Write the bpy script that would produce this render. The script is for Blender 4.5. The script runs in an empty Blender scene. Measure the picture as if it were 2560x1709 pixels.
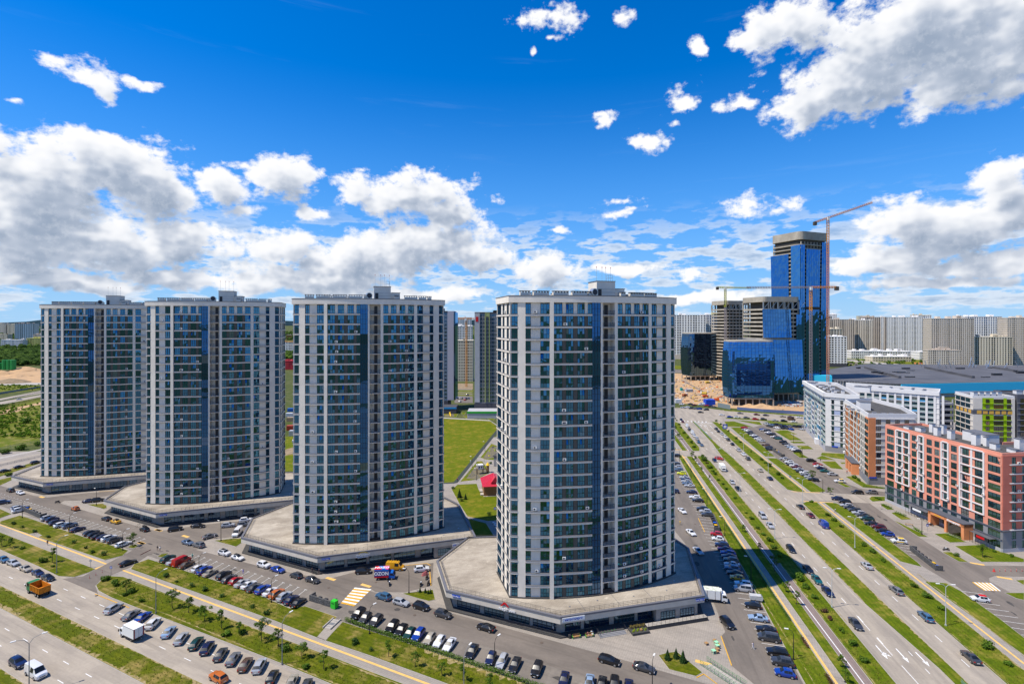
import bpy, math, random
from mathutils import Vector, Matrix
rnd = random.Random(11)
scene = bpy.context.scene
col = scene.collection
rad = math.radians
# ------------------------------------------------------------------ camera
EYE_H = 74.0          # camera height above the streets, metres
FPX = 1300.0          # focal length in pixels of a 2560 wide frame
HORIZON = 807.0
cam_d = bpy.data.cameras.new('camera')
cam_d.sensor_width = 36.0
cam_d.lens = 36.0 * FPX / 2560.0
cam_d.shift_y = -(854.5 - HORIZON) / 2560.0
cam_d.clip_start = 0.5
cam_d.clip_end = 60000.0
cam = bpy.data.objects.new('camera', cam_d)
cam.location = (0,0, EYE_H)
cam.rotation_euler = (rad(90),0,0)
col.objects.link(cam)
scene.camera = cam
# ------------------------------------------------------------------ sun, exposure
SUN_EL = 60.0
SUN_TO = Vector((-0.962,-0.272))            # horizontal direction towards the sun
SUN_TO.normalize()
sd = bpy.data.lights.new('sun', 'SUN')
sd.energy = 4.7
sd.angle = rad(0.5)
sd.color = (1.0,0.93,0.81)
sun = bpy.data.objects.new('sun', sd)
ce = math.cos(rad(SUN_EL))
to_sun = Vector((SUN_TO.x * ce, SUN_TO.y * ce, math.sin(rad(SUN_EL))))
sun.rotation_euler = to_sun.to_track_quat('Z', 'Y').to_euler()
sun.location = (-200,-60,300)
col.objects.link(sun)
scene.view_settings.view_transform = 'Standard'
scene.view_settings.look = 'None'
scene.view_settings.gamma = 1.0
scene.view_settings.use_curve_mapping = False
scene.view_settings.exposure = 0.36
scene.cycles.max_bounces = 5
scene.cycles.diffuse_bounces = 2
scene.cycles.glossy_bounces = 3
scene.cycles.transmission_bounces = 2
scene.cycles.caustics_reflective = False
scene.cycles.caustics_refractive = False
# ------------------------------------------------------------------ world: Nishita sky with clouds
SKY_STRENGTH = 0.115
world = bpy.data.worlds.new('World')
scene.world = world
world.use_nodes = True
class NT:
 """small helper for building node trees"""
 def __init__(s, tree):
  s.t = tree
  s.n = tree.nodes
  s.l = tree.links
 def add(s, typ, **kw):
  n = s.n.new(typ)
  for k, v in kw.items():
   setattr(n, k, v)
  return n
 def link(s, a, b):
  s.l.new(a, b)
 def put(s, sock, v):
  if hasattr(v, 'is_output') or hasattr(v, 'links'):
   s.l.new(v, sock)
  else:
   sock.default_value = v
 def math(s, op, a, b=0.0, c=0.0, clamp=False):
  n = s.add('ShaderNodeMath', operation=op, use_clamp=clamp)
  s.put(n.inputs[0], a)
  s.put(n.inputs[1], b)
  s.put(n.inputs[2], c)
  return n.outputs[0]
 def vmath(s, op, a, b=(0,0,0), c=(0,0,0)):
  n = s.add('ShaderNodeVectorMath', operation=op)
  s.put(n.inputs[0], a)
  s.put(n.inputs[1], b)
  if op == 'MULTIPLY_ADD':
   s.put(n.inputs[2], c)
  return n.outputs['Value'] if op in ('LENGTH', 'DOT_PRODUCT') else n.outputs[0]
 def noise(s, vec, scale, detail=4, rough=0.55, dist=0.0, color=False):
  n = s.add('ShaderNodeTexNoise')
  s.put(n.inputs['Vector'], vec)
  n.inputs['Scale'].default_value = scale
  n.inputs['Detail'].default_value = detail
  n.inputs['Roughness'].default_value = rough
  n.inputs['Distortion'].default_value = dist
  return n.outputs['Color'] if color else n.outputs[0]
 def ramp(s, fac, stops, interp='LINEAR'):
  n = s.add('ShaderNodeValToRGB')
  cr = n.color_ramp
  cr.interpolation = interp
  while len(cr.elements) < len(stops):
   cr.elements.new(0.5)
  for e, (p, c) in zip(cr.elements, stops):
   e.position = p
   e.color = (c[0], c[1], c[2],1) if not isinstance(c, (int, float)) else (c, c, c, 1)
  s.put(n.inputs[0], fac)
  return n.outputs[0]
 def mix(s, fac, a, b, mode='MIX'):
  n = s.add('ShaderNodeMix', data_type='RGBA', blend_type=mode)
  s.put(n.inputs['Factor'], fac)
  for k, v in (('A', a),('B', b)):
   sock = [i for i in n.inputs if i.name == k and i.type == 'RGBA'][0]
   if isinstance(v, (tuple, list)):
    v = (v[0], v[1], v[2],1)
   s.put(sock, v)
  return [o for o in n.outputs if o.type == 'RGBA'][0]
 def smooth(s, v, lo, hi):
  n = s.add('ShaderNodeMapRange', interpolation_type='SMOOTHSTEP')
  s.put(n.inputs[0], v)
  s.put(n.inputs[1], lo)
  s.put(n.inputs[2], hi)
  return n.outputs[0]
def azel(px, py):
 """azimuth from north and elevation of a point of the sky surveyed on the photograph"""
 x, y, z = (px - 1280) / FPX, 1.0,(HORIZON - py) / FPX
 return math.atan2(x, y), math.atan2(z, math.hypot(x, y))
# clouds: centre and half sizes, surveyed on a 2349 px wide print
CLOUDS = [
 (2120,75,330,130),(1960,190,170,90),(2230,175,200,85),(1800,60,110,50),(1850,240,90,60),(2330,60,160,120),
 (1700,235,40,22),(1580,232,46,30),(1552,278,26,12),(1474,316,36,26),(1396,268,28,22),(1585,112,18,34),
 (1266,48,60,34),(1432,42,28,20),(1268,96,26,12),(1232,126,14,10),
 (215,182,62,34),(170,152,50,20),(250,220,26,22),(332,192,42,13),(28,228,24,8),
 (230,345,130,52),(120,410,190,90),(330,420,120,95),(60,500,220,105),(520,425,80,42),(560,482,60,16),
 (420,545,130,50),(250,560,210,60),(80,600,200,40),
 (650,400,80,46),(585,380,50,18),(714,484,46,19),
 (940,440,150,50),(1040,490,70,28),(830,440,55,16),
 (980,560,160,60),(1110,590,80,36),(830,600,170,50),(640,565,90,40),(700,640,240,36),(1250,622,72,44),(1440,618,80,14),(1600,632,46,16),
 (1416,460,44,11),(1418,481,42,9),(1280,527,30,9),(1694,470,52,28),(1800,466,44,17),
 (2190,520,200,62),(2320,440,90,70),(2080,500,110,50),(2100,580,160,30),(2260,600,170,34),(1990,610,120,22),(2170,640,190,18),
 (150,650,240,22),(420,640,170,22),(1560,680,150,12),(1340,690,150,10),(930,676,210,16),
]
def cloud_group(fine):
 """density of the clouds at an (azimuth, elevation) point; the plain one only for the light inside them"""
 g = bpy.data.node_groups.new('cloud_density' if fine else 'cloud_body', 'ShaderNodeTree')
 g.interface.new_socket('AzEl', in_out='INPUT', socket_type='NodeSocketVector')
 g.interface.new_socket('Density', in_out='OUTPUT', socket_type='NodeSocketFloat')
 h = NT(g)
 gi, go = h.add('NodeGroupInput'), h.add('NodeGroupOutput')
 ae = gi.outputs[0]
 sc = h.vmath('MULTIPLY', ae, (1.0,1.35,1.0))
 n_big = h.noise(sc, 9.0,3,0.5, color=True)
 warp = h.vmath('MULTIPLY', h.vmath('SUBTRACT', n_big, (0.5,0.5,0.5)),(0.10,0.055,0.0))
 p = h.vmath('ADD', ae, warp)
 m = None
 lst = []
 for cx, cy, rx, ry in CLOUDS:
  if not fine and rx < 60:
   continue
  x, y = cx * 2560 / 2349, cy * 2560 / 2349
  a, e = azel(x, y)
  a1, _ = azel(x + rx, y)
  a0, _ = azel(x - rx, y)
  _, e1 = azel(x, y - ry)
  _, e0 = azel(x, y + ry)
  lst.append((a, e, (a1 - a0) / 2 * 1.09,(e1 - e0) / 2 * 1.09, rx < 66))
 r2 = random.Random(3)
 for i in range(14):                       # the rest of the sky round the camera
  a = math.pi * (0.30 + 1.40 * (i + 0.5) / 14)
  lst.append((a, rad(r2.choice([6,9,14,22,34])) * r2.uniform(.8,1.2), r2.uniform(.09,.22), r2.uniform(.03,.07), False))
 for a, e, ra, re, thin in lst:
  ra, re = ra * (1.9 if thin else 1.24), re * (1.9 if thin else 1.24)
  v = h.vmath('MULTIPLY_ADD', p, (1 / ra, 1 / re, 0),(-a / ra, -e / re, 0))
  d = h.vmath('LENGTH', v)
  if thin:
   d = h.math('ADD', d, 0.42)
  m = d if m is None else h.math('MINIMUM', m, d)
 shape = h.math('MAXIMUM', h.math('SUBTRACT', 1.0, m),-1.2)
 n1 = h.noise(sc, 22.0,9 if fine else 2,0.57)
 v = h.math('MULTIPLY_ADD', h.math('SUBTRACT', n1,0.5),1.75, shape)
 if fine:
  n2 = h.noise(sc, 85.0,5,0.62)
  v = h.math('MULTIPLY_ADD', h.math('SUBTRACT', n2,0.5),0.62, v)
 h.link(v, go.inputs[0])
 return g
def world_nodes():
 nt = NT(world.node_tree)
 nt.n.clear()
 g, g_soft = cloud_group(True), cloud_group(False)
 # --- main tree
 tc = nt.add('ShaderNodeTexCoord')
 d = nt.vmath('NORMALIZE', tc.outputs['Generated'])
 sp = nt.add('ShaderNodeSeparateXYZ')
 nt.link(d, sp.inputs[0])
 az = nt.math('ARCTAN2', sp.outputs[0], sp.outputs[1])
 az = nt.math('WRAP', az, 1.5 * math.pi, -0.5 * math.pi)
 el = nt.math('ARCSINE', sp.outputs[2])
 ae = nt.add('ShaderNodeCombineXYZ')
 nt.link(az, ae.inputs[0])
 nt.link(el, ae.inputs[1])
 def dens(off, grp):
  gn = nt.add('ShaderNodeGroup')
  gn.node_tree = grp
  nt.put(gn.inputs[0], nt.vmath('ADD', ae.outputs[0], off))
  return gn.outputs[0]
 d0 = dens((0,0,0), g)
 d1 = dens((-0.012,0.016,0), g_soft)
 d2 = dens((-0.016,0.042,0), g_soft)
 # low stratocumulus rows near the horizon, a real plane seen in perspective
 zz = nt.math('ADD', nt.math('MAXIMUM', sp.outputs[2],0.0),0.035)
 px = nt.math('DIVIDE', sp.outputs[0], zz)
 py = nt.math('DIVIDE', sp.outputs[1], zz)
 pl = nt.add('ShaderNodeCombineXYZ')
 nt.link(px, pl.inputs[0])
 nt.link(py, pl.inputs[1])
 nl = nt.noise(nt.vmath('MULTIPLY', ae.outputs[0],(13.0,44.0,1.0)),1.0,7,0.58)
 nl = nt.math('ADD', nt.math('MULTIPLY', nl, 0.8), nt.math('MULTIPLY', nt.noise(pl.outputs[0],0.5,5,0.6),0.2))
 low = nt.math('MULTIPLY', nt.smooth(nl, 0.475,0.545), nt.smooth(el, 0.23,0.12))
 low = nt.math('MULTIPLY', low, nt.smooth(el, -0.01,0.03))
 a0 = nt.smooth(d0,0.0,0.42)
 # cirrus streaks
 rot = nt.add('ShaderNodeMapping')
 rot.inputs['Rotation'].default_value = (0,0, rad(-24))
 rot.inputs['Scale'].default_value = (2.0,22.0,1)
 nt.link(ae.outputs[0], rot.inputs[0])
 cir = nt.math('MULTIPLY', nt.smooth(nt.noise(rot.outputs[0],1.0,6,0.62,0.4),0.58,0.84),0.14)
 cir = nt.math('MULTIPLY', cir, nt.smooth(el, 0.75,0.25))
 # cloud light: sunlit tops, grey bases
 thick = nt.smooth(d1,0.0,1.05)
 deep = nt.smooth(d2,0.0,0.95)
 sh = nt.math('ADD', nt.math('MULTIPLY', thick, 0.50), nt.math('MULTIPLY', deep, 0.50))
 gain = 1.0 / SKY_STRENGTH
 lit = nt.ramp(sh, [(0.0,(0.80,0.80,0.81)),(0.25,(0.68,0.70,0.74)),(0.6,(0.40,0.45,0.54)),(0.95,(0.26,0.32,0.42))])
 fn = nt.noise(ae.outputs[0],60.0,6,0.62)
 lit = nt.mix(nt.math('MULTIPLY', nt.smooth(fn, 0.46,0.66),0.18), lit, (0.74,0.76,0.80))
 lit = nt.mix(1.0, lit, (gain, gain, gain), 'MULTIPLY')
 low_c = nt.mix(nt.smooth(nl, 0.52,0.72),(0.60 * gain, 0.66 * gain, 0.74 * gain),(0.27 * gain, 0.36 * gain, 0.50 * gain))
 sky = nt.add('ShaderNodeTexSky', sky_type='NISHITA')
 sky.sun_disc = False
 sky.sun_elevation = rad(SUN_EL)
 sky.sun_rotation = math.atan2(SUN_TO.x, SUN_TO.y)
 sky.altitude = 200
 sky.air_density = 1.0
 sky.dust_density = 0.05
 sky.ozone_density = 1.6
 hs = nt.add('ShaderNodeHueSaturation')
 hs.inputs['Saturation'].default_value = 1.52
 hs.inputs['Hue'].default_value = 0.512
 hs.inputs['Value'].default_value = 1.2
 nt.link(sky.outputs[0], hs.inputs['Color'])
 c = hs.outputs[0]
 # moist air low over the horizon
 c = nt.mix(nt.math('MULTIPLY', nt.smooth(el, 0.42,0.0),0.75), c, (0.04 * gain, 0.26 * gain, 0.72 * gain))
 c = nt.mix(nt.math('MULTIPLY', nt.smooth(el, 0.20,0.0),0.55), c, (0.16 * gain, 0.42 * gain, 0.76 * gain))
 c = nt.mix(nt.math('MULTIPLY', nt.smooth(el, 0.09,0.0),0.6), c, (0.36 * gain, 0.56 * gain, 0.74 * gain))
 c = nt.mix(cir, c, (0.55 * gain, 0.70 * gain, 0.90 * gain))
 c = nt.mix(nt.math('MULTIPLY', low, 0.85), c, low_c)
 c = nt.mix(a0, c, lit)
 bg = nt.add('ShaderNodeBackground')
 bg.inputs['Strength'].default_value = SKY_STRENGTH
 nt.link(c, bg.inputs[0])
 # below the horizon the same misty air goes on
 b2 = nt.add('ShaderNodeBackground')
 b2.inputs['Strength'].default_value = SKY_STRENGTH
 b2.inputs[0].default_value = (0.30 * gain, 0.50 * gain, 0.70 * gain, 1)
 ms = nt.add('ShaderNodeMixShader')
 nt.link(nt.math('GREATER_THAN', sp.outputs[2],-0.004), ms.inputs[0])
 nt.link(b2.outputs[0], ms.inputs[1])
 nt.link(bg.outputs[0], ms.inputs[2])
 out = nt.add('ShaderNodeOutputWorld')
 nt.link(ms.outputs[0], out.inputs[0])
 world.cycles.sampling_method = 'MANUAL'
 world.cycles.sample_map_resolution = 512
world_nodes()
# ------------------------------------------------------------------ survey: image points to metres on the ground
SHEETS = {'C5': (0,1127,.37123), 'C6': (640,1127,.37123), 'C7': (1280,1127,.37123), 'C8': (1920,1127,.37123),
    'L7': (0,1150,.17029), 'L8': (240,1150,.22137), 'R3': (1670,1180,.1913), 'R7': (1670,980,.1913),
    'R4': (1700,1400,.19704), 'R5': (2060,1180,.21286), 'R8': (1990,920,.20408), 'R2': (2180,940,.29344),
    'A1': (0,780,.2934), 'A2': (700,780,.2803), 'A3': (1100,760,.1914), 'A4': (1100,1040,.22956),
    'R1': (2060,760,.21286), 'R6': (1670,760,.1913), 'K': (1760,480,.22955), 'D': (0,0,1.08982), 'T': (0,0,1.0),
    'N2': (1060,1320,.1913), 'N3': (1400,1320,.1913), 'N6': (1380,1500,.16177), 'P5': (580,1180,.1788), 'P6': (880,1180,.1788)}
DL, NL = (.8965,-.443),(.443,.8965)        # the street beside the row of towers: along, across
DB, NB = (.1533,.9882),(.9882,-.1533)      # the boulevard: along (away from the camera), across
def g2(s, x, y, z=0.0):
 if s == 't':
  return (DL[0] * x + NL[0] * y, DL[1] * x + NL[1] * y)
 if s == 'r':
  return (DB[0] * x + NB[0] * y, DB[1] * x + NB[1] * y)
 if s == 'w':
  return (x, y)
 a, b, k = SHEETS[s]
 px, py = a + k * x, b + k * y
 q = (EYE_H - z) / (py - HORIZON)
 return ((px - 1280) * q, FPX * q)
def poly(*items):
 """mixed list: a sheet name followed by its points"""
 pts, s = [], None
 for it in items:
  if isinstance(it, str):
   s = it
  else:
   pts.append(g2(s, *it))
 return pts
# ------------------------------------------------------------------ mesh and object helpers
def area2(p):
 return sum(p[i][0] * p[(i + 1) % len(p)][1] - p[(i + 1) % len(p)][0] * p[i][1] for i in range(len(p)))
class MB:
 def __init__(s):
  s.v, s.f, s.m = [],[],[]
 def face(s, pts, m=0):
  n = len(s.v)
  s.v += [tuple(p) for p in pts]
  s.f.append(tuple(range(n, n + len(pts))))
  s.m.append(m)
 def box(s, x0, y0, z0, x1, y1, z1, m=0, skip=''):
  n = len(s.v)
  s.v += [(x0, y0, z0),(x1, y0, z0),(x1, y1, z0),(x0, y1, z0),(x0, y0, z1),(x1, y0, z1),(x1, y1, z1),(x0, y1, z1)]
  for k, q in (('b', (3,2,1,0)),('t', (4,5,6,7)),('f', (0,1,5,4)),('r', (1,2,6,5)),('k', (2,3,7,6)),('l', (3,0,4,7))):
   if k not in skip:
    s.f.append(tuple(n + i for i in q))
    s.m.append(m)
 def obox(s, c, ax, hx, hy, z0, z1, m=0):
  """box standing on z0 with its long side along ax (unit 2d)"""
  ay = (-ax[1], ax[0])
  p = [(c[0] + ax[0] * i * hx + ay[0] * j * hy, c[1] + ax[1] * i * hx + ay[1] * j * hy) for i, j in ((-1,-1),(1,-1),(1,1),(-1,1))]
  s.prism(p, z0, z1, m)
 def prism(s, p, z0, z1, m=0, mt=None, bottom=True):
  p = list(p)
  if area2(p) < 0:
   p.reverse()
  k, n = len(p), len(s.v)
  s.v += [(a[0], a[1], z0) for a in p] + [(a[0], a[1], z1) for a in p]
  for i in range(k):
   j = (i + 1) % k
   s.f.append((n + i, n + j, n + k + j, n + k + i))
   s.m.append(m)
  s.f.append(tuple(n + k + i for i in range(k)))
  s.m.append(m if mt is None else mt)
  if bottom:
   s.f.append(tuple(n + k - 1 - i for i in range(k)))
   s.m.append(m)
 def tube(s, p, q, r, n=6, m=0, r2=None):
  p, q = Vector(p), Vector(q)
  d = (q - p)
  if d.length < 1e-6:
   return
  d.normalize()
  u = d.orthogonal().normalized()
  w = d.cross(u)
  r2 = r if r2 is None else r2
  b = len(s.v)
  for c, rr in ((p, r),(q, r2)):
   for i in range(n):
    a = 2 * math.pi * i / n
    s.v.append(tuple(c + (u * math.cos(a) + w * math.sin(a)) * rr))
  for i in range(n):
   j = (i + 1) % n
   s.f.append((b + i, b + j, b + n + j, b + n + i))
   s.m.append(m)
  s.f.append(tuple(b + n - 1 - i for i in range(n)))
  s.f.append(tuple(b + n + i for i in range(n)))
  s.m += [m, m]
 def path(s, pts, r, n=6, m=0):
  for a, b in zip(pts, pts[1:]):
   s.tube(a, b, r, n, m)
 def mesh(s, name, mats):
  me = bpy.data.meshes.new(name)
  me.from_pydata(s.v, [], s.f)
  for x in (mats if isinstance(mats, (list, tuple)) else [mats]):
   me.materials.append(x)
  if any(s.m):
   me.polygons.foreach_set('material_index', s.m)
  me.update()
  return me
def ob(name, me, parent=None, loc=(0,0,0), rz=0.0, rot=None):
 o = bpy.data.objects.new(name, me)
 o.location = loc
 o.rotation_euler = rot if rot else (0,0, rz)
 if parent:
  o.parent = parent
 col.objects.link(o)
 return o
def tag(o, label=None, cat=None, group=None, kind=None):
 if label:
  o['label'] = label
 if cat:
  o['category'] = cat
 if group:
  o['group'] = group
 if kind:
  o['kind'] = kind
 return o
def empty(name, label, cat, loc=(0,0,0), rz=0.0, group=None):
 o = ob(name, None, None, loc, rz)
 o.empty_display_size = 0.5
 return tag(o, label, cat, group)
def kids(o):
 return KIDS.setdefault(o, list(o.children))
KIDS = {}
def copy_tree(o, parent=None):
 c = o.copy()
 col.objects.link(c)
 c.parent = parent
 for k in kids(o):
  copy_tree(k, c)
 return c
ORD = ['first', 'second', 'third', 'fourth', 'fifth', 'sixth', 'seventh', 'eighth', 'ninth', 'tenth', 'eleventh', 'twelfth', 'thirteenth',
    'fourteenth', 'fifteenth', 'sixteenth', 'seventeenth', 'eighteenth', 'nineteenth', 'twentieth', 'twenty-first', 'twenty-second', 'twenty-third',
    'twenty-fourth', 'twenty-fifth', 'twenty-sixth', 'twenty-seventh', 'twenty-eighth', 'twenty-ninth', 'thirtieth']
# ------------------------------------------------------------------ materials
def mat(name, c, rough=0.8, metal=0.0, spec=0.3, var=None, bump=None, rand=0.0, coat=0.0):
 """var = (scale, amount[, second colour]); rand = brightness spread between objects"""
 m = bpy.data.materials.new(name)
 m.use_nodes = True
 nt = NT(m.node_tree)
 b = nt.n['Principled BSDF']
 b.inputs['Roughness'].default_value = rough
 b.inputs['Metallic'].default_value = metal
 b.inputs['Specular IOR Level'].default_value = spec
 if coat:
  b.inputs['Coat Weight'].default_value = coat
  b.inputs['Coat Roughness'].default_value = 0.04
 cc = (c[0], c[1], c[2],1)
 if var or rand or bump:
  geo = nt.add('ShaderNodeNewGeometry')
  pos = geo.outputs['Position']
 out = None
 if var:
  n = nt.noise(pos, var[0],6,0.6)
  f = nt.smooth(n, 0.3,0.7)
  c2 = var[2] if len(var) > 2 else tuple(x * (1 - var[1]) for x in c[:3])
  out = nt.mix(nt.math('MULTIPLY', f, 1.0 if len(var) > 2 else 1.0), cc, c2)
 if rand:
  oi = nt.add('ShaderNodeObjectInfo')
  k = nt.math('MULTIPLY_ADD', oi.outputs['Random'], rand, 1 - rand / 2)
  kk = nt.add('ShaderNodeCombineColor')
  for i in range(3):
   nt.link(k, kk.inputs[i])
  out = nt.mix(1.0, out if out else cc, kk.outputs[0], 'MULTIPLY')
 if out:
  nt.link(out, b.inputs['Base Color'])
 else:
  b.inputs['Base Color'].default_value = cc
 if bump:
  bn = nt.add('ShaderNodeBump')
  bn.inputs['Strength'].default_value = bump[1]
  bn.inputs['Distance'].default_value = bump[2] if len(bump) > 2 else 0.05
  nt.link(nt.noise(pos, bump[0],4,0.6), bn.inputs['Height'])
  nt.link(bn.outputs[0], b.inputs['Normal'])
 return m
def mat_glass(name, base, refl, tint, rough=0.03, rand=1.0, wob=0.0, wscale=0.5):
 """coated window glass: dim room behind, mirror of the sky in front"""
 m = bpy.data.materials.new(name)
 m.use_nodes = True
 nt = NT(m.node_tree)
 nt.n.clear()
 oi = nt.add('ShaderNodeObjectInfo')
 r = oi.outputs['Random']
 inner = nt.ramp(r, [(0.0, base),(0.34, tuple(x * 0.35 for x in base)),(0.52,(base[0] * 1.8, base[1] * 1.9, base[2] * 1.0)),(0.70, base),(0.84,(base[0] * 6, base[1] * 3.2, base[2] * 1.6)),(0.91, tuple(x * 0.2 for x in base)),(0.93,(.15,.145,.13))], 'CONSTANT')
 df = nt.add('ShaderNodeBsdfDiffuse')
 nt.link(inner, df.inputs[0])
 gl = nt.add('ShaderNodeBsdfAnisotropic') if False else nt.add('ShaderNodeBsdfGlossy')
 gl.inputs['Color'].default_value = (tint[0], tint[1], tint[2],1)
 gl.inputs['Roughness'].default_value = rough
 if wob:
  geo = nt.add('ShaderNodeNewGeometry')
  bn = nt.add('ShaderNodeBump')
  bn.inputs['Strength'].default_value = wob
  bn.inputs['Distance'].default_value = 0.05
  nt.link(nt.noise(geo.outputs['Position'], wscale, 2,0.5), bn.inputs['Height'])
  nt.link(bn.outputs[0], gl.inputs['Normal'])
 fr = nt.add('ShaderNodeLayerWeight')
 fr.inputs[0].default_value = 0.35
 k = nt.math('MULTIPLY_ADD', fr.outputs['Fresnel'],1.0 - refl, refl, clamp=True)
 mx = nt.add('ShaderNodeMixShader')
 nt.link(k, mx.inputs[0])
 nt.link(df.outputs[0], mx.inputs[1])
 nt.link(gl.outputs[0], mx.inputs[2])
 out = nt.add('ShaderNodeOutputMaterial')
 nt.link(mx.outputs[0], out.inputs[0])
 return m
def mat_grass(name, a, b, dry, mow=None):
 m = bpy.data.materials.new(name)
 m.use_nodes = True
 nt = NT(m.node_tree)
 p = nt.n['Principled BSDF']
 p.inputs['Roughness'].default_value = 0.9
 p.inputs['Specular IOR Level'].default_value = 0.1
 geo = nt.add('ShaderNodeNewGeometry')
 pos = geo.outputs['Position']
 f1 = nt.smooth(nt.noise(pos, 0.35,7,0.68),0.32,0.68)
 f2 = nt.smooth(nt.noise(pos, 3.2,5,0.65),0.30,0.70)
 f3 = nt.smooth(nt.noise(nt.vmath('ADD', pos, (31,7,3)),0.20,9,0.74),0.47,0.67)
 c = nt.mix(f1, a, b)
 c = nt.mix(nt.math('MULTIPLY', f2,0.55), c, tuple(x * 0.45 for x in b))
 c = nt.mix(f3, c, dry)
 if mow is not None:
  mp = nt.add('ShaderNodeMapping')
  mp.inputs['Rotation'].default_value = (0,0,-mow)
  nt.link(pos, mp.inputs[0])
  sx = nt.add('ShaderNodeSeparateXYZ')
  nt.link(mp.outputs[0], sx.inputs[0])
  wv = nt.math('SINE', nt.math('MULTIPLY', sx.outputs[1],5.2))
  c = nt.mix(nt.math('MULTIPLY', nt.smooth(wv, -0.2,0.9),0.30), c, tuple(x * 0.5 for x in b))
 nt.link(c, p.inputs['Base Color'])
 bn = nt.add('ShaderNodeBump')
 bn.inputs['Strength'].default_value = 0.9
 bn.inputs['Distance'].default_value = 0.12
 nt.link(nt.noise(pos, 4.5,4,0.7), bn.inputs['Height'])
 nt.link(bn.outputs[0], p.inputs['Normal'])
 return m
def mat_slab(name, c, c2, ang, lx, ly, joint, dark=0.6, stain=(0.05,0.35), off=0.0, bloom=0.12):
 """paved surface: slabs of lx by ly metres turned to the street's direction, stained along it"""
 m = bpy.data.materials.new(name)
 m.use_nodes = True
 nt = NT(m.node_tree)
 p = nt.n['Principled BSDF']
 p.inputs['Roughness'].default_value = 0.85
 p.inputs['Specular IOR Level'].default_value = 0.2
 geo = nt.add('ShaderNodeNewGeometry')
 mp = nt.add('ShaderNodeMapping')
 mp.inputs['Rotation'].default_value = (0,0,-ang)
 nt.link(geo.outputs['Position'], mp.inputs[0])
 v = mp.outputs[0]
 br = nt.add('ShaderNodeTexBrick')
 br.offset = off
 br.inputs['Scale'].default_value = 1.0
 br.inputs['Mortar Size'].default_value = joint
 br.inputs['Brick Width'].default_value = lx
 br.inputs['Row Height'].default_value = ly
 br.inputs['Color1'].default_value = (1,1,1,1)
 br.inputs['Color2'].default_value = (0.90,0.90,0.90,1)
 br.inputs['Mortar'].default_value = (dark, dark, dark, 1)
 nt.link(v, br.inputs['Vector'])
 st = nt.vmath('MULTIPLY', v, (stain[0], stain[1],1))
 f = nt.smooth(nt.noise(st, 1.0,8,0.66),0.30,0.70)
 k = nt.mix(f, c, c2)
 f2 = nt.smooth(nt.noise(geo.outputs['Position'],1.6,5,0.6),0.3,0.75)
 k = nt.mix(nt.math('MULTIPLY', f2,0.16), k, tuple(x * 0.55 for x in c2))
 # tyre marks and drips running along the street
 f3 = nt.smooth(nt.noise(nt.vmath('MULTIPLY', v, (.035,1.1,1)),1.0,5,0.6),0.50,0.72)
 k = nt.mix(nt.math('MULTIPLY', f3,0.28), k, tuple(x * 0.5 for x in c2))
 # pale bloom and worn spots
 f4 = nt.smooth(nt.noise(nt.vmath('MULTIPLY', v, (stain[0] * 2.2, stain[1] * 1.6,1)),1.0,7,0.7),0.58,0.74)
 k = nt.mix(nt.math('MULTIPLY', f4, bloom), k, tuple(min(.8, x * 1.5) for x in c))
 k = nt.mix(1.0, k, br.outputs[0], 'MULTIPLY')
 nt.link(k, p.inputs['Base Color'])
 return m
AL, AB = math.atan2(DL[1], DL[0]), math.atan2(DB[1], DB[0])
M = {}
M['concrete_l'] = mat_slab('road_concrete_left', (.41,.352,.278),(.30,.258,.212), AL, 5.0,3.5,.010,.72)
M['concrete_b'] = mat_slab('road_concrete_boulevard', (.41,.352,.278),(.29,.252,.208), AB, 5.0,3.5,.010,.72)
M['asphalt'] = mat_slab('asphalt', (.21,.178,.148),(.145,.124,.106), AL, 40,40,.001,.9,(.06,.16))
M['asphalt_b'] = mat_slab('asphalt_boulevard', (.212,.18,.15),(.148,.127,.108), AB, 40,40,.001,.9,(.05,.2))
M['parking'] = mat_slab('parking_paver', (.23,.20,.168),(.165,.145,.125), AL, 2.6,5.2,.006,.8,(.25,.12))
M['paver'] = mat_slab('pavement_tile', (.37,.325,.275),(.29,.258,.222), AL, .5,.5,.022,.70,(.06,.2))
M['paver_pink'] = mat_slab('cycle_path_tile', (.27,.205,.18),(.21,.165,.148), AB, .5,.5,.022,.75)
M['deck'] = mat_slab('roof_deck_tile', (.50,.44,.355),(.30,.255,.20), rad(15.5),.9,.45,.028,.72,(.10,.16),.5,.7)
M['grass'] = mat_grass('lawn_grass', (.138,.152,.005),(.075,.104,.004),(.27,.20,.06), AL)
M['grass_b'] = mat_grass('verge_grass', (.140,.180,.005),(.080,.125,.004),(.22,.19,.03), AB)
M['meadow'] = mat_grass('meadow_grass', (.155,.180,.005),(.100,.135,.004),(.22,.175,.02))
M['wild'] = mat_grass('wild_grass', (.080,.125,.006),(.150,.170,.010),(.26,.20,.08))
M['far_ground'] = mat_grass('far_fields', (.060,.085,.020),(.085,.105,.026),(.14,.13,.06))
M['sand'] = mat('sand', (.52,.33,.17),.95,0,.1,(.09,.5,(.40,.27,.16)),(.4,.8,.6))
M['soil'] = mat('bare_soil', (.32,.24,.15),.95,0,.1,(.3,.4))
M['kerb'] = mat('kerb_stone', (.42,.385,.34),.85,0,.2,(1.2,.2))
M['white_line'] = mat('road_paint_white', (.80,.79,.76),.7,0,.2,(2.5,.22))
M['yellow_line'] = mat('road_paint_yellow', (.66,.36,.04),.7,0,.2,(2.0,.2))
M['tactile'] = mat('tactile_tile_yellow', (.74,.46,.14),.8,0,.2,(1.5,.16))
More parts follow.
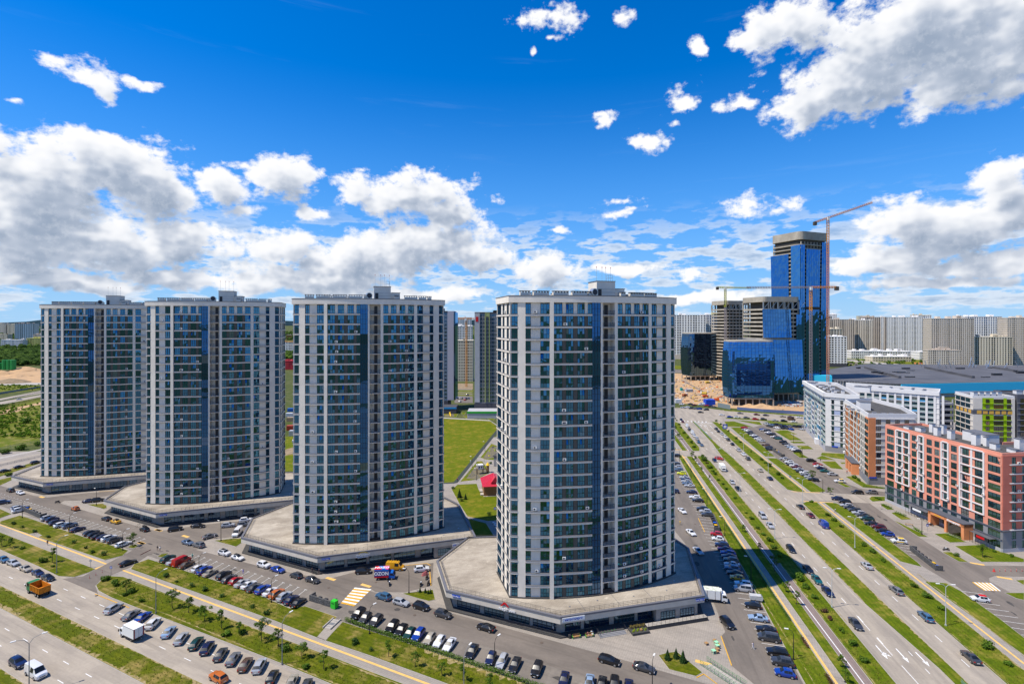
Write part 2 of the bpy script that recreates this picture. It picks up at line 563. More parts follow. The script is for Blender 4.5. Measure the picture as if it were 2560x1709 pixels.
# ================================================================== ground, roads, pavements
def sheet(name, pts, z, m, kind='structure'):
 b = MB()
 p = list(pts)
 if area2(p) < 0:
  p.reverse()
 b.face([(x, y, z) for x, y in p])
 return tag(ob(name, b.mesh(name, m)), kind=kind)
def offset_poly(p, d):
 p = list(p)
 if area2(p) < 0:
  p.reverse()
 n, out = len(p),[]
 for i in range(n):
  a, b, c = Vector(p[i - 1]), Vector(p[i]), Vector(p[(i + 1) % n])
  e1, e2 = (b - a),(c - b)
  if e1.length < 1e-6 or e2.length < 1e-6:
   out.append(tuple(b))
   continue
  e1.normalize()
  e2.normalize()
  n1, n2 = Vector((e1.y, -e1.x)), Vector((e2.y, -e2.x))
  k = n1 + n2
  dd = max(1 + n1.dot(n2),0.35)
  out.append(tuple(b + k * (d / dd)))
 return out
def lawn(name, pts, m, h=0.12):
 """raised grass with a kerb round it"""
 b = MB()
 b.prism(offset_poly(pts, 0.13),-0.01, h - 0.03,0, bottom=False)
 o = ob('kerb', b.mesh('kerb', M['kerb']))
 tag(o, kind='structure')
 t = MB()
 t.prism(pts, -0.01, h, 0, bottom=False)
 return tag(ob(name, t.mesh(name, m)), kind='structure')
def strip(s, u0, u1, a, b):
 return poly(s, (u0, a),(u1, a),(u1, b),(u0, b))
# the plain out to the horizon: a fine middle and a coarse rim
def ground():
 b = MB()
 rs = [0,300,700,1400,2800,5600,12000,26000]
 n = 32
 for i in range(len(rs) - 1):
  for k in range(n):
   a0, a1 = 2 * math.pi * k / n, 2 * math.pi * (k + 1) / n
   q = [(rs[i] * math.cos(a0), rs[i] * math.sin(a0),0),(rs[i + 1] * math.cos(a0), rs[i + 1] * math.sin(a0),0),
     (rs[i + 1] * math.cos(a1), rs[i + 1] * math.sin(a1),0),(rs[i] * math.cos(a1), rs[i] * math.sin(a1),0)]
   b.face(q if i else q[1:3] + [q[0]])
 tag(ob('ground', b.mesh('ground', M['far_ground'])), kind='structure')
ground()
sheet('pavement', [(-330,-380),(330,-380),(330,420),(100,430),(-20,330),(-60,300),(-330,300)],0.010, M['paver'])
U0, U1 = -420,36
# street beside the towers
sheet('road', strip('t', U0, U1,51.5,62.1),0.020, M['concrete_l'])
sheet('road', strip('t', U0, U1,67.6,78.2),0.020, M['concrete_l'])
lawn('grass_median', strip('t', U0, U1,62.2,67.5), M['grass'])
lawn('grass_verge', strip('t', U0, U1,40,51.3), M['grass'])
# car park lane along the podiums with its three bays
sheet('car_park_lane', poly('t', (-330,104.3),(U1,104.3), 't', (U1,113.4),(-30,113.3),(-97,111.5),(-116,110.5),(-140,107.9),(-180,106.0),(-207,109.4),(-330,109.0)),0.030, M['asphalt'])
sheet('parking_bays', strip('t', -330, U1,97.0,104.3),0.026, M['parking'])
sheet('car_park_bay', poly('L7', (0,490),(400,503),(690,548),(900,520),(1250,482),(1730,448),(1650,500),(1290,585),(940,592),(890,625),(910,645),(300,600),(0,560)),0.036, M['asphalt'])
sheet('car_park_bay', poly('L8', (480,748),(690,800),(800,788),(1250,722),(1620,688),(1760,640),(1640,850),(1400,882),(1240,895),(1215,930),(1240,965),(900,1100),(400,900),(300,700)),0.042, M['asphalt'])
sheet('car_park_bay', poly('C6', (440,862),(520,852),(660,815),(1000,775),(1195,752),(1185,905),(1000,950),(800,945),(780,930),(600,940),(480,880)),0.048, M['asphalt'])
# side street between the lawns
sheet('side_street', poly('C5', (560,842),(640,800),(745,745),(870,680),(965,625),(1150,612),(1170,680),(1090,680),(1000,700),(880,780),(760,830),(690,865),(640,905),(660,960),(420,860)),0.054, M['asphalt'])
# lawns between street and car park
lawn('lawn', poly('t', (-330,84.6), 'C5', (500,742),(640,795),(600,816),(500,848),(395,842),(257,775), 't', (-330,79.2)), M['grass'])
lawn('lawn', poly('C5', (690,862),(740,843),(830,848),(1724,1198), 't', (-90,85.6),(U1,86.0),(U1,79.4),(-95,79.2), 'C5', (1200,1160),(900,1045),(750,985),(665,940),(648,905)), M['grass'])
lawn('lawn', poly('L7', (0,900),(100,868),(290,812),(420,850),(880,1010),(1230,1130),(1880,1325),(1800,1400),(1540,1465),(560,1130),(0,935)), M['grass'])
lawn('lawn', poly('L7', (-400,600),(0,716),(165,790),(0,850),(-500,850)), M['grass'])
lawn('lawn', poly('C5', (882,795),(905,762),(1000,728),(1724,962), 'C6', (230,1062),(330,1045),(545,1118),(408,1255), 't', (-110,89.8),(-140,89.7)), M['grass'])
lawn('lawn', poly('C6', (470,1276),(582,1150), 't', (-78,97.0),(U1,97.0),(U1,89.8),(-80,89.8)), M['grass'])
lawn('lawn', poly('C5', (1062,712),(1085,695),(1135,688),(1095,716)), M['grass'])
lawn('lawn', poly('C5', (862,650),(880,635),(915,630),(930,640),(900,655)), M['grass'])
lawn('lawn', poly('L7', (1285,650),(1500,638),(1560,655),(1565,700),(1520,715)), M['grass'])
lawn('lawn', poly('L8', (1340,908),(1560,885),(1640,885),(1640,935),(1580,975)), M['grass'])
lawn('flower_bed', poly('C6', (990,960),(1190,935),(1205,1000),(1165,1010),(1080,988)), M['grass'])
lawn('flower_bed', poly('C7', (988,1375),(1050,1358),(1110,1352),(1280,1490),(1240,1515),(1060,1470)), M['grass'])
# tactile strips on the foot path
sheet('tactile_strip', strip('t', -400,-182.5,87.75,88.3),0.020, M['tactile'])
sheet('tactile_strip', strip('t', -173.5, U1,87.75,88.3),0.020, M['tactile'])
sheet('tactile_strip', strip('t', -182.4,-181.4,84.2,89.6),0.021, M['tactile'])
sheet('tactile_strip', strip('t', -174.6,-173.6,84.8,89.2),0.021, M['tactile'])
for q in (('L7', 615,540),('L7', 2320,1025),('L8', 710,790),('L8', 1010,858),('C6', 503,860),('L8', 515,932),('L7', 2070,1215),('C6', 740,905),('C7', 1290,1425),('R5', 1800,1075),('R5', 2120,1240),('R3', 130,565),('R3', 150,720)):
 c = g2(*q)
 b = MB()
 b.obox(c, DL, 1.7,0.5,0.0,0.058)
 tag(ob('tactile_strip', b.mesh('tactile_strip', M['tactile'])), kind='structure')
def fringe(s, u0, u1, edge, sgn, wmax, seed, z=0.126, step=.8):
 """worn strip of dry soil along a kerb, ragged towards the grass"""
 r = random.Random(seed)
 b = MB()
 u, w0 = u0,0.1
 e = edge
 while u < u1:
  w1 = max(.02, wmax * (.25 + .75 * (.5 + .5 * math.sin(u * .13 + seed))) * r.uniform(.0,1.0) ** 1.4)
  p = [g2(s, u, e), g2(s, u + step, e), g2(s, u + step, e + sgn * w1), g2(s, u, e + sgn * w0)]
  if area2(p) < 0:
   p.reverse()
  b.face([(x, y, z) for x, y in p])
  w0 = w1
  u += step
 tag(ob('worn_edge', b.mesh('worn_edge', M['dry'])), kind='structure')
M['dry'] = mat('dry_soil_edge', (.36,.27,.15),.95,0,.1,(1.6,.5,(.20,.17,.05)))
for a, e, sg, w in ((-230,62.22,1,1.5),(-230,67.48,-1,1.3),(-230,51.28,-1,.9),(-165,79.45,1,.6),(-165,85.3,-1,.6),(-70,96.9,-1,2.2)):
 fringe('t', a, 34, e, sg, w, int(abs(e) * 3 + w))
for e, sg, w, a1 in ((62.15,-1,.7,290),(76.15,-1,.8,300),(90.9,-1,.7,228),(94.6,1,.6,170),(57.05,1,.7,290),(44.9,1,.5,240),(84.25,1,.5,225)):
 fringe('r', 140 if e == 62.15 else 98, a1, e, sg, w, int(e * 2))
fringe('r', 150,300,71.0,1,.8,5)
# repaired patches and seams in the paving
r0 = random.Random(21)
dk, lt_ = mat('asphalt_patch_dark', (.085,.078,.072),.9,0,.2,(1,.3)), mat('asphalt_patch_pale', (.25,.22,.185),.9,0,.2,(1,.3))
for k in range(34):
 s, u, v = r0.choice([('t', r0.uniform(-250,20), r0.uniform(104.5,109)),('r', r0.uniform(100,240), r0.uniform(31.5,38)),('t', r0.uniform(-200,20), r0.uniform(97.5,104)),('r', r0.uniform(150,300), r0.uniform(105,111)),('t', r0.uniform(-190,0), r0.uniform(98,103))])
 L, w = r0.uniform(.5,2.4), r0.uniform(.3,.9)
 n = 9
 pts = [g2(s, u + L * math.cos(6.28 * i / n) * r0.uniform(.6,1), v + w * math.sin(6.28 * i / n) * r0.uniform(.6,1)) for i in range(n)]
 sheet('paving_patch', pts, 0.0632 + .0002 * k, dk if r0.random() < .65 else lt_)
# boulevard with its verges
A0, A1 = -260,420
sheet('car_park_lane', poly('r', (340,30),(320,42),(312,45.0),(244,45.0),(164,44.7),(128,43.2),(96,42.0), 'R4', (980,1600),(655,1335), 'r', (129,30.0),(131,31.4),(143,31.6),(182,30.6),(193,28.7),(246,28.5),(300,28)),0.060, M['asphalt_b'])
b = MB()
lawn('verge', poly('r', (298,47),(304,44),(303,49.0),(96,48.9),(96,42.6),(128,43.5),(164,44.9),(219,45.3),(244,45.7)), M['grass_b'])
lawn('verge', poly('r', (300,51.5),(96,51.5),(96,53.9),(300,54.4)), M['grass_b'])
lawn('verge', poly('r', (302,58.5),(299,61.0),(290,62.3),(96,61.4),(96,56.8),(300,57.2)), M['grass_b'])
sheet('cycle_path', strip('r', 96,400,54.1,57.0),0.022, M['paver_pink'])
sheet('cycle_path_line', strip('r', 96,400,54.92,55.12),0.030, M['white_line'])
sheet('tactile_strip', strip('r', 96,302,49.25,49.8),0.022, M['tactile'])
sheet('tactile_strip', strip('r', 298,299,47,58),0.023, M['tactile'])
sheet('tactile_strip', strip('r', 314.5,315.5,44,55),0.023, M['tactile'])
lawn('verge', poly('r', (313.5,51.5),(402,51.0),(402,53.6),(313.5,54.0)), M['grass_b'])
lawn('verge', poly('r', (313.5,57.4),(313.8,61.0),(322,62.6),(402,62.3),(402,57.2)), M['grass_b'])
lawn('verge', poly('r', (316,44),(316,48.5),(390,48.5),(390,36),(330,30)), M['grass_b'])
sheet('road', strip('r', A0,424,61.9,70.6),0.022, M['concrete_b'])
sheet('road', poly('r', (A0,76.2),(250,76.0),(330,75.0),(424,75.2),(424,87.9),(330,85.8),(246,84.2),(A0,83.6)),0.022, M['concrete_b'])
lawn('grass_median', poly('r', (80,73.6),(124,73.4),(150,71.0),(300,70.6),(335,72.8),(406,74.0),(406,74.8),(330,74.9),(300,76.0),(80,76.2)), M['grass_b'])
sheet('road', poly('r', (A0,70.5),(150,70.5),(150,70.9),(124,73.3),(A0,73.5)),0.024, M['concrete_b'])
sheet('road', poly('r', (300,70.5),(335,72.7),(424,74.0),(424,70.5)),0.024, M['concrete_b'])
# side streets off the boulevard
sheet('side_street', poly('r', (303.5,61.9),(302.5,58),(303,38),(303,20),(313.5,20),(313,58),(313.8,62)),0.064, M['concrete_b'])
sheet('side_street', poly('r', (246,84.0),(243.5,88),(243.2,99),(244,112),(244,140),(233,140),(233.5,112),(234,99),(233,88),(230,84.0)),0.064, M['concrete_b'])
# right hand verges
lawn('verge', poly('r', (229,85.2),(231.5,87.5),(231.5,91.4),(80,90.6),(80,83.8),(200,84.2)), M['grass_b'])
lawn('verge', poly('r', (247,85.5),(244.6,89),(244.8,91.8),(407,91.8),(407,88.2),(330,86.2)), M['grass_b'])
lawn('verge', poly('r', (231.5,94.3),(231.5,98.6),(229,99.9),(194,99.6),(178,99.2),(175,98.7),(178,94.4)), M['grass_b'])
lawn('verge', poly('C8', (1058,880),(1200,890),(1300,945),(1560,1130),(1724,1258), 'r', (96,99.8),(96,95.0),(130,95.0)), M['grass_b'])
lawn('verge', poly('r', (245,94.4),(245.5,99),(247.5,101.5),(303,99.3),(303,94.2)), M['grass_b'])
lawn('verge', poly('R7', (820,462),(945,460),(1395,840),(1270,840)), M['grass_b'])
lawn('verge', poly('R7', (735,385),(860,380),(1110,455),(780,450)), M['grass_b'])
lawn('verge', poly('R7', (880,365),(1195,388),(1235,430),(1190,428)), M['grass_b'])
lawn('verge', poly('R7', (745,335),(1040,345),(1770,412),(1770,420),(1060,362),(760,345)), M['grass_b'])
lawn('verge', poly('R7', (1235,398),(1330,385),(1770,428),(1770,440),(1560,430)), M['grass_b'])
lawn('verge', poly('R7', (1385,508),(1470,505),(1600,545),(1755,630),(1590,628)), M['grass_b'])
lawn('verge', poly('R7', (1430,495),(1560,498),(1690,553),(1620,548)), M['grass_b'])
lawn('verge', poly('R7', (1590,645),(1760,645),(1800,668),(1640,668)), M['grass_b'])
lawn('verge', poly('R7', (1680,700),(1830,700),(1900,745),(1730,745)), M['grass_b'])
lawn('verge', poly('R7', (1630,790),(1720,788),(1840,860),(1720,855)), M['grass_b'])
lawn('verge', poly('R8', (320,1035),(600,1050),(600,1120),(430,1095),(300,1062)), M['grass_b'])
lawn('verge', poly('R8', (250,1105),(320,1070),(480,1125),(300,1118)), M['grass_b'])
lawn('verge', poly('R8', (310,1142),(480,1140),(580,1240),(430,1225)), M['grass_b'])
lawn('verge', poly('R8', (610,1330),(700,1320),(860,1420),(1090,1470),(1090,1480),(820,1460)), M['grass_b'])
lawn('verge', poly('R8', (515,1408),(570,1405),(680,1460),(600,1455)), M['grass_b'])
lawn('verge', poly('R8', (540,1155),(600,1155),(600,1170),(560,1172)), M['grass_b'])
lawn('verge', poly('R5', (530,310),(560,285),(715,288),(715,335),(570,345)), M['grass_b'])
lawn('verge', poly('R5', (660,385),(700,372),(825,440),(745,440)), M['grass_b'])
lawn('verge', poly('R5', (790,478),(850,468),(1030,552),(910,558)), M['grass_b'])
lawn('verge', poly('R5', (830,572),(900,600),(1220,760),(1110,755)), M['grass_b'])
lawn('verge', poly('R5', (1300,725),(1430,718),(1670,820),(1480,825)), M['grass_b'])
lawn('verge', poly('R5', (1540,868),(1830,855),(2349,1020),(2349,1055),(1850,1052)), M['grass_b'])
lawn('verge', poly('R5', (1395,940),(1490,938),(1690,1055),(1590,1050)), M['grass_b'])
lawn('verge', poly('R5', (2130,1418),(2349,1418),(2349,1500),(2260,1480)), M['grass_b'])
lawn('verge', poly('R5', (2255,1270),(2349,1265),(2349,1325)), M['grass_b'])
sheet('tactile_strip', strip('r', 96,231.5,92.45,92.95),0.022, M['tactile'])
sheet('tactile_strip', strip('r', 246,407,92.45,92.95),0.022, M['tactile'])
sheet('tactile_strip', strip('r', 231.6,232.4,86,98),0.023, M['tactile'])
sheet('tactile_strip', strip('r', 244.3,245.0,86,98),0.023, M['tactile'])
# lots right of the boulevard
sheet('car_park_lane', poly('r', (243,99.6),(243,112.8),(234,113), 'R5', (430,290),(830,575),(1110,760),(1400,945),(1700,1062),(1850,1095),(2400,1100),(2400,1225),(2000,1215),(1935,1240),(1945,1280),(2349,1500),(2349,1700), 'r', (96,100),(140,100.2),(163,101.2),(176,99.2),(200,99.6),(228,100)),0.060, M['asphalt_b'])
sheet('car_park_lane', poly('r', (245.5,101),(303,99.6), 'R7', (1395,842),(950,462),(1110,458),(1240,430),(1330,425),(1780,470),(1780,490),(1380,480),(1390,512),(1640,790),(1850,905),(1990,925), 'R8', (500,1300),(640,1420),(780,1470), 'r', (243.5,140)),0.060, M['asphalt_b'])
# street across the far end of the boulevard
sheet('cross_street', poly('r', (408,48),(406,95), 'R7', (740,325),(1040,338),(1790,405),(1790,330),(1300,285),(720,238),(550,215),(80,205),(60,330)),0.068, M['concrete_b'])
lawn('verge', poly('R7', (720,232),(900,240),(1770,300),(1770,318),(1200,272),(740,245)), M['grass_b'],.1)
# ------------------------------------------------------------------ road markings
def marks(name, rects, m, z):
 b = MB()
 for p in rects:
  if area2(p) < 0:
   p = p[::-1]
  b.face([(x, y, z) for x, y in p])
 return tag(ob(name, b.mesh(name, m)), kind='structure')
dash = []
for k in range(40):
 a = 96 + k * 8.9
 if a < 300 or 316 < a < 400:
  if a > 124:
   dash.append(strip('r', a, a + 2.6,66.12,66.28))
  if a < 400:
   dash.append(strip('r', a + 3, a + 5.6,80.1,80.26))
dash += [strip('r', a, a + 6.5,65.95,66.10) for a in (98,107.5,117.5,127.5,137)] + [strip('r', a, a + 1.6,70.3,70.45) for a in (98,104,110,116,122,128)]
dash += [strip('r', a, a + 6.0,68.6,68.75) for a in (98,107)]
dash += [strip('r', a, a + 7.5,79.2,79.36) for a in (344,354,364,374,384,394)] + [strip('r', a, a + 7.5,83.4,83.56) for a in (320,332,344,356,368,380,392)]
dash += [strip('r', a, a + 2,76.9,77.05) for a in (300,308,316,324,332,340)]
dash += [strip('r', 402.0,402.6,75.4,87.2)]
for k in range(30):
 u = -300 + k * 9.2
 dash.append(strip('t', u, u + 2.4,70.9,71.05))
 dash.append(strip('t', u + 4, u + 6.4,74.5,74.65))
 dash.append(strip('t', u + 2, u + 4.4,54.9,55.05))
 dash.append(strip('t', u + 5, u + 7.4,58.5,58.65))
marks('lane_markings', dash, M['white_line'],0.034)
def arrow(c, d, L=5.2, turn=0):
 ax = Vector(d)
 ay = Vector((-ax.y, ax.x))
 c = Vector(c)
 def q(x, y):
  return tuple(c + ax * x + ay * y)
 r = [[q(-L / 2,-.13), q(L / 2 - 1.6,-.13), q(L / 2 - 1.6,.13), q(-L / 2,.13)]]
 r.append([q(L / 2 - 1.7,-.5), q(L / 2,0), q(L / 2 - 1.7,.5)])
 if turn:
  r.append([q(-.2,0), q(.5, turn * .9), q(.9, turn * .9), q(.3,0)])
  r.append([q(.2, turn * .8), q(1.7, turn * 1.25), q(.9, turn * .55)])
 return r
ar = []
dm = (-DB[0],-DB[1])
for q, d, tn in ((('C8', 765,1352), dm, 1),(('C8', 905,1375), dm, 0),(('C8', 1040,1400), dm, 0),(('R7', 430,435), DB, 1),(('R7', 497,440), DB, 1),(('R7', 560,447), DB, 0),
     (('R7', 505,525), DB, 1),(('R7', 580,530), DB, 0)):
 ar += arrow(g2(*q), d, 5.0, tn)
marks('lane_arrows', ar, M['white_line'],0.038)
# parking bay lines
pl = []
def bay_line(c, ang, L, w=.11):
 c = Vector(c)
 d = Vector((math.cos(ang), math.sin(ang)))
 n = Vector((-d.y, d.x))
 return [tuple(c + n * w / 2), tuple(c + d * L + n * w / 2), tuple(c + d * L - n * w / 2), tuple(c - n * w / 2)]
for k in range(70):
 u = -300 + k * 2.95
 if -190 < u < -166 or -112 < u < -92:
  continue
 c = g2('t', u, 98.2)
 pl.append(bay_line(c, rad(75),6.0))
 e = Vector(c) + Vector((math.cos(rad(75)), math.sin(rad(75)))) * 6.0
 pl.append(bay_line(e - Vector(DL) * .5, AL, 1.0,.12))
for k in range(60):
 a = 122 + k * 2.85
 if 158 < a < 160 or a > 262:
  continue
 pl.append(bay_line(g2('r', a, 38.6 if a < 200 else 40), rad(-16),5.2))
for k in range(22):
 a = 100 + k * 2.9
 pl.append(bay_line(g2('r', a, 100.6), rad(-18),5.0))
for k in range(18):
 a = 184 + k * 2.7
 pl.append(bay_line(g2('r', a, 100.2), rad(-24),5.0))
marks('parking_lines', pl, M['white_line'],0.066)
# zebra crossings, white bars on a yellow ground
def zebra(s, pts, n):
 a, b, c, d = [Vector(g2(s, *p)) for p in pts]
 y, w = [],[]
 for k in range(n):
  t0, t1, t2 = k / n, (k + .52) / n, (k + .98) / n
  y.append([tuple(a.lerp(d, t0)), tuple(b.lerp(c, t0)), tuple(b.lerp(c, t1)), tuple(a.lerp(d, t1))])
  w.append([tuple(a.lerp(d, t1)), tuple(b.lerp(c, t1)), tuple(b.lerp(c, t2)), tuple(a.lerp(d, t2))])
 marks('crossing_yellow_bars', y, M['yellow_line'],0.070)
 marks('crossing_white_bars', w, M['white_line'],0.072)
zebra('C6', ((570,1025),(660,1045),(778,930),(665,918)),6)
zebra('R5', ((1735,1290),(1880,1388),(2080,1395),(1960,1300)),5)
cz = []
for k in range(9):
 cz.append(strip('r', 405,408,62.5 + k * 2.6,63.4 + k * 2.6))
marks('crossing_white_bars', cz, M['white_line'],0.074)
# yellow kerb lines
yl = []
for s, pts in (('R4', [(520,960),(655,1335)]),('R4', [(210,1488),(300,1440),(470,1568)]),('C5', [(640,962),(760,1010),(870,1055)]),('C6', [(985,772),(1150,756),(1175,770)]),
      ('C6', [(1170,810),(1178,905)]),('R3', [(395,600),(480,780)]),('L7', [(1450,462),(1680,450)])):
 pp = [Vector(g2(s, *p)) for p in pts]
 for a, c in zip(pp, pp[1:]):
  d = (c - a).normalized()
  n = Vector((-d.y, d.x)) * .12
  yl.append([tuple(a - n), tuple(c - n), tuple(c + n), tuple(a + n)])
marks('yellow_kerb_lines', yl, M['yellow_line'],0.082)
# ------------------------------------------------------------------ fields and ground beyond the towers
sheet('meadow', poly('A4', (-600,20),(50,25),(545,52),(628,118),(630,140),(150,722),(50,728),(-700,728),(-1500,760), 'A2', (-100,1480),(-100,1130),(130,1100)),0.014, M['meadow'])
sheet('running_path', poly('A4', (-200,722),(50,722),(150,716),(560,215),(640,120),(640,160),(575,240),(190,725),(150,732),(50,734),(-200,736)),0.030, mat('rubber_path', (.06,.07,.065),.9,0,.1,(1.0,.3)))
sheet('park_path', poly('A4', (-200,12),(50,14),(540,42),(640,108),(640,118),(548,52),(50,24),(-200,22)),0.030, M['kerb'])
lawn('lawn', poly('A4', (130,800),(190,745),(400,735),(420,800),(480,870),(640,870),(640,1130),(520,1140),(300,1090),(215,960)), M['meadow'],.08)
lawn('lawn', poly('A4', (310,1115),(500,1165),(610,1340),(640,1400),(640,1460),(420,1470),(385,1330)), M['meadow'],.08)
lawn('lawn', poly('A4', (220,712),(405,492),(460,490),(545,610),(400,690)), M['meadow'],.08)
lawn('lawn', poly('A4', (440,450),(560,300),(640,330),(640,480),(500,470)), M['meadow'],.08)
for q in ([(50,1415),(245,1412),(210,1475),(50,1472)],[(300,1460),(480,1462),(485,1495),(350,1492)],[(515,1468),(600,1500),(520,1500)],[(570,1462),(740,1455),(700,1512),(640,1508)],[(285,1412),(330,1412),(325,1440),(285,1440)]):
 lawn('lawn', poly('A3', *q), M['meadow'],.08)
sheet('playground_sand', poly('A4', (285,680),(400,530),(460,530),(520,610),(400,690)),0.092, mat('playground_sand', (.22,.17,.08),.9,0,.1,(.8,.5,(.09,.10,.10))))
sheet('playground_sand', poly('A4', (470,455),(545,340),(620,330),(640,440),(520,465)),0.092, bpy.data.materials['playground_sand'])
sheet('playground_sand', poly('A3', (60,1450),(170,1425),(190,1470),(60,1468)),0.092, bpy.data.materials['playground_sand'])
sheet('bare_soil', poly('A2', (0,1240),(130,1200),(130,1260),(0,1290)),0.022, M['soil'])
sheet('car_park_lane', poly('A3', (190,1110),(420,1100),(430,1290),(190,1290)),0.020, M['asphalt'])
for k, (y0, y1) in enumerate(((1120,1140),(1150,1162),(1180,1195))):
 sheet('verge', poly('A3', (150, y0),(430, y0 + 5),(430, y1 + 5),(150, y1)),0.030 + .004 * k, M['meadow'])
sheet('site_ground', poly('A3', (100,1035),(430,1035),(430,1110),(100,1105)),0.026, M['soil'])
# left distance
sheet('grass_field', poly('A1', (-500,850),(0,800),(350,715),(420,715),(420,1110),(0,1180),(-600,1300)),0.012, M['wild'])
sheet('dirt_track', poly('A1', (-200,870),(0,842),(200,800),(420,750),(420,775),(220,812),(150,850),(0,872),(-200,910)),0.022, M['sand'])
sheet('road', poly('A1', (-600,1400),(0,1272),(420,1184),(420,1206),(0,1308),(-600,1460)),0.024, M['concrete_b'])
sheet('road', poly('A1', (-600,1490),(0,1318),(420,1216),(420,1240),(0,1352),(-600,1560)),0.024, M['concrete_b'])
sheet('verge', poly('A1', (-600,1560),(0,1356),(420,1244),(420,1262),(0,1400),(-600,1620)),0.030, M['grass'])
sheet('verge', poly('A1', (-600,1660),(0,1425),(200,1378),(120,1420),(0,1475),(-600,1700)),0.030, M['grass'])
sheet('foot_path', poly('A1', (-400,1310),(0,1236),(420,1150),(420,1160),(0,1250),(-400,1330)),0.026, M['kerb'])
sheet('road', poly('A1', (-600,830),(0,736),(420,655),(1800,640),(1800,680),(420,682),(0,752),(-600,860)),0.024, M['concrete_b'])
sheet('road', poly('A1', (-600,870),(0,764),(420,690),(1800,700),(1800,735),(420,712),(0,788),(-600,900)),0.026, M['concrete_b'])
sheet('sand_quarry', poly('A1', (-900,540),(0,508),(180,490),(420,490),(520,600),(420,604),(0,606),(-900,640)),0.020, M['sand'])
sheet('site_wall_strip', poly('A1', (-900,645),(0,604),(420,600),(420,618),(0,622),(-900,670)),0.030, M['kerb'])
sheet('grass_field', poly('A1', (-900,690),(0,626),(420,620),(420,650),(0,700),(-900,800)),0.016, M['wild'])
# building site beyond the boulevard
sheet('building_site', poly('R6', (40,900),(720,940),(850,960),(1800,1200),(1800,1400),(860,1360),(700,1350),(560,1320),(60,1290)),0.016, M['sand'])
sheet('site_road', poly('R6', (40,850),(760,890),(760,925),(40,895)),0.022, M['asphalt_b'])
sheet('meadow', poly('R6', (40,800),(760,820),(760,860),(40,845)),0.012, M['meadow'])
# fields and streets to the right, behind the shopping centre
sheet('meadow', poly('R1', (255,600),(1250,660),(1250,770),(255,760)),0.012, M['meadow'])
sheet('road', poly('R1', (255,645),(460,665),(1065,720),(1065,735),(440,690),(255,662)),0.030, M['kerb'])
sheet('road', poly('R1', (255,675),(420,690),(760,755),(600,765),(400,720),(255,695)),0.024, M['asphalt_b'])
sheet('sports_court', poly('R1', (1060,686),(1215,684),(1215,700),(1060,702)),0.034, mat('court_orange', (.5,.14,.04),.8))
sheet('meadow', poly('R1', (2170,780),(2400,790),(2400,820),(2170,800)),0.012, M['meadow'])
# ================================================================== the four apartment towers on their podiums
M['stucco'] = mat('stucco_white', (.80,.735,.63),.9,0,.15,(.35,.12),(9,.15,.02))
M['stucco_gray'] = mat('stucco_gray', (.125,.118,.10),.9,0,.15,(.35,.15))
M['ledge'] = mat('ledge_light', (.74,.67,.58),.85,0,.2,(.4,.12))
M['ledge_cap'] = mat('ledge_metal_cap', (.13,.13,.14),.6,0,.4)
M['frame'] = mat('window_frame', (.022,.024,.028),.5,0,.4)
M['glass'] = mat_glass('window_glass', (.006,.030,.050),.21,(.19,.58,.98),.015, wob=.16, wscale=.7)
M['curtain'] = mat_glass('stair_glass', (.003,.016,.050),.17,(.14,.44,1.0),.02, wob=.2, wscale=.5)
M['loggia'] = mat('loggia_wall', (.62,.54,.46),.9,0,.15)
M['door'] = mat('dark_door', (.020,.022,.028),.4,0,.4)
M['rail'] = mat('dark_rail', (.055,.055,.065),.6,.2,.4)
M['roof'] = mat('roof_bitumen', (.10,.098,.096),.95,0,.1,(.5,.35))
M['white_metal'] = mat('white_casing', (.72,.71,.68),.5,0,.4)
M['steel'] = mat('galvanised_steel', (.55,.56,.57),.35,.8,.5)
M['stone_dark'] = mat('dark_stone', (.075,.073,.072),.7,0,.3,(4,.4))
M['fascia'] = mat('podium_fascia', (.62,.56,.47),.85,0,.2,(.25,.18))
M['pod_wall'] = mat('podium_wall', (.36,.33,.29),.85,0,.2,(.5,.25))
M['shop_glass'] = mat_glass('shop_glass', (.006,.020,.045),.22,(.40,.65,1.0),.02)
M['sign_blue'] = mat('sign_blue', (.015,.06,.42),.4,0,.4)
M['sign_white'] = mat('sign_white', (.80,.80,.80),.5,0,.3)
M['sign_red'] = mat('sign_red', (.55,.01,.015),.5,0,.3)
M['sign_yellow'] = mat('sign_yellow', (.8,.5,.02),.5,0,.3)
FLOOR, NFL, UW, BOW, DEP = 3.045,24,46.7,5.0,13.6
TH = rad(15.5)
CT, ST = math.cos(TH), math.sin(TH)
def fv(u):
 return -BOW * (1 - ((u - UW / 2) / (UW / 2)) ** 2)
def loc2(u, v):
 return (CT * u - ST * v, ST * u + CT * v)
def front(u, off=0.0):
 """point of the bowed front, moved off metres outwards"""
 du = .05
 t = Vector((2 * du, fv(u + du) - fv(u - du))).normalized()
 return loc2(u + t.y * off, fv(u) - t.x * off)
def ang_at(u):
 du = .05
 return math.atan2(fv(u + du) - fv(u - du),2 * du) + TH
def arc(u0, u1, off, step=1.2):
 n = max(1, int(math.ceil((u1 - u0) / step)))
 return [front(u0 + (u1 - u0) * i / n, off) for i in range(n + 1)]
def band(b, u0, u1, oin, oout, z0, z1, m=0):
 p, q = arc(u0, u1, oout), arc(u0, u1, oin)
 n = len(p)
 for i in range(n - 1):
  b.face([(*p[i], z0),(*p[i + 1], z0),(*p[i + 1], z1),(*p[i], z1)], m)
  b.face([(*p[i], z1),(*p[i + 1], z1),(*q[i + 1], z1),(*q[i], z1)], m)
  b.face([(*q[i], z0),(*q[i + 1], z0),(*p[i + 1], z0),(*p[i], z0)], m)
 for a, c in ((p[0], q[0]),(q[-1], p[-1])):
  b.face([(*c, z0),(*a, z0),(*a, z1),(*c, z1)], m)
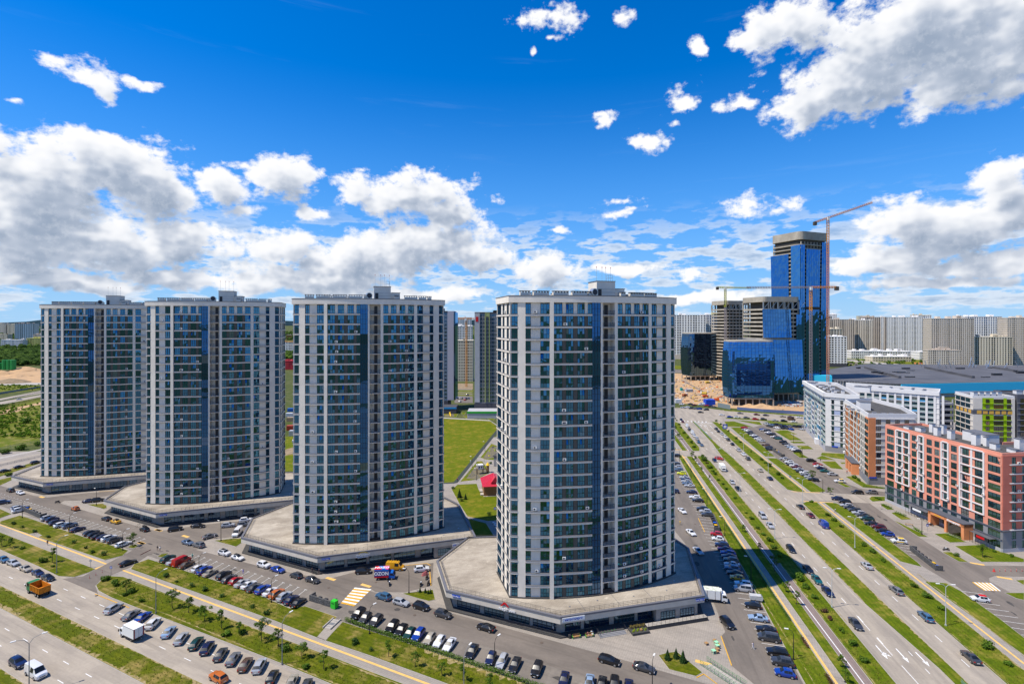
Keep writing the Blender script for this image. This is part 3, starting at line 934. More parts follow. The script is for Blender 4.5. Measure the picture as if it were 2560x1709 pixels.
def sideband(b, v0, v1, u_in, u_out, z0, z1, m=0):
 b.prism([loc2(u_in, v0), loc2(u_out, v0), loc2(u_out, v1), loc2(u_in, v1)], z0, z1, m)
WIN_H0, WIN_H = 0.26,2.50
BAYS = [('corner', .15,1.65),('pier', 1.65,3.46),('win', 3.46,4.70),('white', 4.70,7.0),('win', 7.0,9.24),('fin', 9.24,10.2),
  ('win', 10.2,12.35),('gray', 12.35,13.26),('win', 13.26,15.12),('gray', 15.12,16.16),('win', 16.16,18.02),('gray', 18.02,18.86),
  ('win', 18.86,19.93),('curtain', 19.95,22.3),('pier', 22.3,22.8),('loggia', 22.8,26.15),('pier', 26.15,27.0),
  ('win', 27.0,28.55),('gray', 28.55,29.4),('win', 29.4,31.1),('gray', 31.1,32.14),('win', 32.14,33.9),('gray', 33.9,34.85),
  ('win', 34.85,36.73),('pier', 36.73,37.73),('win', 37.73,39.7),('white', 39.7,42.0),('win', 42.0,43.2),('pier', 43.2,45.1),('corner', 45.1,46.55)]
LEDGES = [(0.0,1.64),(3.47,9.23),(10.21,19.94),(27.01,36.72),(37.74,43.19),(45.11,46.7)]
def window_mesh(w, h=WIN_H, name='window'):
 """frame with mullions, and its panes; local x along the wall, y outwards is -"""
 n = 3 if w > 1.75 else 2
 f = MB()
 t, d = .065,.10
 f.box(0,-d, 0, w, .02, t)
 f.box(0,-d, h - t, w, .02, h)
 tr = h * .42
 for i in range(n + 1):
  x = min(max(w * i / n - t / 2,0), w - t)
  f.box(x, -d - .004, t, x + t, .02, h - t)
 for i in range(n):
  f.box(w * i / n + t / 2 + .003,-d + .002, tr, w * (i + 1) / n - t / 2 - .003,.018, tr + t)
 me = f.mesh(name, M['frame'])
 panes = []
 for i in range(n):
  x0, x1 = w * i / n + t / 2 - .01, w * (i + 1) / n - t / 2 + .01
  p = MB()
  p.face([(0,0,0),(x1 - x0,0,0),(x1 - x0,0, tr - t + .02),(0,0, tr - t + .02)])
  q = MB()
  q.face([(0,0,0),(x1 - x0,0,0),(x1 - x0,0, h - tr - 2 * t + .02),(0,0, h - tr - 2 * t + .02)])
  panes.append((x0, p.mesh('pane', M['glass']), q.mesh('pane', M['glass']), tr))
 whole = MB()
 whole.face([(.02,0,.02),(w - .02,0,.02),(w - .02,0, h - .02),(.02,0, h - .02)])
 return me, panes, whole.mesh('pane', M['glass'])
def joined_window(b, o, ax, w, z, h=WIN_H):
 """window in the joined mesh: material 0 frame, 1 glass"""
 ay = (ax[1],-ax[0])
 def q(x, y, zz):
  return (o[0] + ax[0] * x + ay[0] * y, o[1] + ax[1] * x + ay[1] * y, z + zz)
 n = 2 if w < 2.6 else 3
 b.face([q(0,.02,0), q(w, .02,0), q(w, .02, h), q(0,.02, h)],1)
 t = .07
 for i in range(n + 1):
  x = min(max(w * i / n - t / 2,0), w - t)
  b.face([q(x, .09,0), q(x + t, .09,0), q(x + t, .09, h), q(x, .09, h)],0)
  b.face([q(x, .02,0), q(x, .09,0), q(x, .09, h), q(x, .02, h)],0)
  b.face([q(x + t, .09,0), q(x + t, .02,0), q(x + t, .02, h), q(x + t, .09, h)],0)
 for zz in (0, h * .42, h - t):
  b.face([q(0,.085, zz), q(w, .085, zz), q(w, .085, zz + t), q(0,.085, zz + t)],0)
def pick(me_list):
 return me_list[rnd.randrange(len(me_list))]
def ac_mesh():
 b = MB()
 b.box(-.42,-.32,0,.42,0,.62,0)
 for i in range(10):
  a0, a1 = 2 * math.pi * i / 10,2 * math.pi * (i + 1) / 10
  b.face([(-.1,-.325,.31),(-.1 + .24 * math.cos(a0),-.325,.31 + .24 * math.sin(a0)),(-.1 + .24 * math.cos(a1),-.325,.31 + .24 * math.sin(a1))],1)
 b.box(-.36,-.30,-.10,-.30,0,0,1)
 b.box(.30,-.30,-.10,.36,0,0,1)
 return b.mesh('air_conditioner', [M['white_metal'], M['rail']])
ME = {}
def tower_meshes():
 H = FLOOR * NFL
 # inner hull
 b = MB()
 hull = arc(.3, UW - .3,-.55) + [loc2(UW - .4, DEP)] + [loc2(u, DEP - fv(u) - .4) for u in [UW - .5 - i * 1.9 for i in range(24)]] + [loc2(.4, DEP)]
 # leave the loggia recess open
 fr = arc(.3,22.78,-.55) + [front(22.78,-2.0), front(26.17,-2.0)] + arc(26.17, UW - .3,-.55)
 b.prism(fr + hull[len(arc(.3, UW - .3,-.55)):],0, H + .1,0)
 ME['core'] = b.mesh('core_wall', M['stucco'])
 for k, (typ, u0, u1) in enumerate(BAYS):
  if typ in ('pier', 'fin'):
   b = MB()
   band(b, u0, u1,-.6,.62 if typ == 'fin' else (.30 if u1 - u0 > .6 else .25),0, H + .02)
   ME['bay', k] = b.mesh('pier', M['stucco'])
  elif typ in ('white', 'gray'):
   b = MB()
   top = H if typ == 'white' else H - FLOOR
   band(b, u0, u1,-.6,.02,0, top)
   if typ == 'gray':
    band(b, u0, u1,-.6,.02, top, H, 1)
   ME['bay', k] = b.mesh('wall_panel', [M['stucco'] if typ == 'white' else M['stucco_gray'], M['stucco']])
  elif typ in ('win', 'corner'):
   p0, p1 = Vector(front(u0)), Vector(front(u1))
   ME['win', k] = window_mesh((p1 - p0).length)
  elif typ == 'curtain':
   p0, p1 = Vector(front(u0)), Vector(front(u1))
   w = (p1 - p0).length
   f = MB()
   for i in range(4):
    f.box(w * i / 3 - .04,-.12,0, w * i / 3 + .04,.0, FLOOR)
   for z in (0, FLOOR / 2):
    f.box(0,-.10, z, w, 0, z + .06)
   ME['curtain_frame'] = f.mesh('stair_window', M['frame'])
   f = MB()
   for i in range(3):
    for z in (0, FLOOR / 2):
     f.face([(w * i / 3,-.03, z),(w * (i + 1) / 3,-.03, z),(w * (i + 1) / 3,-.03, z + FLOOR / 2),(w * i / 3,-.03, z + FLOOR / 2)])
   ME['curtain_pane'] = f.mesh('pane', M['curtain'])
 for k, (u0, u1) in enumerate(LEDGES):
  b = MB()
  out = .48 if k in (1,4) else .36
  band(b, u0, u1,-.4, out, -.26,.18,0)
  band(b, u0, u1,-.3, out + .06,.182,.25,1)
  if k in (1,4):
   band(b, u0, u1,-.3, out + .06,-.33,-.262,1)
  ME['ledge', k] = b.mesh('ledge', [M['ledge'], M['ledge_cap']])
 # ledge along a short side
 for k, (ui, uo) in enumerate(((.1,-.40),(UW - .1, UW + .40))):
  b = MB()
  sideband(b, .0, DEP, ui, uo, -.26,.18,0)
  sideband(b, .0, DEP, ui, uo + (-.05 if k == 0 else .05),.182,.25,1)
  ME['side_ledge', k] = b.mesh('ledge', [M['ledge'], M['ledge_cap']])
 # loggia
 p0, p1 = Vector(front(22.82)), Vector(front(26.13))
 w = (p1 - p0).length
 b = MB()
 b.box(0,-.32,-.16, w, 1.95,.0)
 ME['slab'] = b.mesh('balcony_slab', M['ledge'])
 b = MB()
 n = 22
 for i in range(n + 1):
  x = .02 + (w - .06) * i / n
  b.box(x, -.27,.05, x + .022,-.245,1.12)
 b.box(0,-.28,1.10, w, -.23,1.16)
 b.box(0,-.28,.04, w, -.23,.08)
 for x in (0, w * .33, w * .66, w - .05):
  b.box(x, -.285,0, x + .05,-.225,1.17)
 ME['railing'] = b.mesh('railing', M['rail'])
 b = MB()
 b.box(0,0,0,1.0,.08,2.55)
 ME['door'] = b.mesh('door', M['door'])
 ME['ac'] = ac_mesh()
 # joined small windows: left side, right side, back
 b = MB()
 for fl in range(NFL):
  z = fl * FLOOR + WIN_H0
  for side in (0,1):
   for v0, v1 in ((1.0,3.15),(5.3,7.4),(8.8,13.2)):
    if side == 0:
     o, ax = loc2(0, v1),(ST, -CT)
    else:
     o, ax = loc2(UW, v0),(-ST, CT)
    joined_window(b, o, ax, v1 - v0, z)
  for u in (3.5,9,15,21,26,31.5,37.5,42):
   p = Vector(loc2(u + 1.9, DEP - fv(u + 1.9) + .02))
   q = Vector(loc2(u, DEP - fv(u) + .02))
   d = (q - p)
   joined_window(b, p, (d.x / d.length, d.y / d.length), d.length, z)
 # the narrow bays of the front as well
 for k, (typ, u0, u1) in enumerate(BAYS):
  if typ in ('win', 'corner') and u1 - u0 < 1.6:
   p, q = Vector(front(u0)), Vector(front(u1))
   d = q - p
   for fl in range(NFL):
    joined_window(b, p, (d.x / d.length, d.y / d.length), d.length, fl * FLOOR + WIN_H0)
 ME['small_windows'] = b.mesh('small_window', [M['frame'], M['glass']])
 # side walls between the windows
 for side in (0,1):
  b = MB()
  ui, uo = ((.5,-.25) if side == 0 else (UW - .5, UW + .25))
  for v0, v1 in ((-.02,.95),(3.15,5.3),(7.4,8.75),(13.2,13.6)):
   sideband(b, v0, v1, ui, uo, 0, H)
  ME['side_wall', side] = b.mesh('wall_panel', M['stucco'])
 # parapet ring
 b = MB()
 outer = arc(-.45, UW + .45,.55) + [loc2(UW + .6, DEP)] + [loc2(u, DEP - fv(u) + .5) for u in [UW - .2 - i * 2.1 for i in range(23)]] + [loc2(-.6, DEP)]
 b.prism(outer, H + .03, H + 1.62,0)
 ME['parapet'] = b.mesh('parapet', M['stucco'])
 b = MB()
 o2 = offset_poly(outer, .07)
 b.prism(o2, H + 1.625, H + 1.78,0)
 for i in range(0, len(outer)):
  pass
 ME['cap'] = b.mesh('parapet_cap', M['ledge_cap'])
 b = MB()
 b.prism(offset_poly(outer, -.5), H + 1.79, H + 1.84,0)
 ME['roof'] = b.mesh('roof', M['roof'])
 # plinth
 b = MB()
 b.prism(arc(-.3, UW + .3,.45) + [loc2(UW + .4, DEP), loc2(-.4, DEP)],0.001,.30)
 ME['plinth'] = b.mesh('plinth', M['stone_dark'])
 def vent(L):
  b = MB()
  b.box(0,0,0, L, 1.1,.85,0)
  n = max(2, int(L / .8))
  for i in range(n + 1):
   x = (L - .25) * i / n
   b.box(x, .0,.85, x + .25,1.1,1.22,0)
  b.box(-.12,-.12,1.22, L + .12,1.22,1.34,1)
  return b.mesh('roof_vent', [M['stucco'], M['ledge_cap']])
 ME['vents'] = [vent(2.6), vent(4.2), vent(1.4)]
 b = MB()
 b.box(0,0,0,5.4,5.5,4.1,0)
 b.box(-.12,-.12,4.1,5.52,5.62,4.24,1)
 b.box(5.4,.4,0,8.4,4.6,2.2,0)
 b.box(5.52,.28,2.2,8.55,4.7,2.32,1)
 b.box(.4,-.03,0,1.4,0.01,2.1,2)
 for z in (1.2,2.0):
  b.box(0,-.04, z, 5.4,-.005, z + .05,1)
 ME['stair_house'] = b.mesh('stair_house', [M['stucco'], M['ledge_cap'], M['door']])
 b = MB()
 b.tube((0,0,0),(0,0,3.6),.035,5)
 b.tube((0,0,3.6),(0,0,3.9),.09,6,1)
 ME['antenna'] = b.mesh('antenna_pole', [M['steel'], M['sign_red']])
 b = MB()
 b.tube((0,-.55,1.1),(0,.55,1.1),1.0,18)
 b.tube((0,-.58,1.1),(0,-.56,1.1),.8,14,1)
 b.box(-.7,-.5,0,-.6,.5,.7)
 b.box(.6,-.5,0,.7,.5,.7)
 ME['fan'] = b.mesh('ventilation_fan', [M['steel'], M['rail']])
 b = MB()
 for x in (0,1.2):
  for y in (0,1.2):
   b.tube((x, y, 0),(x, y, 1.7),.04,4)
 for z in (.9,1.7):
  b.path([(0,0, z),(1.2,0, z),(1.2,1.2, z),(0,1.2, z),(0,0, z)],.035,4)
 ME['cage'] = b.mesh('ladder_cage', M['steel'])
tower_meshes()
WIDE = [k for k, (t, a, c) in enumerate(BAYS) if t in ('win', 'corner') and c - a >= 1.6]
def tower(x, y, zbase, label, detail):
 rr = random.Random(int(abs(x)) + 5)
 t = empty('apartment_tower', label, 'apartment tower', (x, y, zbase),0, 'round fronted apartment towers')
 t.scale = (1,1,1.014 if x > -10 else (1.024 if x > -100 else 1.033))
 H = FLOOR * NFL
 for nm, key in (('core_wall', 'core'),('parapet', 'parapet'),('parapet_cap', 'cap'),('roof', 'roof'),('plinth', 'plinth'),('wall_panel', ('side_wall', 0)),('wall_panel', ('side_wall', 1))):
  ob(nm, ME[key], t)
 tag(ob('small_window', ME['small_windows'], t), kind='stuff')
 for k, (typ, u0, u1) in enumerate(BAYS):
  if typ in ('pier', 'fin'):
   ob('pier', ME['bay', k], t)
  elif typ in ('white', 'gray'):
   ob('wall_panel', ME['bay', k], t)
  elif typ == 'curtain':
   a = front(u0)
   an = math.atan2(front(u1)[1] - a[1], front(u1)[0] - a[0])
   for fl in range(NFL):
    w = ob('stair_window', ME['curtain_frame'], t, (a[0], a[1], fl * FLOOR), an)
    ob('pane', ME['curtain_pane'], w, rot=(rr.gauss(-.015,.012),0, rr.gauss(0,.01)))
  elif k in WIDE:
   me, panes, whole = ME['win', k]
   a, c = front(u0), front(u1)
   an = math.atan2(c[1] - a[1], c[0] - a[0])
   for fl in range(NFL):
    w = ob('window', me, t, (a[0], a[1], fl * FLOOR + WIN_H0), an)
    # each sash hangs a little out of true, so each mirrors its own piece of sky
    opened = rr.randrange(len(panes)) if rr.random() < (.30 if fl > 8 else .14) else -1
    if not detail and opened < 0:
     ob('pane', whole, w, (0,-.03,0), rot=(rr.gauss(-.016,.022),0, rr.gauss(0,.014)))
     continue
    for i, (x0, lo, up, tr) in enumerate(panes):
     ob('pane', lo, w, (x0,-.03,.055), rot=(rr.gauss(-.012,.022),0, rr.gauss(0,.014)))
     if i == opened:
      tilt = -rr.uniform(.12,.30)
      ob('pane', up, w, (x0,-.06, tr + .055), rot=(tilt, 0,0))
     else:
      ob('pane', up, w, (x0,-.03, tr + .055), rot=(rr.gauss(-.018,.024),0, rr.gauss(0,.014)))
 for fl in range(NFL + 1):
  for k in range(len(LEDGES)):
   if fl > 0 and fl < NFL:
    ob('ledge', ME['ledge', k], t, (0,0, fl * FLOOR))
  if 0 < fl < NFL:
   ob('ledge', ME['side_ledge', 0], t, (0,0, fl * FLOOR))
   ob('ledge', ME['side_ledge', 1], t, (0,0, fl * FLOOR))
 a, c = front(22.82), front(26.13)
 an = math.atan2(c[1] - a[1], c[0] - a[0])
 di = front(24.3,-1.9)
 for fl in range(NFL):
  s = ob('balcony', ME['slab'], t, (a[0], a[1], fl * FLOOR), an)
  ob('railing', ME['railing'], s)
  ob('door', ME['door'], s, (1.45,1.80,.02))
 for k in range(26 if detail else 18):
  kk = rr.choice([3,7,7,11,18,22,26])
  u = (BAYS[kk][1] + BAYS[kk][2]) / 2 + rr.uniform(-.2,.3)
  p = front(u, .03)
  ob('air_conditioner', ME['ac'], t, (p[0], p[1], rr.randrange(1, NFL) * FLOOR + .45), ang_at(u))
 for k in range(5):
  p = loc2(-.28, rr.choice([4.3,8.0,.5]))
  ob('air_conditioner', ME['ac'], t, (p[0], p[1], rr.randrange(2, NFL) * FLOOR + .5), TH - math.pi / 2)
 zr = H + 1.84
 for u, v, i in ((3.0,1.6,0),(6.4,1.0,1),(11.5,0.2,1),(16.4,-.6,1),(21.0,-.5,0),(34,1.2,1),(38.8,2.0,0),(41.8,3.0,2),(30.8,.4,2),(8,9,1),(15,11,1),(35,11,1)):
  p = loc2(u, v)
  ob('roof_vent', ME['vents'][i], t, (p[0], p[1], zr), TH)
 p = loc2(24.2,1.4)
 sh = ob('stair_house', ME['stair_house'], t, (p[0], p[1], zr), TH)
 for dx in (.4,2.2,3.4,5.0):
  ob('antenna_pole', ME['antenna'], sh, (dx, 1.0 + .2 * dx, 4.2))
 if detail:
  ob('ladder_cage', ME['cage'], sh, (3.9,1.0,4.24))
 p = loc2(22.6,-.2)
 ob('ventilation_fan', ME['fan'], t, (p[0], p[1], zr), TH + .3)
 return t
TW = [(-.3,131.1,5.0),(-68.3,163.0,5.0),(-139.5,198.7,5.0),(-211.9,234.2,5.0)]
LB = ['rightmost and closest of the four round fronted towers, beside the boulevard', 'third tower from the left, standing over the podium with the yellow van',
   'second tower from the left of the four round fronted apartment towers', 'leftmost and most distant of the four round fronted apartment towers']
TOWERS = [tower(x, y, z, l, i < 2) for i, ((x, y, z), l) in enumerate(zip(TW, LB))]
# ------------------------------------------------------------------ podiums
def text_mesh(s, size, m, depth=.03, bold=0.0):
 cu = bpy.data.curves.new('letters', 'FONT')
 cu.body = s
 cu.size = size
 cu.extrude = depth
 cu.offset = bold
 cu.align_x = 'CENTER'
 cu.resolution_u = 2
 o = bpy.data.objects.new('letters', cu)
 col.objects.link(o)
 dg = bpy.context.evaluated_depsgraph_get()
 dg.update()
 me = bpy.data.meshes.new_from_object(o.evaluated_get(dg))
 bpy.data.objects.remove(o)
 me.materials.clear()
 me.materials.append(m)
 me.name = 'letters'
 return me
def edge_frame(p, q):
 p, q = Vector(p), Vector(q)
 d = q - p
 L = d.length
 d.normalize()
 return p, d, Vector((d.y, -d.x)), L         # start, along, outwards (for ccw outlines), length
def podium(P, label, shops, zt=5.0):
 """P: ccw outline of the roof edge; front edges 0 and 1, then right, back, left"""
 c = Vector(P[1])
 t = empty('shop_podium', label, 'podium', (c.x, c.y, 0),0, 'shop podiums under the towers')
 off = (-c.x, -c.y, 0)
 def put(name, mb, m, parent=t, loc=off, rz=0):
  return ob(name, mb.mesh(name, m), parent, loc, rz)
 b = MB()
 b.prism(P, 3.55, zt - .02,0)
 put('fascia', b, M['fascia'])
 b = MB()
 b.prism(offset_poly(P, -.55), zt - .04, zt, 0)
 put('roof_deck', b, M['deck'])
 b = MB()
 n = len(P)
 inner = offset_poly(P, -.5)
 outer = offset_poly(P, .10)
 if area2(P) < 0:
  raise ValueError('outline')
 for i in range(n):
  j = (i + 1) % n
  b.face([(*outer[i], zt + .30),(*outer[j], zt + .30),(*inner[j], zt + .30),(*inner[i], zt + .30)])
  b.face([(*outer[i], zt - .12),(*outer[j], zt - .12),(*outer[j], zt + .30),(*outer[i], zt + .30)])
  b.face([(*inner[j], zt - .1),(*inner[i], zt - .1),(*inner[i], zt + .30),(*inner[j], zt + .30)])
 put('parapet_cap', b, mat('podium_cap', (.16,.16,.18),.6,.2,.4) if 'podium_cap' not in bpy.data.materials else bpy.data.materials['podium_cap'])
 # lower body set back under the fascia
 body = offset_poly(P, -2.1)
 b = MB()
 b.prism(body, .3,3.6,0)
 put('wall', b, M['pod_wall'])
 b = MB()
 b.prism(offset_poly(P, -.2),.012,.32,0)
 put('plinth', b, M['stone_dark'])
 # shop fronts along the two front edges
 for e in (0,1):
  p, d, o, L = edge_frame(body[e], body[e + 1])
  x = 1.2
  rr = random.Random(e + int(abs(P[0][0])))
  while x < L - 3.5:
   w = min(rr.choice([4.0,5.5,6.5]), L - 1.0 - x)
   f = MB()
   k = max(2, int(w / 1.1))
   for i in range(k + 1):
    xx = (w - .07) * i / k
    f.box(xx, -.09,0, xx + .07,.02,2.75)
   for z in (0,.75,2.68):
    f.box(0,-.085, z, w, .015, z + .07)
   pos = p + d * x + o * .02
   s = ob('shop_window', f.mesh('shop_window', M['frame']), t, (pos.x - c.x, pos.y - c.y, .45), math.atan2(d.y, d.x))
   g = MB()
   g.face([(0,-.02,0),(w, -.02,0),(w, -.02,2.75),(0,-.02,2.75)])
   ob('pane', g.mesh('pane', M['shop_glass']), s)
   x += w + rr.choice([.9,1.3,1.8])
  # glazed end bay flush with the fascia on the long side
 p, d, o, L = edge_frame(P[1], P[2])
 ax = (d.x, d.y)
 for x0, x1 in ((L - 13.5, L - 2.0),):
  b = MB()
  m0 = p + d * ((x0 + x1) / 2) - o * .75
  b.obox(m0, ax, (x1 - x0) / 2,.70,.33,3.56)
  put('end_wall', b, M['pod_wall'])
  for a0, a1 in ((x0 + 1.2, x0 + 5.2),(x0 + 6.6, x0 + 10.6)):
   w = a1 - a0
   f = MB()
   for i in range(6):
    xx = (w - .07) * i / 5
    f.box(xx, -.09,0, xx + .07,.02,2.1)
   for z in (0,.9,2.03):
    f.box(0,-.085, z, w, .015, z + .07)
   pos = p + d * a0 - o * .04
   s = ob('shop_window', f.mesh('shop_window', M['frame']), t, (pos.x - c.x, pos.y - c.y, .75), math.atan2(d.y, d.x))
   g = MB()
   g.face([(0,-.02,0),(w, -.02,0),(w, -.02,2.1),(0,-.02,2.1)])
   ob('pane', g.mesh('pane', M['shop_glass']), s)
 # railing round the roof deck, set in from the edge
 R = offset_poly(P, -1.0)
 b = MB()
 for i in range(n):
  p, d, o, L = edge_frame(R[i], R[(i + 1) % n])
  k = max(1, int(L / 1.25))
  for j in range(k + 1):
   q = p + d * (L * j / k)
   b.tube((q.x, q.y, zt),(q.x, q.y, zt + 1.12),.028,4)
  for z in (.35,.75,1.12):
   b.tube((*p, zt + z),(*(p + d * L), zt + z),.022 if z < 1 else .03,4)
  kk = int(L / .16)
  for j in range(kk):
   q = p + d * (L * j / kk)
   b.face([(q.x, q.y, zt + .1),(q.x + d.x * .022, q.y + d.y * .022, zt + .1),(q.x + d.x * .022, q.y + d.y * .022, zt + 1.1),(q.x, q.y, zt + 1.1)])
 put('railing', b, mat('deck_rail', (.12,.11,.10),.6,.2,.4) if 'deck_rail' not in bpy.data.materials else bpy.data.materials['deck_rail'])
 # seams and drains in the roof deck
 rr = random.Random(int(P[1][0]))
 p, d, o, L = edge_frame(P[1], P[2])
 for f in (.18,.42,.66):
  b = MB()
  q = p + d * (L * f) - o * 1.2
  b.obox((q.x - o.x * 3.0, q.y - o.y * 3.0),(-o.x, -o.y),3.0,.05, zt, zt + .015)
  put('deck_seam', b, M['ledge_cap'])
 for f, e in ((.10,4),(.30,5),(.55,4.5),(.80,5),(.92,9)):
  b = MB()
  q = p + d * (L * f) - o * e
  b.tube((q.x, q.y, zt),(q.x, q.y, zt + .12),.22,8)
  put('roof_drain', b, M['steel'])
 # street railing at the foot of the shop front
 p, d, o, L = edge_frame(P[0], P[1])
 b = MB()
 for j in range(int(L / 1.3)):
  if j * 1.3 < L * .42:
   continue
  q = p + d * (j * 1.3) - o * .3
  b.tube((q.x, q.y, .3),(q.x, q.y, 1.35),.025,4)
 for z in (.7,1.0,1.35):
  a, e = p + d * (L * .42) - o * .3, p + d * (L - .5) - o * .3
  b.tube((a.x, a.y, z),(e.x, e.y, z),.025,4)
 put('entrance_railing', b, M['rail'])
 return t, c
def rel(T, pts):
 return [(T[0] + a, T[1] + b) for a, b in pts]
PODS = [rel(TW[0],[(-16.7,2.8),(11.6,-9.4),(48.9,.2),(54.4,27.9),(50,42),(-14,36),(-21.5,19.4)]),
  rel(TW[1],[(-18.7,4.0),(11.1,-10.2),(56.7,4.4),(48.3,34.1),(42,42),(-16,36),(-23.5,20.1)]),
  rel(TW[2],[(-19.2,3.4),(10.8,-10.8),(56.0,4.2),(48.3,34.1),(42,42),(-16,36),(-23.7,20.1)]),
  rel(TW[3],[(-13.0,-.6),(10.2,-10.6),(56.0,4.2),(48.3,34.1),(42,42),(-14,36),(-16.9,18.6)])]
PLAB = ['shop podium with grey fascia, steps and planter under the rightmost round tower', 'shop podium behind the parked yellow van, with a blue lettered white sign',
  'shop podium under the second round tower from the left', 'shop podium under the leftmost round tower']
PT = [podium(P, l, None) for P, l in zip(PODS, PLAB)]
def wall_sign(k, e, x, z, w, h, base, txt, tm, size, name='sign', out=.06, dz=.28):
 t, c = PT[k]
 p, d, o, L = edge_frame(PODS[k][e], PODS[k][e + 1])
 x = x * L
 pos = p + d * x + o * (.10 + out)
 an = math.atan2(d.y, d.x)
 if base:
  b = MB()
  b.box(-w / 2,-.05,0, w / 2,.05, h)
  s = ob(name, b.mesh(name, base), t, (pos.x - c.x, pos.y - c.y, z), an)
  if txt:
   ob('letters', text_mesh(txt, size, tm, .012,.01), s, (0,-.07, h * dz), rot=(rad(90),0,0))
 else:
  ob('sign', text_mesh(txt, size, tm, .05,.015), t, (pos.x - c.x, pos.y - c.y, z), rot=(rad(90),0, an))
W = M['sign_white']
for k, e, x, n in ((0,0,.10, '10'),(0,1,.965, '10'),(1,1,.05, '12'),(2,1,.05, '14'),(3,1,.05, '16')):
 wall_sign(k, e, x, 4.15,2.4,.55, M['sign_blue'], 'просп. Мира  ' + n, W, .34)
wall_sign(0,1,.085,4.0,5.6,.95, W, 'нитроэнерго', M['sign_blue'],.72)
wall_sign(0,0,.56,3.75,1,1, None, 'март инн', W, 1.0)
wall_sign(1,1,.885,2.95,4.4,1.05, W, 'SNEAK•FRESH', M['sign_blue'],.66)
wall_sign(1,1,.27,3.75,1,1, None, 'домикс', W, 1.15)
wall_sign(1,1,.27,3.45,1,1, None, 'домашний магазин', W, .34)
wall_sign(1,1,.09,2.9,1.0,.45, M['sign_yellow'], None, W, .3, out=-1.9)
wall_sign(2,1,.93,2.95,4.2,.5, W, 'ХЛЕБ МОЛОКО ВЫПЕЧКА', M['sign_red'],.33)
# the red roof shaped mark over the hotel shop's letters
t, c = PT[0]
p, d, o, L = edge_frame(PODS[0][0], PODS[0][1])
b = MB()
for s0 in (-1,1):
 b.face([(0,0,1.1),(s0 * 1.25,0,0),(s0 * .75,0,0),(0,0,.6)] if s0 < 0 else [(0,0,.6),(s0 * .75,0,0),(s0 * 1.25,0,0),(0,0,1.1)])
 b.face([(s0 * .1,.05,.55),(s0 * .55,.05,.2),(s0 * .55,.05,.75),(s0 * .3,.05,1.0)])
q = p + d * (L * .54) + o * .2
ob('sign', b.mesh('sign', M['sign_red']), t, (q.x - c.x, q.y - c.y, 4.75), math.atan2(d.y, d.x))
# yellow arc over the other shop's letters
t, c = PT[1]
p, d, o, L = edge_frame(PODS[1][1], PODS[1][2])
b = MB()
for i in range(8):
 a0, a1 = rad(35 + 110 * i / 8), rad(35 + 110 * (i + 1) / 8)
 b.face([(1.5 * math.cos(a1),0,1.1 * math.sin(a1)),(1.7 * math.cos(a1),0,1.3 * math.sin(a1)),(1.7 * math.cos(a0),0,1.3 * math.sin(a0)),(1.5 * math.cos(a0),0,1.1 * math.sin(a0))])
q = p + d * (L * .27) + o * .18
ob('sign', b.mesh('sign', M['sign_yellow']), t, (q.x - c.x, q.y - c.y, 3.95), math.atan2(d.y, d.x))
# steps, landing and planter before the closest podium
p, d, o, L = edge_frame(PODS[0][1], PODS[0][2])
st = empty('entrance_steps', 'dark stone steps with rails leading up to the closest podium', 'steps', tuple(p + d * 13.5 + o * .5) + (0,), math.atan2(d.y, d.x))
b = MB()
b.box(-4.2,-.2,.02,2.6,3.0,.42)
ob('landing', b.mesh('landing', M['stone_dark']), st)
lt = mat('step_stone', (.22,.22,.23),.8,0,.2)
for i in range(3):
 b = MB()
 b.box(-4.2,-1.4 + .4 * i, .015,2.6,-1.0 + .4 * i - .004,.10 + .1 * i)
 ob('step', b.mesh('step', lt), st)
for x in (-4.3,2.7):
 b = MB()
 b.path([(x, -1.5,.1),(x, -1.5,1.0),(x, -.1,1.35),(x, 1.6,1.35),(x, 1.6,.4)],.03,5)
 b.tube((x, -.1,.4),(x, -.1,1.35),.03,5)
 ob('railing', b.mesh('railing', M['rail']), st)
rmp = empty('access_ramp', 'long grey access ramp with railing below the closest podium', 'ramp', tuple(p + d * 17.2 + o * .2) + (0,), math.atan2(d.y, d.x))
b = MB()
b.box(4.4,-1.7,.012,21,-.15,.85,0)
b.box(4.4,-1.55,.851,21,-.25,.87,1)
ob('ramp_wall', b.mesh('ramp_wall', [M['stone_dark'], M['kerb']]), rmp)
b = MB()
for i in range(15):
 b.tube((4.6 + i * 1.16,-1.62,.85),(4.6 + i * 1.16,-1.62,1.8),.03,4)
for z in (1.2,1.5,1.8):
 b.tube((4.5,-1.62, z),(20.9,-1.62, z),.028,4)
ob('railing', b.mesh('railing', M['rail']), rmp)
# ================================================================== apartment blocks right of the boulevard
M['coral'] = mat('plaster_coral', (.72,.30,.21),.9,0,.12,(.3,.12))
M['coral_dark'] = mat('plaster_brick_red', (.58,.185,.13),.9,0,.12,(.3,.12))
M['orange'] = mat('plaster_orange', (.72,.28,.12),.9,0,.12,(.3,.12))
M['white_pl'] = mat('plaster_white', (.70,.69,.68),.9,0,.12,(.3,.08))
M['cream_pl'] = mat('plaster_cream', (.66,.61,.53),.9,0,.12,(.3,.08))
M['gray_pl'] = mat('plaster_gray', (.25,.25,.26),.9,0,.12,(.3,.1))
M['dgray_pl'] = mat('plaster_dark_gray', (.10,.105,.125),.9,0,.12,(.3,.1))
M['light_gray'] = mat('plaster_light_gray', (.42,.42,.44),.9,0,.12,(.3,.1))
M['lime'] = mat('plaster_lime', (.30,.46,.01),.9,0,.12)
M['amber'] = mat('panel_amber', (.62,.36,.07),.8,0,.2)
M['sky_panel'] = mat('panel_sky_blue', (.10,.36,.62),.5,0,.3)
M['lilac_panel'] = mat('panel_lilac', (.36,.42,.60),.6,0,.3)
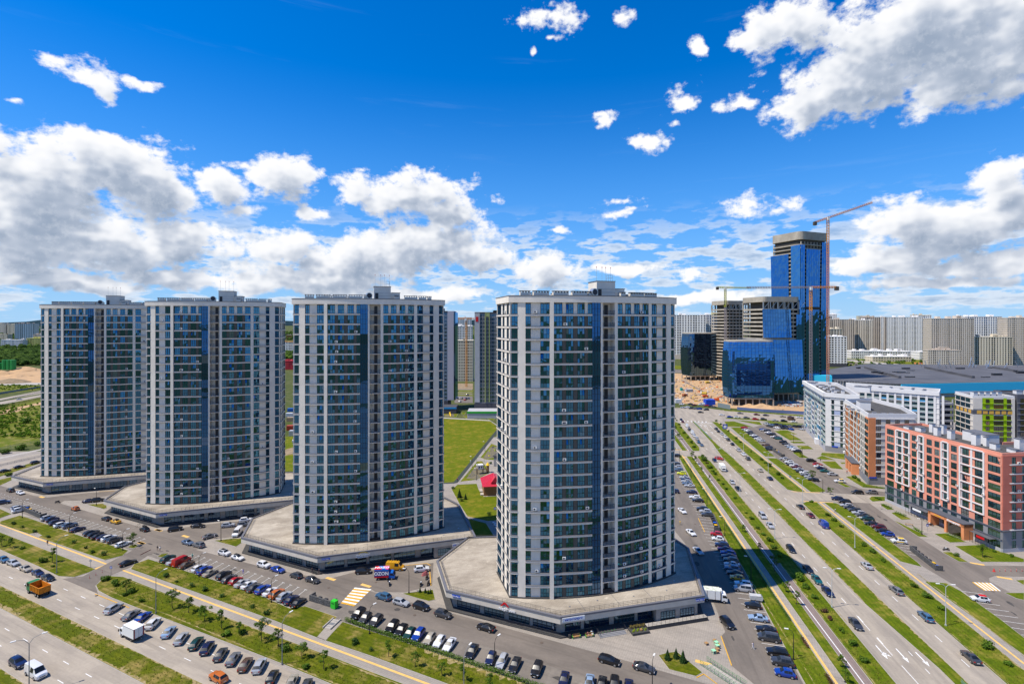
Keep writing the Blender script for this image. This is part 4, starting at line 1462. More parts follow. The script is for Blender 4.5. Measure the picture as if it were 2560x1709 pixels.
M['balcony_glass'] = mat('balcony_glass', (.36,.44,.42),.08,0,.8)
M['win2'] = mat_glass('block_window_glass', (.008,.022,.026),.16,(.40,.80,.95),.015, wob=.10, wscale=.6)
M['brown_glass'] = mat_glass('brown_window_glass', (.030,.020,.012),.14,(.8,.8,.8),.02)
def simple_window(w, h, n, fm, gm):
 f = MB()
 t = .07
 for i in range(n + 1):
  x = min(max(w * i / n - t / 2,0), w - t)
  f.box(x, -.08,0, x + t, .02, h)
 for z in (0, h * .36, h - t):
  f.box(.002,-.075, z, w - .002,.015, z + t)
 g = MB()
 g.face([(0,-.02,0),(w, -.02,0),(w, -.02, h),(0,-.02, h)])
 return f.mesh('window', fm), g.mesh('pane', gm)
class Facade:
 """wall from p to q (outwards is to the right of p->q), in the block's own coordinates"""
 def __init__(s, t, org, p, q, mats_glass=None):
  s.t, s.o = t, org
  s.p, s.d, s.n, s.L = edge_frame(p, q)
  s.an = math.atan2(s.d.y, s.d.x)
  s.cache = {}
  s.glass = mats_glass or M['win2']
 def at(s, x, off, z):
  v = s.p + s.d * x + s.n * off
  return (v.x - s.o[0], v.y - s.o[1], z)
 def boxpart(s, name, x0, x1, z0, z1, m, out=.25, inn=.0):
  k = (name, round(x1 - x0,2), round(z1 - z0,2), m.name, out)
  if k not in s.cache:
   b = MB()
   b.box(0,-out, 0, x1 - x0, inn, z1 - z0)
   s.cache[k] = b.mesh(name, m)
  return ob(name, s.cache[k], s.t, s.at(x0,0, z0), s.an)
 def win(s, x, z, w, h, n=2, out=.06, glass=None):
  k = ('w', round(w, 2), round(h, 2), n, glass)
  if k not in s.cache:
   s.cache[k] = simple_window(w, h, n, M['frame'], glass or s.glass)
  f, g = s.cache[k]
  o = ob('window', f, s.t, s.at(x, out, z), s.an)
  ob('pane', g, o, rot=(rnd.gauss(0,.012),0, rnd.gauss(0,.012)))
  return o
def core_block(t, org, outline, h, m, roof=None, par=.9):
 b = MB()
 b.prism([(x - org[0], y - org[1]) for x, y in outline],.0, h - par, 0)
 ob('core_wall', b.mesh('core_wall', m), t)
 b = MB()
 o = [(x - org[0], y - org[1]) for x, y in outline]
 i = offset_poly(o, -.35)
 o2 = offset_poly(o, .02)
 n = len(o)
 if area2(o) < 0:
  o = o[::-1]
 for k in range(n):
  j = (k + 1) % n
  b.face([(*o2[k], h - par),(*o2[j], h - par),(*o2[j], h),(*o2[k], h)])
  b.face([(*i[j], h - par),(*i[k], h - par),(*i[k], h),(*i[j], h)])
  b.face([(*o2[k], h),(*o2[j], h),(*i[j], h),(*i[k], h)])
 ob('parapet', b.mesh('parapet', roof or m), t)
 b = MB()
 b.face([(*p, h - par + .02) for p in i])
 ob('roof', b.mesh('roof', M['roof']), t)
def roof_boxes(t, items, m, z):
 for x, y, an, L, w, h in items:
  b = MB()
  b.box(-L / 2,-w / 2,0, L / 2, w / 2, h, 0)
  b.box(-L / 2 - .15,-w / 2 - .15, h, L / 2 + .15, w / 2 + .15, h + .14,1)
  ob('roof_vent', b.mesh('roof_vent', [m, M['ledge_cap']]), t, (x, y, z), an)
def coral_block():
 A = (155.2,216.0)
 B = (158.2,167.8)
 Lr = Vector(B) - Vector(A)
 Bx = Vector((.9925,.122))
 Cc = Vector(B) + Bx * 30
 Dd = Vector(A) + Bx * 17
 E2 = Cc + Vector((-.12,.99)) * 14
 outline = [A, B, tuple(Cc), tuple(E2), tuple(Vector(B) + Bx * 17 + Vector((-.12,.99)) * 14), tuple(Dd)]
 t = empty('apartment_block', 'coral apartment block with white window frames, nearest block on the right', 'apartment block', (B[0], B[1],0),0)
 H = 32.0
 core_block(t, B, outline, H, M['coral'])
 F = Facade(t, B, A, B)
 fh = 3.0
 L = F.L
 # columns: x centre fractions and widths
 colw = [(.02,3.6),(.125,2.3),(.20,2.3),(.275,2.2),(.345,1.9),(.415,2.3),(.485,2.1),(.555,2.1),(.625,2.3),(.705,3.0),(.81,3.0),(.905,4.2)]
 zf = [1.2 + i * fh for i in range(10)]
 for fl in range(10):
  F.boxpart('floor_band', 0, L, (zf[fl] + 2.25 if fl else 0) if fl else .0,(zf[fl] + 3.0) if fl else 1.2, M['light_gray'] if fl == 0 else (M['gray_pl'] if fl == 1 else M['coral']),.22)
  if fl in (0,1):
   F.boxpart('cornice', 0, L + .1, zf[fl] + 2.62, zf[fl] + 2.96, M['dgray_pl'],.42)
  if fl == 0:
   F.boxpart('floor_band', 0, L, zf[0] + 2.25, zf[0] + 2.62, M['light_gray'],.22)
 xs = []
 for fx, w in colw:
  xs.append((fx * L, fx * L + w))
 edges = [0.0] + [v for p in xs for v in p] + [L]
 for i in range(0, len(edges) - 1,2):
  a, c = edges[i], edges[i + 1]
  if c - a > .05:
   F.boxpart('pier', a, c, 1.2, zf[2], M['gray_pl'],.20)
   F.boxpart('pier', a, c, zf[2], H - .9, M['coral'],.20)
 for fl in range(10):
  for k, (a, c) in enumerate(xs):
   F.win(a + .03, zf[fl] + .02, c - a - .06,2.2,3 if c - a > 2.5 else 2)
 # white frames standing proud round groups of windows
 for cols, (f0, f1) in [((1,2),(6,9)),((1,2),(3,5)),((4,4),(6,9)),((4,4),(3,5)),((7,7),(6,9)),((7,7),(3,5)),((9,10),(6,9)),((9,10),(3,5))]:
  a, c = xs[cols[0]][0] - .55, xs[cols[1]][1] + .55
  z0, z1 = zf[f0] - .35, zf[f1] + 2.6
  F.boxpart('white_frame', a, a + .5, z0, z1, M['white_pl'],.5)
  F.boxpart('white_frame', c - .5, c, z0, z1, M['white_pl'],.5)
  for fl in range(f0, f1 + 2):
   zz = (zf[fl] if fl < 10 else zf[9] + 3.0) - .42
   F.boxpart('white_frame', a + .502, c - .502, zz, zz + .36, M['white_pl'],.48)
  if cols[0] != cols[1]:
   mx = (xs[cols[0]][1] + xs[cols[1]][0]) / 2
   F.boxpart('white_frame', mx - .3, mx + .3, z0 + .3, z1 - .3, M['white_pl'],.46)
  F.boxpart('side_panel', xs[cols[0]][0] - .05, xs[cols[0]][0] + .45, z0 + .4, z1 - .4, M['light_gray'],.16)
 # air conditioners
 rr = random.Random(5)
 for k in range(16):
  a, c = xs[rr.randrange(1,11)]
  ob('air_conditioner', ME['ac'], t, F.at(c + .5,.5, zf[rr.randrange(2,10)] + .3), F.an)
 # short end towards the camera
 G = Facade(t, B, B, tuple(Cc))
 for fl in range(10):
  z = zf[fl]
  G.boxpart('floor_band', 0,30, z + 2.45, z + 3.0, M['gray_pl'] if fl < 2 else M['coral_dark'],.2)
  for k in range(7):
   x0 = 3.4 + k * 3.7
   G.boxpart('pier', x0 + 1.5, x0 + 3.7, z, z + 2.45, M['gray_pl'] if fl < 2 else M['coral_dark'],.18)
   G.win(x0, z + .02,1.5,2.4,2)
  if fl > 1:
   G.boxpart('ledge', 2.4,29, z - .10, z + .16, M['light_gray'],.8)
  G.boxpart('pier', 0,3.3, z, z + 2.45, M['gray_pl'] if fl < 2 else M['coral_dark'],.19)
 G.boxpart('floor_band', 0,30,0,1.2, M['light_gray'],.2)
 G.boxpart('ledge', -.2,30, zf[2] - .35, zf[2] - .1, M['dgray_pl'],.6)
 for fl in (4,5,6,9):
  ob('air_conditioner', ME['ac'], t, G.at(5.6,.3, zf[fl] + .3), G.an)
 # portal, canopies
 b = MB()
 x0, x1 = L * .505, L * .80
 w = x1 - x0
 for a, c in ((0,1.1),(w * .47, w * .53),(w - 1.1, w)):
  b.box(a, -3.6,0, c, 0,5.2)
 b.box(0,-3.6,4.1, w, 0,5.21)
 b.box(-.1,-3.75,5.22, w + .1,0,5.5,1)
 po = ob('entrance_portal', b.mesh('entrance_portal', [M['orange'], M['dgray_pl']]), t, F.at(x0,.0,0), F.an)
 ob('letters', text_mesh('Мандарин', 1.0, M['sign_white'],.04,.01), po, (w * .72,-3.66,4.3), rot=(rad(90),0,0))
 ob('letters', text_mesh('магазин', .7, M['sign_yellow'],.03,.0), po, (w * .28,-3.66,4.35), rot=(rad(90),0,0))
 g = MB()
 g.face([(w * .56,-3.4,.3),(w - 1.2,-3.4,.3),(w - 1.2,-3.4,3.9),(w * .56,-3.4,3.9)])
 ob('pane', g.mesh('pane', M['brown_glass']), po)
 for a, c, col_ in ((.27,.47, 'sign_white'),(.82,.965, 'sign_red')):
  b = MB()
  b.box(0,-2.4,3.55,(c - a) * L, 0,3.66)
  cn = ob('canopy', b.mesh('canopy', mat('canopy_glass', (.12,.12,.13),.3,0,.6) if 'canopy_glass' not in bpy.data.materials else bpy.data.materials['canopy_glass']), t, F.at(a * L, .2,0), F.an)
  b = MB()
  for k in range(8):
   x = (c - a) * L * k / 7
   b.tube((x, -2.3,.0),(x, -2.3,3.6),.05,5)
  for z in (.5,.9):
   b.tube((0,-2.3, z),((c - a) * L, -2.3, z),.03,4)
  ob('railing', b.mesh('railing', M['rail']), cn)
  b = MB()
  b.box((c - a) * L * .35,-2.45,2.55,(c - a) * L * .75,-2.38,3.3)
  ob('sign', b.mesh('sign', M[col_]), cn)
 roof_boxes(t, [(-B[0] + 160 + k * 0,0,0,.1,.1,.1) for k in range(0)], M['white_pl'], H - .9)
 its = []
 for fx, dy, L2, w2, h2 in ((.12,5,2.6,1.6,1.0),(.22,6,2.8,2,1.6),(.27,9,1.5,1.4,3.4),(.33,11,1.5,1.4,3.4),(.38,6,1.7,1.6,3.2),(.50,6,1.7,1.6,3.2),(.62,12,9,5,3.4),(.70,6,1.8,1.8,3.8),
          (.74,8,1.2,1.2,3.2),(.83,6.5,2.2,1.6,2.0),(.93,8,3,1.5,1.3),(.90,12,1.8,1.8,4.2),(.93,15,1.8,1.8,4.2),(.975,8,3,1.2,.8),(1.0,10,2,1.2,.7)):
  v = Vector(A) + Lr * min(fx, .93) + Bx * dy
  its.append((v.x - B[0], v.y - B[1], F.an, L2, w2, h2))
 roof_boxes(t, its, M['white_pl'], H - .88)
coral_block()
def orange_block():
 N = (163.2,238.2)
 F0 = (181.4,283.4)
 R0 = (184.5,237.0)
 back = [R0,(196,262),(199,287)]
 t = empty('apartment_block', 'orange and cream apartment block with striped facade and roof hut', 'apartment block', (*N, 0),0)
 H = 32.6
 core_block(t, N, [F0, N] + back, H, M['cream_pl'], M['white_pl'],2.0)
 F = Facade(t, N, F0, N)
 G = Facade(t, N, N, R0, M['brown_glass'])
 L = F.L
 zf = [3.4 + i * 3.02 for i in range(9)]
 ncol = 13
 cw = (L - 4.2) / ncol
 for fl in range(9):
  z = zf[fl]
  F.boxpart('floor_band', 0, L - 3.9, z + 2.3, z + 3.02, M['orange'] if fl % 1 == 1 else M['cream_pl'],.2)
  for k in range(ncol):
   x = k * cw
   om = M['orange'] if k in (1,2,4,5,7,9) else M['cream_pl']
   F.boxpart('pier', x, x + cw * .42, z, z + 2.3, om, .24)
   F.win(x + cw * .43, z + .05, cw * .55,2.2,2)
  F.boxpart('floor_band', L - 3.9, L, z + 2.25, z + 3.02, M['orange'],.3)
  F.win(L - 3.7, z + .02,3.5,2.2,3)
  G.boxpart('pier', 0,3.2, z, z + 3.02, M['orange'],.22)
  G.boxpart('ledge', 3.2, G.L - 1, z + 2.4, z + 2.85, M['white_pl'],.4)
  for k in range(4):
   x = 3.6 + k * 4.1
   G.boxpart('pier', x + 2.0, x + 4.0, z, z + 2.4, M['cream_pl'],.18)
   G.win(x, z + .03,1.9,2.3,2)
  for x in (1.0,):
   F.boxpart('balcony', .0,1.9, z - .1, z + 1.0, M['white_pl'],.9)
 for k in range(10):
  ob('air_conditioner', ME['ac'], t, F.at(12.5 + (k % 2) * 22 + (k % 3) * .5,.3, zf[k % 9] + .3), F.an)
 F.boxpart('floor_band', 0, L, 0,3.35, M['gray_pl'],.2)
 G.boxpart('floor_band', 0, G.L, 0,3.35, M['gray_pl'],.2)
 b = MB()
 b.box(0,-3.2,0,3,0,5.4)
 b.box(6,-3.2,0,9,0,5.4)
 b.box(12,-3.2,0,14,0,5.4)
 b.box(0.01,-3.21,4.2,13.99,0,5.41)
 b.box(-.2,-3.4,5.42,14.2,0,5.7,1)
 ob('entrance_portal', b.mesh('entrance_portal', [M['orange'], M['dgray_pl']]), t, F.at(L - 30,.1,0), F.an)
 b = MB()
 b.box(0,-.05,0,3.2,.05,.7)
 s = ob('sign', b.mesh('sign', M['sign_blue']), t, G.at(.3,.35,3.0), G.an)
 for dx, dy, L2, w2, h2 in ((14,24,8,4.5,4.0),(6,20,3,1.4,.8),(6,15,2.6,1.4,.9),(9,9,2.4,1.4,.9),(12,7,2.4,1.4,.9),(15,6,2.4,1.4,.9),(9,28,3,1.4,.8),(17,33,3,1.5,.8)):
  roof_boxes(t, [(dx, dy, F.an, L2, w2, h2)], M['white_pl'], H - 2.0)
orange_block()
def white_block():
 N = (181.2,300.6)
 F0 = (204.0,363.0)
 R0 = (193.5,290.0)
 W0, W1 = (214,335),(249,303)
 t = empty('apartment_block', 'white apartment block with glass balconies and pale blue panels', 'apartment block', (*N, 0),0)
 H = 33.8
 core_block(t, N, [F0, N, R0,(206,318),(219.5,352)], H, M['white_pl'], None, 2.4)
 core_block(t, N, [(219.6,330), W1,(262,318),(226,352)], H, M['white_pl'], None, 2.2)
 F = Facade(t, N, F0, N)
 G = Facade(t, N, N, R0)
 Wg = Facade(t, N, (219.6,330), W1)
 rr = random.Random(8)
 zf = [3.4 + i * 3.02 for i in range(9)]
 L = F.L
 ncol = 14
 cw = (L - 5) / ncol
 for fl in range(9):
  z = zf[fl]
  F.boxpart('floor_band', 0, L, z + 2.35, z + 3.02, M['white_pl'],.25)
  for k in range(ncol):
   x = k * cw
   F.boxpart('pier', x, x + cw * .4, z, z + 2.35, M['sky_panel'] if rr.random() < .12 else (M['lilac_panel'] if rr.random() < .12 else M['white_pl']),.2)
   F.win(x + cw * .41, z + .04, cw * .57,2.25,2)
   if k % 4 == 1 and fl < 8:
    F.boxpart('balcony', x + .1, x + cw, z - .05, z + 1.0, M['balcony_glass'],.9)
  F.win(L - 4.6, z + .04,4.3,2.25,3)
  F.boxpart('balcony', L - 4.8, L, z - .1, z + .9, M['balcony_glass'],.25)
  G.boxpart('ledge', 2.5,9.0, z + 2.6, z + 2.95, M['white_pl'],.3)
  G.win(3.0, z + .05,1.3,2.3,2)
  G.win(7.4, z + .05,1.3,2.3,2)
  G.boxpart('side_panel', 4.4,7.3, z + .1, z + 2.4, M['lilac_panel'] if fl % 3 == 0 else M['white_pl'],.1)
  G.boxpart('balcony', 10.2,13.5, z - .05, z + 1.0, M['balcony_glass'],.8)
  G.win(10.4, z + .05,3.0,2.3,2)
  for k in range(11):
   x = 1.0 + k * 3.75
   if x + 3.4 > Wg.L:
    continue
   Wg.win(x, z + .05,2.5,2.3,3)
   Wg.boxpart('balcony', x, x + 2.6, z - .1, z + .7, M['sky_panel'] if rr.random() < .2 else M['balcony_glass'],.3)
  Wg.boxpart('floor_band', 0, Wg.L, z + 2.42, z + 2.9, M['white_pl'],.18)
 for k in range(11):
  x = 3.55 + k * 3.75
  Wg.boxpart('pier', x, x + 1.1,0, H - 2.2, M['white_pl'],.4)
 # deep roof terrace slot under the cornice
 F.boxpart('cornice', 0, L, H - 2.4, H + .01, M['white_pl'],1.2)
 F.boxpart('balcony', 3, L - 3, zf[8] - .2, zf[8] + .9, M['balcony_glass'],1.2)
 G.boxpart('cornice', -.4, G.L + .3, H - 2.4, H + .012, M['white_pl'],.6)
 Wg.boxpart('cornice', 0, Wg.L, H - 2.2, H + .01, M['white_pl'],.8)
 F.boxpart('floor_band', 0, L, 0,3.3, M['light_gray'],.22)
 G.boxpart('floor_band', 0, G.L, 0,3.3, M['gray_pl'],.22)
 b = MB()
 b.box(0,-.05,0,3.0,.05,.7)
 ob('sign', b.mesh('sign', M['sign_blue']), t, G.at(3.2,.35,3.0), G.an)
 b = MB()
 b.box(0,-1.6,0,5,0,3.2)
 ob('entrance_portal', b.mesh('entrance_portal', M['white_pl']), t, F.at(L - 22,.2,0), F.an)
 its = []
 for k in range(26):
  f = (k % 13) / 13
  if k < 13:
   v = Vector(F0).lerp(Vector(N),.15 + .75 * f) + Vector((6 + 3.5 * (k % 3),-1))
  else:
   v = Vector((219.6,330)).lerp(Vector(W1),.06 + .9 * f) + Vector((5,6 + (k % 2) * 4))
  its.append((v.x - N[0], v.y - N[1], F.an, rr.uniform(1.2,2.6), rr.uniform(1,1.6), rr.uniform(.8,2.4)))
 its.append((35,20, Wg.an, 8,5,3.2))
 its.append((19,47, F.an, 7,4,2.6))
 roof_boxes(t, its, M['white_pl'], H - 2.2)
white_block()
def green_block():
 N = (254.1,286.7)
 F0 = (259.5,304.5)
 R0 = (275.0,284.5)
 t = empty('apartment_block', 'white apartment block with lime green and amber facade panels', 'apartment block', (*N, 0),0)
 H = 34.0
 core_block(t, N, [F0, N, R0,(279,303)], H, M['cream_pl'], M['white_pl'],1.2)
 F = Facade(t, N, F0, N)
 G = Facade(t, N, N, R0, M['brown_glass'])
 zf = [2.6 + i * 3.02 for i in range(10)]
 for fl in range(10):
  z = zf[fl]
  F.boxpart('floor_band', 0, F.L, z + 2.4, z + 3.02, M['cream_pl'],.2)
  if fl == 7:
   for k in range(4):
    F.boxpart('panel', 2 + k * 4.2,4.6 + k * 4.2, z + .3, z + 2.2, M['amber'],.25)
   F.boxpart('floor_band', 0, F.L, z, z + 2.4, M['dgray_pl'],.15)
   G.boxpart('floor_band', -.1, G.L, z, z + 2.4, M['dgray_pl'],.15)
   for k in range(6):
    G.boxpart('panel', 2 + k * 3.1,4.2 + k * 3.1, z + .3, z + 2.2, M['amber'],.25)
  else:
   for k in range(3):
    F.win(1.2 + k * 5.2, z + .05,4.4,2.3,3,.12)
   G.boxpart('pier', 0,4.6, z, z + 3.02, M['cream_pl'],.22)
   G.boxpart('side_panel', 4.6,10.4, z, z + 3.02, M['lime'],.12)
   G.boxpart('side_panel', 15.4,17.0, z, z + 3.02, M['lime'],.12)
   G.boxpart('ledge', 4.6,19.2, z - .12, z + .12, M['lime'],.5)
   G.win(10.5, z + .2,4.8,2.2,4,.1)
   G.win(17.1, z + .2,2.0,2.2,2,.1)
   G.win(6.4, z + .3,1.8,2.0,2,.2)
 G.boxpart('pier', 19.3, G.L, 2.6, H - 1.2, M['cream_pl'],.24)
 roof_boxes(t, [(6 + 3.4 * k, 6,0,2.4,2.2,2.6) for k in range(5)], M['white_pl'], H - 1.2)
 t2 = empty('apartment_block', 'dark grey apartment block joined to the lime green panelled one', 'apartment block', (276,284,0),0)
 core_block(t2,(276,284),[(276,284),(320,281),(322,300),(280.5,303)],35.0, M['dgray_pl'])
 G = Facade(t2,(276,284),(276,284),(320,281), M['brown_glass'])
 for fl in range(10):
  for k in range(8):
   G.win(1.5 + k * 3.6,3 + fl * 3.05,2.4,2.2,2,.1)
  G.boxpart('ledge', 0, G.L, 3 + fl * 3.05 - .35,3 + fl * 3.05 - .1, M['gray_pl'],.3)
 roof_boxes(t2,[(6 + 6 * k, 6,0,3.4,2.2,2.4) for k in range(5)], M['white_pl'],34.1)
 # grey car park between the blocks
 t3 = empty('parking_garage', 'grey multi storey garage with open decks between white and green blocks', 'garage', (236,332,0),0)
 b = MB()
 for k in range(7):
  b.box(0,0, k * 3.6,46,30, k * 3.6 + 1.4)
  for j in range(9):
   b.box(j * 5.7,.3, k * 3.6 + 1.41, j * 5.7 + .5,.9, k * 3.6 + 3.59)
 ob('deck', b.mesh('deck', M['light_gray']), t3)
 b = MB()
 b.box(.5,2,0,45.5,29.5,24)
 ob('core_wall', b.mesh('core_wall', M['dgray_pl']), t3)
green_block()
# shopping centre with its wide dark roof
def mall():
 t = empty('shopping_centre', 'wide shopping centre with dark roof and bright blue fascia', 'shopping centre', (300,500,0),0)
 o = Vector((300,500))
 def put(name, pts, z0, z1, m, mt=None):
  b = MB()
  b.prism([(x - 300, y - 500) for x, y in pts], z0, z1,0,1 if mt else None)
  return ob(name, b.mesh(name, [m, mt] if mt else m), t)
 blue = mat('fascia_bright_blue', (.04,.56,.86),.5,0,.4)
 metal = mat('roof_sheet_dark', (.115,.115,.125),.7,0,.3,(.05,.3))
 put('wall', [(308,560),(383,514),(530,536),(800,560),(960,700),(520,760),(392,655)],0,13.0, M['light_gray'], metal)
 put('roof', [(306,561),(383,512),(531,534),(802,558),(965,702),(519,764),(390,657)],13.01,14.0, metal)
 put('fascia', [(383,513),(530,535),(800,559),(800,557),(530,533),(383,511)],4.0,13.6, blue)
 put('fascia', [(303,556),(333,541),(337,550),(308,565)],4,19.0, blue)
 put('entrance_block', [(330,640),(352,600),(372,640)],0,16, blue)
 b = MB()
 for k in range(22):
  f = k / 22
  x, y = 336 + (382 - 336) * f, 542 + (514 - 542) * f
  b.box(x - 300, y - 500 - .6,5.5, x - 300 + 1.0, y - 500,14.2 if k % 2 else 13.6)
 ob('fin', b.mesh('fin', M['light_gray']), t)
 rr = random.Random(2)
 sk = mat('skylight_dark', (.03,.032,.04),.3,0,.5)
 for k in range(36):
  x, y = rr.uniform(420,840), rr.uniform(570,690)
  L = rr.uniform(4,16)
  b = MB()
  b.box(0,0,14.0, L, 3,14.0 + rr.uniform(.6,2.6))
  ob('skylight', b.mesh('skylight', sk), t, (x - 300, y - 500,0))
 for dx in (60,140,230,330):
  put('roof_ridge', [(300 + dx + 60,565),(300 + dx + 63,565),(300 + dx + 110,690),(300 + dx + 107,690)],14.01,16.5, metal)
 b = MB()
 for k in range(26):
  x, y = rr.uniform(560,720), rr.uniform(680,730)
  b.tube((x - 300, y - 500,14),(x - 300 + rr.uniform(-4,4), y - 500,14 + rr.uniform(3,12)),.5,4)
 ob('roof_machinery', b.mesh('roof_machinery', M['steel']), t)
mall()
# ================================================================== glass quarter under construction, skyline, left distance
M['blue_glass'] = mat_glass('blue_mirror_glass', (.003,.024,.085),.42,(.12,.40,.95),.02, wob=.12, wscale=.25)
M['dark_glass'] = mat_glass('dark_mirror_glass', (.003,.008,.020),.20,(.35,.6,.9),.02, wob=.12, wscale=.25)
M['concrete_raw'] = mat('raw_concrete', (.48,.43,.35),.95,0,.1,(.12,.3))
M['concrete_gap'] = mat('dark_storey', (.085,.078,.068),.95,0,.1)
M['crane_yellow'] = mat('crane_yellow', (.62,.36,.04),.6,0,.3)
M['crane_orange'] = mat('crane_orange', (.60,.26,.05),.6,0,.3)
M['crane_red'] = mat('crane_faded_red', (.50,.22,.14),.6,0,.3)
M['crane_gray'] = mat('crane_gray', (.22,.20,.22),.6,0,.3)
M['crane_lime'] = mat('crane_lime', (.50,.50,.06),.6,0,.3)
def rrect(w, d, r, n=5):
 pts = []
 for cx, cy, a0 in ((w / 2 - r, -d / 2 + r, -90),(w / 2 - r, d / 2 - r, 0),(-w / 2 + r, d / 2 - r, 90),(-w / 2 + r, -d / 2 + r, 180)):
  for i in range(n + 1):
   a = rad(a0 + 90 * i / n)
   pts.append((cx + r * math.cos(a), cy + r * math.sin(a)))
 return pts
def glass_hull(name, t, ring, zs, scale, m, cell=3.2):
 """curtain wall following a ring that swells with height; every pane a facet of its own, slightly out of plane"""
 rr = random.Random(len(zs) + int(ring[0][0] * 7))
 # resample ring
 P = []
 for i in range(len(ring)):
  a, b = Vector(ring[i]), Vector(ring[(i + 1) % len(ring)])
  n = max(1, int((b - a).length / cell))
  for k in range(n):
   P.append(a.lerp(b, k / n))
 b, f = MB(), MB()
 n = len(P)
 for k in range(len(zs) - 1):
  s0, s1 = scale(zs[k]), scale(zs[k + 1])
  for i in range(n):
   p, q = P[i], P[(i + 1) % n]
   j = [rr.gauss(0,.010) for _ in range(4)]
   nn = Vector((q.y - p.y, p.x - q.x)).normalized()
   v = [p * s0 + nn * j[0], q * s0 + nn * j[1], q * s1 + nn * j[2], p * s1 + nn * j[3]]
   b.face([(v[0].x, v[0].y, zs[k]),(v[1].x, v[1].y, zs[k]),(v[2].x, v[2].y, zs[k + 1]),(v[3].x, v[3].y, zs[k + 1])])
   e0, e1 = p * s0 + nn * .15, p * s1 + nn * .15
   dd = (q - p).normalized() * .07
   f.face([(e0.x - dd.x, e0.y - dd.y, zs[k]),(e0.x + dd.x, e0.y + dd.y, zs[k]),(e1.x + dd.x, e1.y + dd.y, zs[k + 1]),(e1.x - dd.x, e1.y - dd.y, zs[k + 1])])
   g0, g1 = p * s0 + nn * .14, q * s0 + nn * .14
   f.face([(g0.x, g0.y, zs[k] - .08),(g1.x, g1.y, zs[k] - .08),(g1.x, g1.y, zs[k] + .08),(g0.x, g0.y, zs[k] + .08)])
 tag(ob(name, b.mesh(name, m), t), kind='stuff')
 tag(ob('mullion', f.mesh('mullion', M['frame']), t), kind='stuff')
def ovoid(label, x, y, rz, w, d, h, z0, m):
 t = empty('glass_pavilion', label, 'office building', (x, y, 0), rz, 'dark glass pavilions on the building site')
 ring = rrect(w, d, 6)
 mid = z0 + (h - z0) * .42
 def sc(z):
  q = (z - mid) / (h - mid) if z > mid else (mid - z) / (mid - z0)
  return 1.0 - (.075 if z > mid else .06) * q ** 2
 zs = [z0 + (h - z0) * i / 18 for i in range(19)]
 glass_hull('glass_panel', t, ring, zs, sc, m)
 b = MB()
 b.prism([(px * sc(h), py * sc(h)) for px, py in ring], h, h + 1.2)
 ob('roof', b.mesh('roof', M['concrete_raw']), t)
 b = MB()
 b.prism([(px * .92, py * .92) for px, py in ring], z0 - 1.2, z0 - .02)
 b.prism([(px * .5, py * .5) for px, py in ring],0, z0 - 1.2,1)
 for i in range(7):
  xx = -w * .43 + w * .86 * i / 6
  for yy in (-d * .42,0, d * .42):
   b.box(xx - .5, yy - .5,0, xx + .5, yy + .5, z0 - 1.2)
 ob('undercroft', b.mesh('undercroft', [M['concrete_raw'], M['concrete_gap']]), t)
ovoid('small dark glass pavilion beside the unfinished concrete tower', 247,683, rad(8),44,30,60,6.5, M['dark_glass'])
ovoid('broad blue mirrored glass pavilion in front of the skyscraper', 216,476, rad(-4),41.5,26,57,7, M['blue_glass'])
def raw_tower(label, x, y, rz, w, d, h, fh=4.0):
 t = empty('concrete_tower', label, 'tower', (x, y, 0), rz)
 ring = rrect(w, d, 4,4)
 n = int((h - 12) / fh)
 for k in range(n):
  b = MB()
  b.prism(ring, 6 + k * fh, 6 + k * fh + 1.7)
  ob('floor_slab', b.mesh('floor_slab', M['concrete_raw']), t)
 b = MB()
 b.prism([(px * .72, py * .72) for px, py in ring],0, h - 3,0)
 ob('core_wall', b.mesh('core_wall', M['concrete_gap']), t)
 b = MB()
 for i in range(8):
  xx = -w * .46 + w * .92 * i / 7
  for yy in (-d * .46, d * .46):
   b.box(xx - .45, yy - .45,0, xx + .45, yy + .45, h - 4)
 ob('column', b.mesh('column', M['concrete_raw']), t)
 b = MB()
 b.prism(ring, h - 5, h)
 ob('crown_wall', b.mesh('crown_wall', M['concrete_raw']), t)
 b = MB()
 for i in range(6):
  xx = -w * .48 + w * .96 * i / 5
  for a in (-1,1):
   b.tube((xx, a * d * .48, h - 12),(xx, a * d * .48, h - 5),.35,5)
   b.tube((xx, a * d * .48, h - 12),(xx + w * .16, a * d * .48, h - 5),.2,4)
 ob('formwork_prop', b.mesh('formwork_prop', M['steel']), t)
 return t
raw_tower('bare concrete tower of open floors beside a lime crane', 282,672, rad(14),36,32,102)
